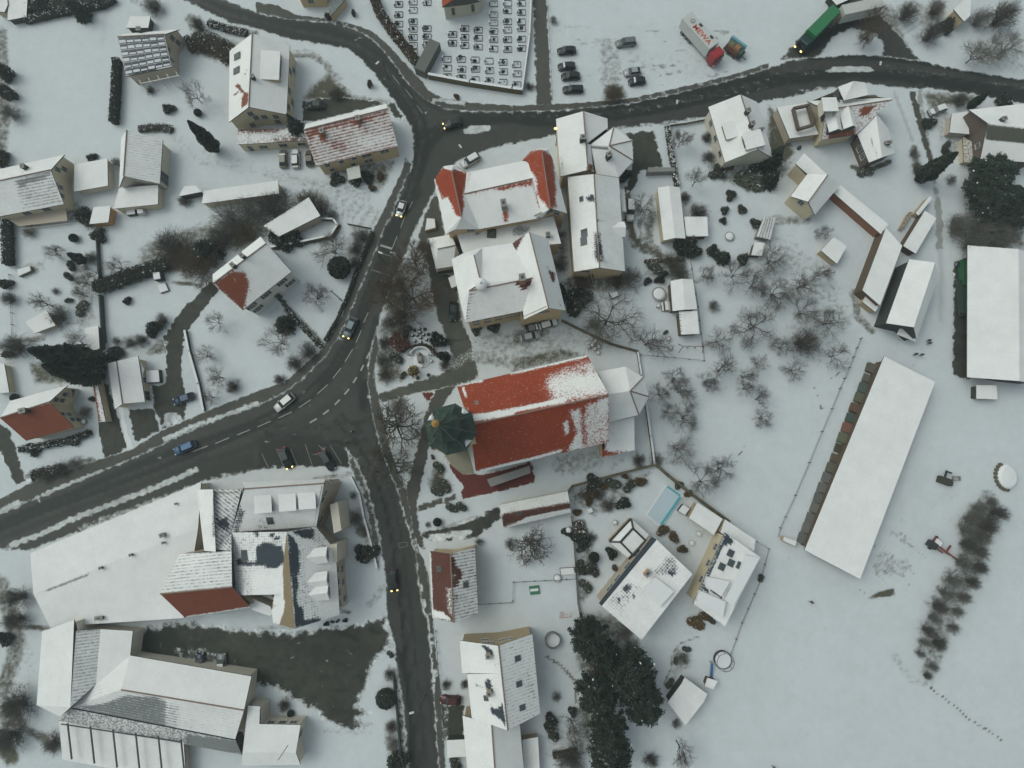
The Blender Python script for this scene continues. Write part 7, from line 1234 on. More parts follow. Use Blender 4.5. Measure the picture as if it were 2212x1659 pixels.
def bare_proto(seed, spread=.8, up=.05, limbs=6, maxlev=4, trunk=2.0, L=2.9, r=.17, mt=TWIG, tw=.0):
    rs = random.Random(seed); out = [[], []]; p = Vector((0, 0, 0)); top = Vector((rs.gauss(0, .1), rs.gauss(0, .1), trunk)); out[0].append((p, top, r * 1.25, r))
    for k in range(limbs):
        a = 6.283 * (k + rs.random() * .6) / limbs; el = rs.uniform(.35, 1.0); d = Vector((math.cos(a) * math.cos(el), math.sin(a) * math.cos(el), math.sin(el)))
        grow(rs, top - Vector((0, 0, rs.random() * trunk * .25)), d, L * rs.uniform(.8, 1.1), r * .62, 0, out, maxlev, spread, up, 1)
    tv, tf = prisms(out[0], 5); cv, cf = prisms([(a, b, ra + tw, rb + tw) for a, b, ra, rb in out[1]], 3)
    rad = float(np.percentile(np.hypot(*np.array(cv)[:, :2].T), 94)); hh = float(np.array(cv)[:, 2].max())
    return mesh('trunk', tv, tf, BARK if mt is TWIG else mt), mesh('crown', cv, cf, mt), rad, hh
def brush_proto(seed, n=90, mt=TWIG):
    rs = random.Random(seed); out = [[], []]
    for k in range(n):
        a = rs.random() * 6.283; el = rs.uniform(.25, 1.5); d = Vector((math.cos(a) * math.cos(el), math.sin(a) * math.cos(el), math.sin(el))); b = Vector((rs.gauss(0, .35), rs.gauss(0, .35), 0)); grow(rs, b, d, rs.uniform(1.0, 1.5), .028, 0, out, 2, .7, .06, -1)
    v, f = prisms(out[1], 3); V = np.array(v); return mesh('twigs', v, f, mt), float(np.percentile(np.hypot(V[:, 0], V[:, 1]), 92)), float(V[:, 2].max())
def leafmesh(name, pts, s, mt, flat=.0, rs=R, frost=.06):
    vs, fs, mi = [], [], []
    for c in pts:
        u = Vector((rs.gauss(0, 1), rs.gauss(0, 1), rs.gauss(0, 1 - flat))).normalized(); v = u.orthogonal().normalized(); v.rotate(Matrix.Rotation(rs.random() * 6, 3, u)); k = s * rs.uniform(.6, 1.4); b = len(vs)
        vs += [c - u * k - v * k * .55, c + u * k - v * k * .4, c + u * k * .7 + v * k * .7, c - u * k * .8 + v * k * .6]; fs.append((b, b + 1, b + 2, b + 3)); mi.append(1 if rs.random() < frost else 0)
    return mesh(name, vs, fs, [mt, SNOWM], mi=mi)
def spruce_proto(seed, tiers=26, snow=.02):
    rs = random.Random(seed); pts = []
    for t_ in range(tiers):
        z = .06 + .93 * (t_ / tiers); n = max(5, int(13 * (1 - z) + 4)); Lb = (1 - z) ** .8 * rs.uniform(.88, 1.05) + .02; off = rs.random() * 6
        for k in range(n):
            a = off + 6.283 * k / n + rs.gauss(0, .12); L = Lb * rs.uniform(.7, 1.1); m = int(10 * L + 3)
            for i in range(m):
                f = (i + .6) / m; w_ = .16 * (1 - f * .75) * L
                for s_ in range(5): pts.append(Vector((math.cos(a) * f * L * 3 + rs.gauss(0, w_ * 1.6), math.sin(a) * f * L * 3 + rs.gauss(0, w_ * 1.6), (z + .02 * rs.gauss(0, 1) - .05 * f) * 9)))
    return leafmesh('crown', pts, .14, EVER, .4, rs, .01), 2.9, 9.0
def column_proto(seed):
    rs = random.Random(seed); pts = []
    for i in range(5200):
        z = rs.random(); a = rs.random() * 6.283; pr = math.sin(min(1, (z + .02) * 1.02) ** .6 * 3.14) ** .6 if z < 1 else 0; rr = (1 - z ** 2.2) ** .8 * (.35 + .65 * min(1, z * 5)) * rs.uniform(.75, 1.05) * (1 + .16 * math.sin(a * 5 + z * 9) + .1 * math.sin(a * 3 - z * 17)); pts.append(Vector((math.cos(a) * rr, math.sin(a) * rr, .1 + z * 8)))
    return leafmesh('crown', pts, .12, EVER, 0, rs, .0), 1.0, 8.1
def ball_proto(seed, mt=HEDGEM, n=2600, s=.10, lum=.25):
    rs = random.Random(seed); pts = []; lo = [Vector((rs.gauss(0, .45), rs.gauss(0, .45), rs.uniform(.35, .8))) for _ in range(7)]
    for i in range(n):
        c = lo[rs.randrange(7)]; u = Vector((rs.gauss(0, 1), rs.gauss(0, 1), rs.gauss(0, .8))).normalized(); q = c + u * rs.uniform(.3, .72); q.z = abs(q.z); pts.append(q)
    return leafmesh('foliage', pts, s, mt, 0, rs, .025), 1.15, 1.35
def big_ever_proto(seed):
    rs = random.Random(seed); pts = []
    for k in range(80):
        a = rs.random() * 6.283; rr = rs.random() ** .55 * 3.3; z = 3 + (1 - (rr / 3.6) ** 2) * 5.5 * rs.uniform(.55, 1); c = Vector((math.cos(a) * rr, math.sin(a) * rr, z)); sz = rs.uniform(.45, .95); out_ = Vector((math.cos(a), math.sin(a), -.25))
        for i in range(130): pts.append(c + out_ * rs.uniform(-.8, 1.0) * sz + Vector((rs.gauss(0, .3), rs.gauss(0, .3), rs.gauss(0, .25))) * sz)
    for i in range(900): z = rs.random() * 6; a = rs.random() * 6.28; rr = rs.random() * 2.6; pts.append(Vector((math.cos(a) * rr, math.sin(a) * rr, z + .5)))
    return leafmesh('crown', pts, .15, EVER, .3, rs, .004), 3.6, 9
BP = [bare_proto(i, sp, up, li, 4, tr_, L_) for i, (sp, up, li, tr_, L_) in enumerate(((.85, .03, 6, 1.9, 2.6), (.75, .08, 5, 2.4, 2.8), (.95, .0, 7, 1.6, 2.5), (.7, .1, 6, 2.2, 3.0)), 21)]
BG = [bare_proto(40 + i, .85, .04, 6, 4, 2.0, 2.7, mt=GTWIG) for i in range(2)]
BB = [bare_proto(50 + i, .8, .03, 7, 4, 3.0, 3.4, .24, BTWIG, .004) for i in range(2)]
PL = [bare_proto(60 + i, .9, -.02, 8, 3, 2.6, 2.6, .3, TWIG, .012) for i in range(2)]
BR = [brush_proto(70), brush_proto(71), brush_proto(72, 70, GTWIG), brush_proto(73, 90, BTWIG)]
SP = [spruce_proto(80), spruce_proto(81)]; CO = [column_proto(82)]; BA = [ball_proto(83), ball_proto(84, plain('dark_bush_leaves', (.03, .038, .026), .9, var=.5)), ball_proto(85, plain('ochre_leaves', (.10, .065, .025), .9, var=.4)), ball_proto(86, plain('grey_green_leaves', (.075, .08, .06), .9, var=.4))]; 
def round_proto(seed):
    rs = random.Random(seed); pts = []
    for i in range(3000): u = Vector((rs.gauss(0, 1), rs.gauss(0, 1), rs.gauss(0, 1))).normalized() * rs.uniform(.8, 1.02) * (1 + .05 * math.sin(i * .01)); pts.append(Vector((u.x, u.y, (u.z + 1) * .62)))
    return leafmesh('foliage', pts, .09, EVER, 0, rs, .004), 1.0, 1.25
BA.append(round_proto(90)); BE = [big_ever_proto(87), big_ever_proto(88)]
STUMP = None
TRG = {}
def tree(kind, label, x, y, rad, h, cat=None, base=False, group=None, k=0):
    "x, y: plan position of the crown middle (or of the foot when base is set); rad in plan units"
    A = P(x, y, 0 if base else h * .6); sc = (A.z - H) ; rm = rad * .1 * (1 - (0 if base else h * .6 / H)) * 1.02
    rz = R.random() * 6.283; A.z = 0
    if kind in ('bare', 'grey', 'brown', 'pollard'):
        pr = dict(bare=BP, grey=BG, brown=BB, pollard=PL)[kind]; tm, cm, pr_, ph = pr[k % len(pr)]
        root = empty('bare_tree', A, label, cat or 'tree', group, rz); root.scale = (rm / pr_, rm / pr_, h / ph)
        for nm, me in (('trunk', tm), ('crown', cm)): obj(nm, me, root, True)
    elif kind in ('brush', 'gbrush', 'bbrush'):
        me, pr_, ph = BR[(k % 2) if kind == 'brush' else (2 if kind == 'gbrush' else 3)]; root = obj('shrub', me); root.location = A; root.rotation_euler = (0, 0, rz); root.scale = (rm / pr_, rm / pr_, h / ph); tag(root, label, cat or 'shrub', group)
    elif kind in ('spruce', 'column', 'ever'):
        me, pr_, ph = dict(spruce=SP, column=CO, ever=BE)[kind][k % (2 if kind != 'column' else 1)]; root = empty('evergreen_tree', A, label, cat or 'evergreen tree', group, rz); root.scale = (rm / pr_, rm / pr_, h / ph)
        obj('crown', me, root, True); global STUMP
        if STUMP is None: m = MB(); m.tube((0, 0, 0), (0, 0, 5), .16, .05); STUMP = m.mesh('trunk', BARK)
        obj('trunk', STUMP, root, True)
    else:
        me, pr_, ph = BA[dict(ball=0, dball=1, oball=2, gball=3, round=4)[kind]]; root = obj('bush', me); root.location = A; root.rotation_euler = (0, 0, rz); root.scale = (rm / pr_, rm / pr_, h / ph); tag(root, label, cat or 'bush', group)
    return root
def TT(c, r, items, group=None):
    for i, it in enumerate(items):
        kind, x, y, rad, h, label = it[:6]; tree(kind, label, *t1(c, r, x, y), rad / 4, h, k=i, base=(len(it) > 6), group=group)
TT(0, 0, [('grey', 1655, 790, 120, 7, 'fine-branched leafless tree on the lawn below the solar house'), ('dball', 1460, 945, 42, 1.6, 'small dark cross-shaped bush on the lawn of the solar house'), ('round', 1705, 970, 32, 1.6, 'small round dark bush by the drive of the solar house'), ('column', 1875, 1300, 60, 11.5, 'tall dark leaning column evergreen below the pale house', 1), ('gbrush', 60, 960, 80, 4, 'twiggy shrub at the left edge of the meadow'), ('ball', 20, 600, 60, 4, 'dark bush at the left edge of the meadow'), ('ball', 25, 780, 60, 4, 'lower dark bush at the left edge of the meadow'), ('dball', 10, 1360, 60, 3, 'dark bush above the left-edge gabled house'), ('gbrush', 990, 1400, 50, 3, 'grey shrub between garage and ribbed barn'), ('dball', 800, 1365, 36, 1.2, 'low dark bush above the flat garage'), ('brush', 1300, 30, 90, 3, 'brown shrub at the top above the flat garage'), ('brush', 1700, 190, 60, 4, 'brown twiggy bush beside the upper left road'), ('spruce', 620, 30, 90, 7, 'dark conifer behind the snow-topped hedge'), ('dball', 330, 30, 60, 3, 'dark bush between the two top-left garage roofs'), ('brush', 1290, 770, 40, 1.5, 'snowy little shrub below the balcony of the solar house')])
TT(1, 0, [('spruce', 320, 1065, 115, 9, 'dark blue-green spruce at the corner of the red-brown roofed house'), ('gball', 980, 715, 22, 2, 'tiny dark shrub on the snowy wedge by the upper road'), ('dball', 940, 1500, 55, 1.6, 'dark bush right of the porch'), ('oball', 1070, 1520, 36, 1.4, 'ochre bush in the front garden by the junction'), ('oball', 1000, 1620, 30, 1.3, 'second ochre bush lower in the front garden'), ('ball', 690, 1540, 60, 1.4, 'low bush left of the porch'), ('ball', 860, 1570, 50, 1.2, 'low bush below the porch'), ('gball', 840, 105, 22, 1.5, 'small grey bush beside the lane at the top'), ('dball', 620, 125, 26, 1.5, 'dark bush at the corner of the yellow wall'), ('brush', 690, 800, 70, 2.0, 'dead brush patch in the dark yard'), ('oball', 1735, 835, 26, .8, 'ochre tuft below the cemetery wall')])
TT(0, 1, [('bare', 620, 1290, 125, 7, 'leafless tree beside the flat dark-sided shed'), ('bare', 340, 950, 110, 6, 'leaning leafless tree above the lichen-stained shed'), ('bare', 430, 510, 80, 5, 'small leafless tree in the upper left garden'), ('bare', 1850, 1110, 105, 5, 'thin leafless tree right of the winding driveway'), ('bare', 1750, 1400, 90, 5, 'second thin leafless tree by the driveway wall'), ('bare', 1860, 1590, 110, 5.5, 'third thin leafless tree near the pavement bend'), ('bare', 990, 640, 100, 6, 'leafless tree above the thick dark hedge'), ('bare', 780, 680, 90, 5, 'leafless tree left of the dark garden wall'), ('bare', 690, 770, 95, 5, 'middle leafless tree of the vegetable garden'), ('bare', 690, 880, 70, 4, 'lower leafless tree of the vegetable garden'), ('brush', 70, 1330, 110, 5, 'big shrub at the far left below the cold frame'), ('brush', 50, 915, 60, 3, 'small shrub at the far left middle'), ('brush', 1440, 460, 150, 5.5, 'pale twiggy bush at the left end of the big thicket'), ('spruce', 1740, 480, 150, 6.5, 'dark conifer in the middle of the big thicket'), ('bbrush', 1700, 600, 190, 5, 'brown shrub below the conifer in the big thicket'), ('bbrush', 1560, 560, 150, 4, 'brown bush where the thick hedge meets the thicket'), ('gbrush', 1960, 200, 150, 5.5, 'grey spreading bush at the top of the big thicket'), ('gbrush', 2140, 150, 140, 5.5, 'grey bush at the top right of the big thicket'), ('bbrush', 2090, 350, 130, 4.5, 'brown bush at the right of the big thicket'), ('brush', 1900, 380, 120, 4.5, 'tangled bush right of the conifer in the thicket'), ('brush', 1380, 1100, 60, 2.8, 'brown shrub at the upper bend of the driveway'), ('dball', 1290, 1180, 55, 2.4, 'dark shrub beside the driveway bank'), ('brush', 1200, 1275, 55, 2.4, 'shrub lower on the driveway bank'), ('gbrush', 1110, 1290, 55, 2.4, 'pale shrub left on the driveway bank'), ('gbrush', 990, 1280, 40, 2, 'little pale shrub near the dark wall end'), ('column', 735, 600, 42, 5, 'short dark pointed conifer in the vegetable garden', 1), ('round', 630, 395, 36, 1.6, 'round dark bush below the left-edge balcony'), ('gball', 605, 630, 38, 1.5, 'grey round bush left of the pointed conifer'), ('gball', 580, 725, 34, 1.4, 'grey bush in the left garden centre'), ('dball', 1105, 938, 28, 1.3, 'small dark bush below the square frame'), ('column', 900, 1500, 112, 19, 'very tall dark spruce leaning left over the lower garden', 1), ('column', 870, 1590, 100, 15, 'second tall dark conifer beside the tallest one', 1), ('dball', 690, 225, 65, 2.5, 'dark bush beside the left-edge house'), ('ball', 830, 370, 60, 2.2, 'dark bush below the orange garage'), ('gbrush', 760, 260, 70, 2.2, 'grey shrub left of the orange garage'), ('brush', 780, 560, 55, 2, 'tangle right of the pointed conifer'), ('gball', 700, 1000, 60, .9, 'frosty herb bed in the left garden'), ('gball', 590, 935, 28, .9, 'small frosty bush left of the herb bed'), ('brush', 480, 1060, 90, 3, 'leafless creeper over the lichen-stained shed'), ('gbrush', 470, 850, 34, 1.3, 'small twiggy bush in the far left lawn'), ('dball', 950, 1400, 60, 1.8, 'dark bush at the garage house corner'), ('dball', 45, 800, 40, 2, 'dark bush beside the far left fence'), ('brush', 1590, 70, 60, 1.6, 'planting before the long low shed'), ('gbrush', 240, 340, 60, 2, 'snowy shrub below the left-edge terrace'), ('gball', 60, 1400, 40, 1.6, 'dark shrub low at the far left')])
TT(1, 1, [('bare', 640, 470, 185, 7, 'wide leafless tree above the round evergreen'), ('round', 715, 648, 96, 3.6, 'big round clipped dark evergreen beside the main road'), ('bare', 495, 890, 125, 6, 'leafless tree beside the shuttered house'), ('bare', 190, 1290, 165, 6, 'knotty spreading leafless tree below the garden path'), ('brush', 440, 1370, 85, 2.8, 'pale shrub left of the road bend'), ('brush', 325, 1480, 70, 2.4, 'brown shrub tuft near the road bend'), ('spruce', 220, 1130, 105, 5, 'dark spruce in front of the shuttered house'), ('dball', 180, 420, 90, 2.8, 'left half of the ivy mass at the garden barn'), ('dball', 300, 400, 75, 2.6, 'right half of the ivy mass at the garden barn'), ('brush', 110, 130, 130, 5, 'shrub above the garden barn'), ('bare', 200, 60, 130, 6, 'leafless tree behind the garden barn'), ('bbrush', 440, 60, 110, 4, 'brown thicket above the garden barn'), ('brush', 560, 140, 90, 3.5, 'shrub right of the garden barn'), ('brush', 910, 380, 85, 2.6, 'shrub at the top of the round evergreen garden'), ('brush', 850, 480, 70, 2.4, 'shrub right of the wide leafless tree'), ('brush', 850, 600, 55, 2.0, 'small shrub beside the round evergreen'), ('gbrush', 650, 200, 50, 2, 'tiny shrub between barn and field corner'),
 ('brown', 1350, 560, 190, 10, 'upper brown-twigged roadside tree above the memorial'), ('brown', 1200, 720, 190, 10, 'brown-twigged tree reaching over the road crossing'), ('bare', 1420, 640, 160, 9, 'dark-limbed tree beside the cobbled courtyard'), ('brown', 1330, 880, 270, 12, 'largest brown roadside tree above the memorial garden'), ('brown', 1110, 900, 190, 11, 'brown tree arching far over the main road'), ('bare', 1270, 1020, 190, 9, 'dark tree with a thick trunk at the top of the memorial garden'),
 ('gbrush', 1130, 1130, 70, 2.2, 'grey brush beside the road under the trees'), ('ball', 1230, 1100, 70, 2.2, 'dark bush under the brown trees'), ('brush', 1100, 1300, 60, 1.8, 'dark brush strip upper part beside the pavement'), ('brush', 1100, 1450, 75, 1.8, 'dark brush strip middle part beside the pavement'), ('brush', 1110, 1580, 70, 1.8, 'dark brush strip lower part beside the pavement'), ('gball', 1210, 1430, 50, 1.4, 'grey-green bush left of the war memorial'), ('gball', 1270, 1580, 30, 1.0, 'small grey bush left of the Christmas tree'), ('dball', 1575, 1300, 60, 3, 'dark evergreen bush at the top right of the memorial'), ('dball', 1620, 1400, 46, 2.4, 'dark evergreen bush right of the memorial'), ('bbrush', 1625, 1500, 46, 1.4, 'brown brush below the evergreen by the memorial'), ('ball', 1280, 1200, 55, 1.6, 'dark bush above the reddish hedge'), ('brush', 200, 1620, 50, 1.4, 'small shrub on the verge above the road'), ('ball', 1900, 1190, 45, .8, 'foundation bush left along the school wall'), ('ball', 2060, 1175, 50, .8, 'foundation bush along the school wall'), ('gbrush', 1440, 450, 50, 1.6, 'snowy brush beside the courtyard entrance')])
TT(1, 2, [('pollard', 1190, 350, 235, 8, 'dark pollarded tree on the church green, upper one'), ('pollard', 1150, 690, 215, 8, 'dark pollarded tree on the church green, lower one'), ('gball', 1580, 720, 45, 1.2, 'frosty bush in the wedge bed west of the red terrace'), ('gbrush', 1550, 860, 60, 1.2, 'frosty brush in the wedge bed'), ('gball', 1630, 880, 50, 1.0, 'frosty bush at the right of the wedge bed'), ('gball', 1560, 930, 45, 1.0, 'frosty bush at the bottom of the wedge bed'), ('gball', 1525, 632, 18, .8, 'tiny bush at the tip of the wedge bed'), ('gball', 1525, 540, 24, .7, 'tiny bush beside the tower'), ('round', 1565, 1195, 34, 1.6, 'round dark bush on the snowy ramp lawn'), ('dball', 970, 1490, 75, 2, 'dark frosted conifer bush between manor and wall'), ('gbrush', 860, 1150, 70, 1.6, 'grey brush right of the manor'), ('gbrush', 930, 1260, 60, 1.4, 'second grey brush right of the manor'), ('gbrush', 840, 960, 34, .8, 'little bush pair in the manor garden'), ('gball', 1690, 1070, 45, 1.0, 'small bush left above the ramp'), ('gball', 1770, 1060, 40, 1.2, 'small dark bush above the ramp'), ('gbrush', 1220, 200, 90, 1.2, 'dry grass tuft behind the pollarded tree'), ('gbrush', 2190, 1390, 50, 3, 'thin small tree on the lawn by the brown roofed house'), ('gbrush', 1920, 1370, 40, 2, 'shrub at the corner of the brown-roofed house'), ('gbrush', 1480, 1220, 26, .8, 'tiny twig bush on the ramp lawn')])
TT(2, 0, [('brown', 1480, 1180, 95, 7, 'slanting brown tree between garden hedge and square house'), ('bare', 1610, 1530, 100, 7, 'slanting leafless tree below the square house'), ('bbrush', 880, 800, 95, 2.6, 'tan reed-like bush at the edge of the parking field'), ('gbrush', 355, 160, 36, 2, 'little brush at the lane side of the field'), ('brush', 155, 740, 44, 1.4, 'dark brush strip beside the lane'), ('dball', 990, 1520, 50, 3, 'dark bush at the polygon roofed house'), ('brush', 1700, 1350, 60, 1.6, 'frosty shrub left below the square house'), ('ball', 1790, 1480, 70, 1.6, 'dark frosty bush below the square house'), ('gball', 2050, 1560, 110, 1.2, 'frosty shrubbery right below the square house'), ('oball', 1880, 1440, 40, .9, 'ochre bush below the square house'), ('ball', 2140, 1400, 80, 1.8, 'dark bush at the right foot of the square house'), ('brush', 1690, 1180, 50, 2, 'shrub left of the square house wall')])
TT(3, 0, [('spruce', 80, 1330, 120, 9, 'dark green spruce between square house and terrace annex'), ('spruce', 60, 1520, 90, 6, 'lower dark spruce between the houses'), ('column', 1290, 1550, 72, 11.5, 'tall dark column evergreen leaning right beside the farm track', 1), ('brown', 960, 190, 150, 9, 'brown-twigged tree beside the lorries'), ('bare', 860, 300, 70, 5, 'young leafless tree on the snow triangle'), ('brush', 1220, 90, 90, 4, 'shrub beside the garden paths at the top'), ('bbrush', 1480, 50, 80, 4, 'brown shrub at the top by the cream house'), ('brush', 1440, 260, 90, 5, 'dark tangle below the cream house'), ('ball', 1560, 200, 60, 3, 'dark green bush below the cream house'), ('grey', 1820, 450, 150, 6, 'left pale tree of the slanting row above the right road'), ('grey', 1960, 420, 150, 6, 'middle pale tree of the slanting row above the right road'), ('grey', 2100, 380, 150, 6, 'right pale tree of the slanting row above the right road'), ('brush', 2080, 90, 120, 7, 'shrub at the top right corner'), ('gbrush', 1880, 130, 90, 5, 'grey shrub near the top right corner'), ('ever', 1990, 1470, 190, 7, 'large dark evergreen upper one at the right edge'), ('ever', 1930, 1620, 190, 7, 'large dark evergreen middle one at the right edge'), ('column', 1730, 930, 36, 6, 'dark narrow conifer below the right-hand road', 1), ('brush', 1680, 850, 70, 3, 'brush left of the narrow conifer'), ('gball', 1550, 1250, 36, 1.4, 'dark round bush in the gardens right of the track'), ('dball', 1555, 1308, 34, 1.4, 'darker round bush just below the round bush'), ('dball', 1420, 1070, 50, 1.4, 'low bush below the snow-capped car'), ('gbrush', 1270, 1320, 50, 1.6, 'twig bush left of the farm track'), ('brush', 1300, 1440, 50, 1.8, 'twig bush left of the column evergreen'), ('dball', 2050, 890, 55, 2, 'dark bush in the snow under the right-hand road'), ('oball', 270, 1275, 18, .6, 'tiny reddish bush below the terrace annex'), ('gbrush', 1600, 1540, 46, 2, 'thin shrub right of the column evergreen'), ('gball', 850, 1480, 60, .9, 'frosty bush at the foot of the brown wing'), ('brush', 30, 620, 1, .2, '')][:-1])
TT(2, 1, [('bare', 850, 1080, 300, 11, 'very large spreading tree by the curved churchyard wall'), ('bare', 1190, 1290, 180, 7, 'smaller spreading tree at the wall fork'), ('bare', 1150, 110, 130, 7, 'leafless tree in the tyre-tracked yard'), ('gbrush', 1020, 740, 110, 4, 'grey brush right of the dark-ridged house'), ('bbrush', 600, 780, 90, 2.4, 'brown shrubbery left below the dark-ridged house'), ('bbrush', 900, 760, 80, 2.2, 'brown shrubbery right below the dark-ridged house'), ('dball', 530, 930, 100, 2.6, 'dark bush mass right of the school'), ('dball', 440, 870, 70, 2.4, 'dark bush between school and dark-ridged house'), ('gbrush', 420, 620, 70, 3, 'grey shrub in the gap beside the school'), ('gbrush', 700, 1130, 90, 3, 'undergrowth beneath the very large tree'), ('bare', 1690, 700, 90, 5, 'small leafless tree above the playground sheds'), ('gbrush', 1745, 985, 55, 2.2, 'lone twiggy shrub in the paddock'), ('dball', 1545, 460, 80, 3.4, 'dark evergreen beside the small flat shed'), ('dball', 1590, 530, 55, 2.5, 'lower dark evergreen near the small flat shed'), ('dball', 1740, 530, 50, 2.2, 'dark frosty bush left of the kitchen garden conifer'), ('spruce', 1850, 550, 75, 4, 'frosted round conifer in the kitchen garden'), ('ball', 2000, 570, 50, 2, 'dark bush below the tool shed'), ('brush', 1620, 165, 85, 3.4, 'leafless bush right of the long shed'), ('ball', 1840, 150, 36, 1.4, 'dark bush at the garden arc'), ('ball', 1830, 240, 30, 1.2, 'lower dark bush at the garden arc'), ('ball', 2110, 270, 45, 1.4, 'bush left of the little greenhouse'), ('ball', 1990, 150, 40, 1.2, 'dark bush at the kitchen path'), ('brush', 1400, 590, 100, 2.2, 'brush along the low boundary hedge'), ('brush', 1450, 700, 90, 2.2, 'brown brush above the playground shed'), ('gball', 1240, 650, 60, 1.3, 'frosted bushes in the small bed'), ('dball', 1272, 740, 34, 1.8, 'dark clipped bush with a snow cap in the small bed'), ('dball', 1312, 700, 24, 1.5, 'smaller dark bush above the snow-capped one'), ('dball', 1160, 765, 30, 1.0, 'low dark bush at the left of the small bed'), ('ball', 1900, 20, 46, 1.5, 'dark bush at the top of the kitchen garden'), ('brush', 1500, 40, 50, 1.8, 'shrub beside the top of the long shed'), ('gball', 1330, 1210, 20, .6, 'small tuft near the dark tub')])
OG_ = 'leafless orchard trees'
TT(2, 1, [('bare', 1800, 1280, 125, 5, 'orchard tree nearest the swing frame'), ('bare', 1820, 1530, 135, 5.5, 'orchard tree right of the fence corner'), ('bare', 1430, 1600, 110, 5.5, 'orchard tree below the paddock fence'), ('bare', 1700, 1630, 85, 5, 'small orchard tree below the fence corner'), ('bare', 2150, 1470, 80, 5, 'orchard tree with a slanting trunk in the middle meadow'), ('bare', 2030, 1590, 90, 5, 'orchard tree below the slanting one'), ('bare', 2130, 1150, 200, 7, 'wide orchard tree left of the dense cluster'), ('bare', 1950, 690, 150, 6.5, 'upper orchard tree below the tool shed'), ('bare', 2120, 780, 150, 6.5, 'second upper orchard tree toward the barns')], OG_)
TT(3, 1, [('bare', 60, 570, 150, 6.5, 'orchard tree touching the square shed garden'), ('bare', 330, 790, 150, 6.5, 'orchard tree in the upper middle of the cluster'), ('bare', 90, 860, 150, 6.5, 'orchard tree at the left of the cluster'), ('bare', 330, 1030, 160, 7, 'orchard tree in the centre of the cluster'), ('bare', 560, 1110, 150, 6.5, 'orchard tree at the right of the cluster'), ('brush', 350, 1290, 120, 6, 'densest dark orchard tree of the cluster'), ('bare', 140, 1330, 95, 5, 'small orchard tree at the lower left of the cluster'), ('bare', 600, 1400, 130, 5.5, 'orchard tree near the wire fence posts'), ('bare', 240, 1530, 105, 5, 'orchard tree at the bottom of the cluster'), ('bare', 470, 700, 100, 5.5, 'orchard tree under the dark log shelter'), ('bare', 500, 340, 70, 4, 'thin tree above the square shed')], OG_)
TT(2, 2, [('bare', 1290, 80, 100, 5, 'orchard tree right of the church choir, leftmost of the upper row'), ('bare', 1470, 60, 115, 5.5, 'orchard tree second in the upper row right of the choir'), ('bare', 1730, 10, 70, 4.5, 'small orchard tree third in the upper row'), ('bare', 1350, 240, 100, 5, 'orchard tree left one of the joined lower pair'), ('bare', 1510, 285, 150, 5.5, 'orchard tree right one of the joined lower pair'), ('grey', 1460, 560, 145, 5.5, 'pale orchard tree standing alone near the dark wall'), ('bare', 1830, 740, 125, 6, 'dense orchard tree above the pool wall'), ('bare', 1660, 850, 170, 6, 'spreading orchard tree beside the pool wall'), ('bare', 2040, 30, 85, 5, 'orchard tree in the right part of the meadow'), ('bare', 2160, 120, 100, 5.5, 'orchard tree at the right end of the meadow'), ('bare', 2190, 290, 85, 5, 'lowest orchard tree on the right')], OG_)
TT(2, 2, [('pollard', 165, 1390, 170, 6, 'knotty leafless tree on the fenced snowy lawn'), ('bare', 580, 965, 85, 4, 'small leafless tree at the top left of the villa garden'), ('brush', 1100, 670, 60, 2.2, 'shrub inside the churchyard corner'), ('gbrush', 1260, 650, 60, 2.2, 'shrub outside the churchyard corner'), ('ball', 710, 850, 65, 2.4, 'dark green bush at the churchyard wall'), ('oball', 785, 880, 34, 1.3, 'ochre bush below the dark green one'), ('oball', 980, 800, 24, 1.2, 'small ochre bush at the wall'), ('oball', 1110, 845, 42, 1.5, 'ochre bush with a snow patch near the pool'), ('gball', 870, 860, 55, 1.4, 'grey bush right of the ochre one'), ('gball', 1020, 880, 50, 1.6, 'frosty dark bush above the heart-shaped one'), ('dball', 945, 1020, 48, 1.8, 'dark heart-shaped evergreen in the villa garden'), ('oball', 670, 960, 50, 1.5, 'olive bush at the left of the villa garden'), ('oball', 665, 1020, 34, 1.1, 'second olive bush at the left'), ('brush', 750, 960, 55, 1.6, 'twig bush in the villa flower bed'), ('brush', 840, 1050, 60, 1.3, 'twig bush in the lower flower bed'), ('oball', 560, 1110, 32, 1.2, 'ochre bush beside the grid-roofed shed'), ('oball', 1310, 1265, 46, 1.1, 'ochre bush left one on the pool terrace'), ('oball', 1400, 1320, 42, 1.1, 'ochre bush right one on the pool terrace'), ('dball', 595, 1320, 55, 2, 'dark bush by the garden fence'), ('dball', 870, 1450, 40, 2.2, 'dark bush left of the pavilion'), ('round', 710, 1500, 42, 2.0, 'dark round bush below the pavilion path'), ('ball', 600, 1420, 36, 1.3, 'small bush by the garden fence'), ('brush', 680, 1340, 50, 1.4, 'twig bush near the garden fence'), ('ball', 590, 1600, 55, 1.6, 'bush group lower by the garden fence'), ('ball', 690, 1600, 60, 1.6, 'bush left of the villa wall'), ('oball', 890, 1590, 26, .9, 'ochre bush at the villa wall'), ('ball', 1440, 870, 36, .8, 'low green bush along the pool wall, upper'), ('oball', 1520, 950, 30, .8, 'low olive bush along the pool wall, lower'), ('oball', 1480, 1430, 36, 1.5, 'brown wall bush on the terrace'), ('dball', 480, 1262, 40, 1.2, 'dark ivy at the lawn corner')])
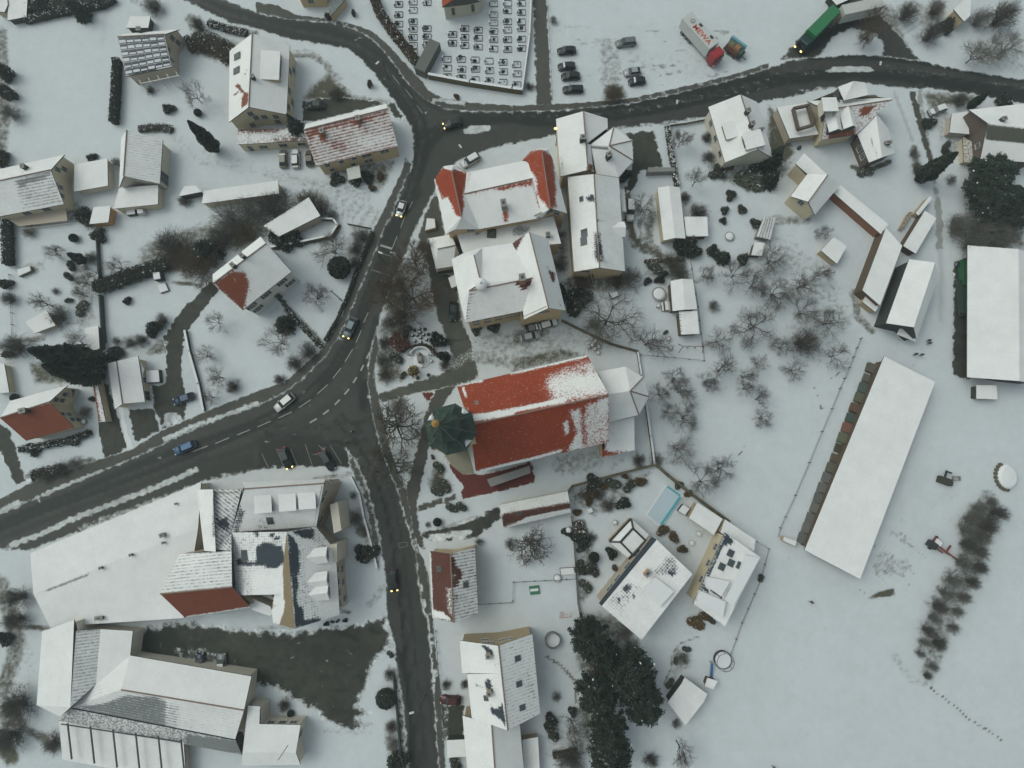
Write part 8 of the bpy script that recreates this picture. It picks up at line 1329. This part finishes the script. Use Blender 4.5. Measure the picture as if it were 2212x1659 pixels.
TT(2, 3, [('ever', 690, 570, 165, 12, 'tall dark evergreen nearest the round pool'), ('ever', 1040, 880, 190, 13, 'tall dark evergreen in the middle, right of the gap'), ('ever', 740, 1050, 160, 13, 'tall dark evergreen left of the snowy path'), ('ever', 1150, 1110, 165, 12, 'tall dark evergreen beside the field shed'), ('ever', 840, 1340, 160, 12, 'tall dark evergreen lower in the row'), ('ever', 850, 1560, 170, 12, 'tall dark evergreen at the bottom edge'), ('ever', 640, 450, 90, 10, 'slim dark evergreen at the top of the row'), ('ever', 820, 700, 110, 11, 'dark evergreen behind the first one'), ('brush', 760, 870, 150, 5, 'bare thicket between the tall evergreens'), ('bare', 520, 1300, 120, 5, 'small leafless tree in the bottom garden'), ('ball', 340, 1270, 55, 2.2, 'dark bush upper in the bottom garden'), ('gball', 350, 1370, 50, 2.0, 'dark bush lower in the bottom garden'), ('gbrush', 390, 1050, 40, 1.5, 'twig bush on the lawn right of the patchy roof'), ('bare', 1480, 1530, 110, 8, 'fan-shaped leafless tree at the field edge'), ('brush', 1200, 1610, 60, 3, 'brush at the bottom edge below the path'), ('bare', 560, 1470, 80, 5, 'thin tree above the brown bottom hedge'), ('brush', 500, 1620, 110, 4, 'brush at the bottom edge beside the evergreens'), ('gbrush', 1470, 720, 60, 2.6, 'little tree in the lower villa garden'), ('gball', 1510, 635, 30, .9, 'grey tuft in the lower villa garden'), ('gball', 1415, 735, 24, .8, 'grey ball in the lower villa garden'), ('gball', 1365, 935, 36, 1.0, 'frosty bush at the foot of the garden path'), ('oball', 1600, 410, 60, .9, 'brown planting on the round terrace'), ('oball', 1680, 350, 45, .9, 'brown planting beside the round terrace'), ('gball', 1725, 385, 30, 1.2, 'dark bush at the corner of the modern villa'), ('gbrush', 1420, 1290, 40, 1.8, 'twigs below the field shed'), ('gbrush', 990, 480, 70, 1.4, 'wall shrub at the villa foot'), ('gbrush', 1050, 620, 60, 1.4, 'frosty shrub below the villa foot'), ('ball', 530, 1180, 36, 1.8, 'dark bush at the garden path end'), ('gball', 640, 90, 50, 1.3, 'frosty bush beside the villa hedge'), ('gball', 2155, 20, 26, 1.6, 'lone twig at the field fence')])
TT(1, 3, [('round', 1120, 1065, 78, 2.2, 'big dark oval evergreen in the snow strip by the yard'), ('brush', 1165, 1315, 55, 1.6, 'dark shrub below the oval evergreen'), ('brush', 1150, 860, 50, 1.4, 'shrub above the oval evergreen'), ('gbrush', 1180, 1450, 60, 1.4, 'frosty shrub row in the strip by the long wall'), ('dball', 1180, 1650, 80, 2.2, 'dark evergreen at the bottom edge of the strip'), ('brush', 235, 1125, 50, 2, 'round twig bush beside the small pale house'), ('round', 297, 1190, 26, 1.0, 'small black bush beside the small pale house'), ('gball', 1720, 1630, 50, 1.4, 'twig bush at the bottom by the carport'), ('dball', 600, 410, 18, .7, 'first potted bush on the manor terrace'), ('gball', 657, 398, 14, .6, 'second potted bush on the manor terrace'), ('gball', 703, 392, 14, .6, 'third potted bush on the manor terrace'), ('dball', 763, 380, 16, .7, 'fourth potted bush on the manor terrace'), ('brush', 1640, 950, 40, 1.2, 'brown bush above the red car'), ('brush', 1800, 940, 36, 1.2, 'brown bush by the wall above the red car'), ('gball', 1160, 680, 26, .7, 'little rock plant at the tip of the snow strip')])
TT(0, 2, [('brush', 380, 780, 70, 2, 'shrub in the white hedge gap at the far left pavement'), ('brush', 520, 740, 70, 2, 'second shrub at the far left pavement'), ('gbrush', 640, 690, 60, 1.6, 'pale shrub at the far left pavement'), ('brush', 2000, 20, 60, 2.4, 'brown shrub above the pavement bend'), ('bare', 1800, 110, 80, 4, 'small leafless tree at the blue parked car'), ('gbrush', 720, 250, 60, 1.4, 'frosty garden bush right of the rust-brown roof'), ('round', 120, 118, 34, 1.5, 'dark round bush behind the rust-brown roof'), ('dball', 785, 120, 22, .9, 'small dark ball right of the gable'), ('dball', 280, 540, 50, 1.4, 'dark bush below the rust-brown roof'), ('gball', 620, 500, 45, 1.2, 'bush on the right of the garden hedge')])
TT(0, 3, [('brush', 100, 1150, 130, 5, 'large brush at the left edge by the greenhouse'), ('brush', 30, 1430, 110, 5, 'dark brush low at the left edge'), ('brush', 440, 1450, 80, 2, 'brush left of the greenhouse'), ('brush', 100, 200, 80, 5, 'dark brush left of the big hall, upper'), ('brush', 90, 400, 80, 5, 'dark brush left of the big hall, lower'), ('dball', 20, 520, 50, 2, 'dark bush at the left edge')])
for i, (x_, y_, r_, hh) in enumerate(((1960,1030,60,3),(2020,1120,90,4),(1850,1080,90,4),(1790,1180,110,4.5),(1930,1220,110,4.5),(1760,1280,100,4),(1880,1330,90,4),(1760,1400,90,4),(1870,1470,80,3.5),(1720,1560,100,4),(1850,1600,80,3.5))):
    tree(('gbrush', 'brush', 'gbrush')[i % 3], 'twiggy dark bush of the long field thicket, number %d from its upper end' % (i + 1), *t1(3, 2, x_, y_), r_ * .78 / 4, hh, k=i, group='bushes of the long field thicket')
for i, (x_, y_, r_, hh) in enumerate(((1640,40,100,4),(1790,60,70,3.5),(1580,160,90,4),(1720,190,70,3),(1510,270,90,3.5),(1660,320,60,3),(1460,380,70,3.5),(1410,480,70,3.5),(1620,460,60,3),(1370,580,60,3),(1500,590,80,3),(1340,680,50,2.5),(1450,790,50,2.5),(1390,870,40,2))):
    tree(('gbrush', 'brush', 'gbrush')[i % 3], 'twiggy dark bush of the long field thicket, number %d from its upper end' % (i + 12), *t1(3, 3, x_, y_), r_ * .78 / 4, hh, k=i, group='bushes of the long field thicket')
for i, (x_, y_, r_) in enumerate(((1930,70,170),(2130,60,150),(1700,300,130),(1880,330,150),(2080,340,160),(2180,200,120),(1800,430,90),(2000,450,110))):
    tree('ever' if i in (0, 1, 5) else 'gbrush', '%s number %d of the dark grove above the largest barn' % ('evergreen' if i in (0, 1, 5) else 'leafless frosty tree', i + 1), *t1(3, 1, x_, y_), r_ / 4, 7 if i in (0, 1, 5) else 5.5, k=i, cat='tree', group='dark grove above the largest barn')
# ================================================================ haze between the ground and the drone
hz = MB(); hz.box((0, 0, 60), (1900, 1900, 122)); hm = bpy.data.materials.new('haze_air'); hm.use_nodes = True; nt = hm.node_tree; nt.nodes.clear()
vo = nt.nodes.new('ShaderNodeVolumePrincipled'); vo.inputs['Color'].default_value = (.80, .93, .95, 1); vo.inputs['Density'].default_value = .00045; vo.inputs['Anisotropy'].default_value = .2
ou = nt.nodes.new('ShaderNodeOutputMaterial'); nt.links.new(vo.outputs[0], ou.inputs['Volume'])
hz_o = hz.build('haze', hm); hz_o['kind'] = 'stuff'; hz_o['label'] = 'thin cold winter haze over the village'
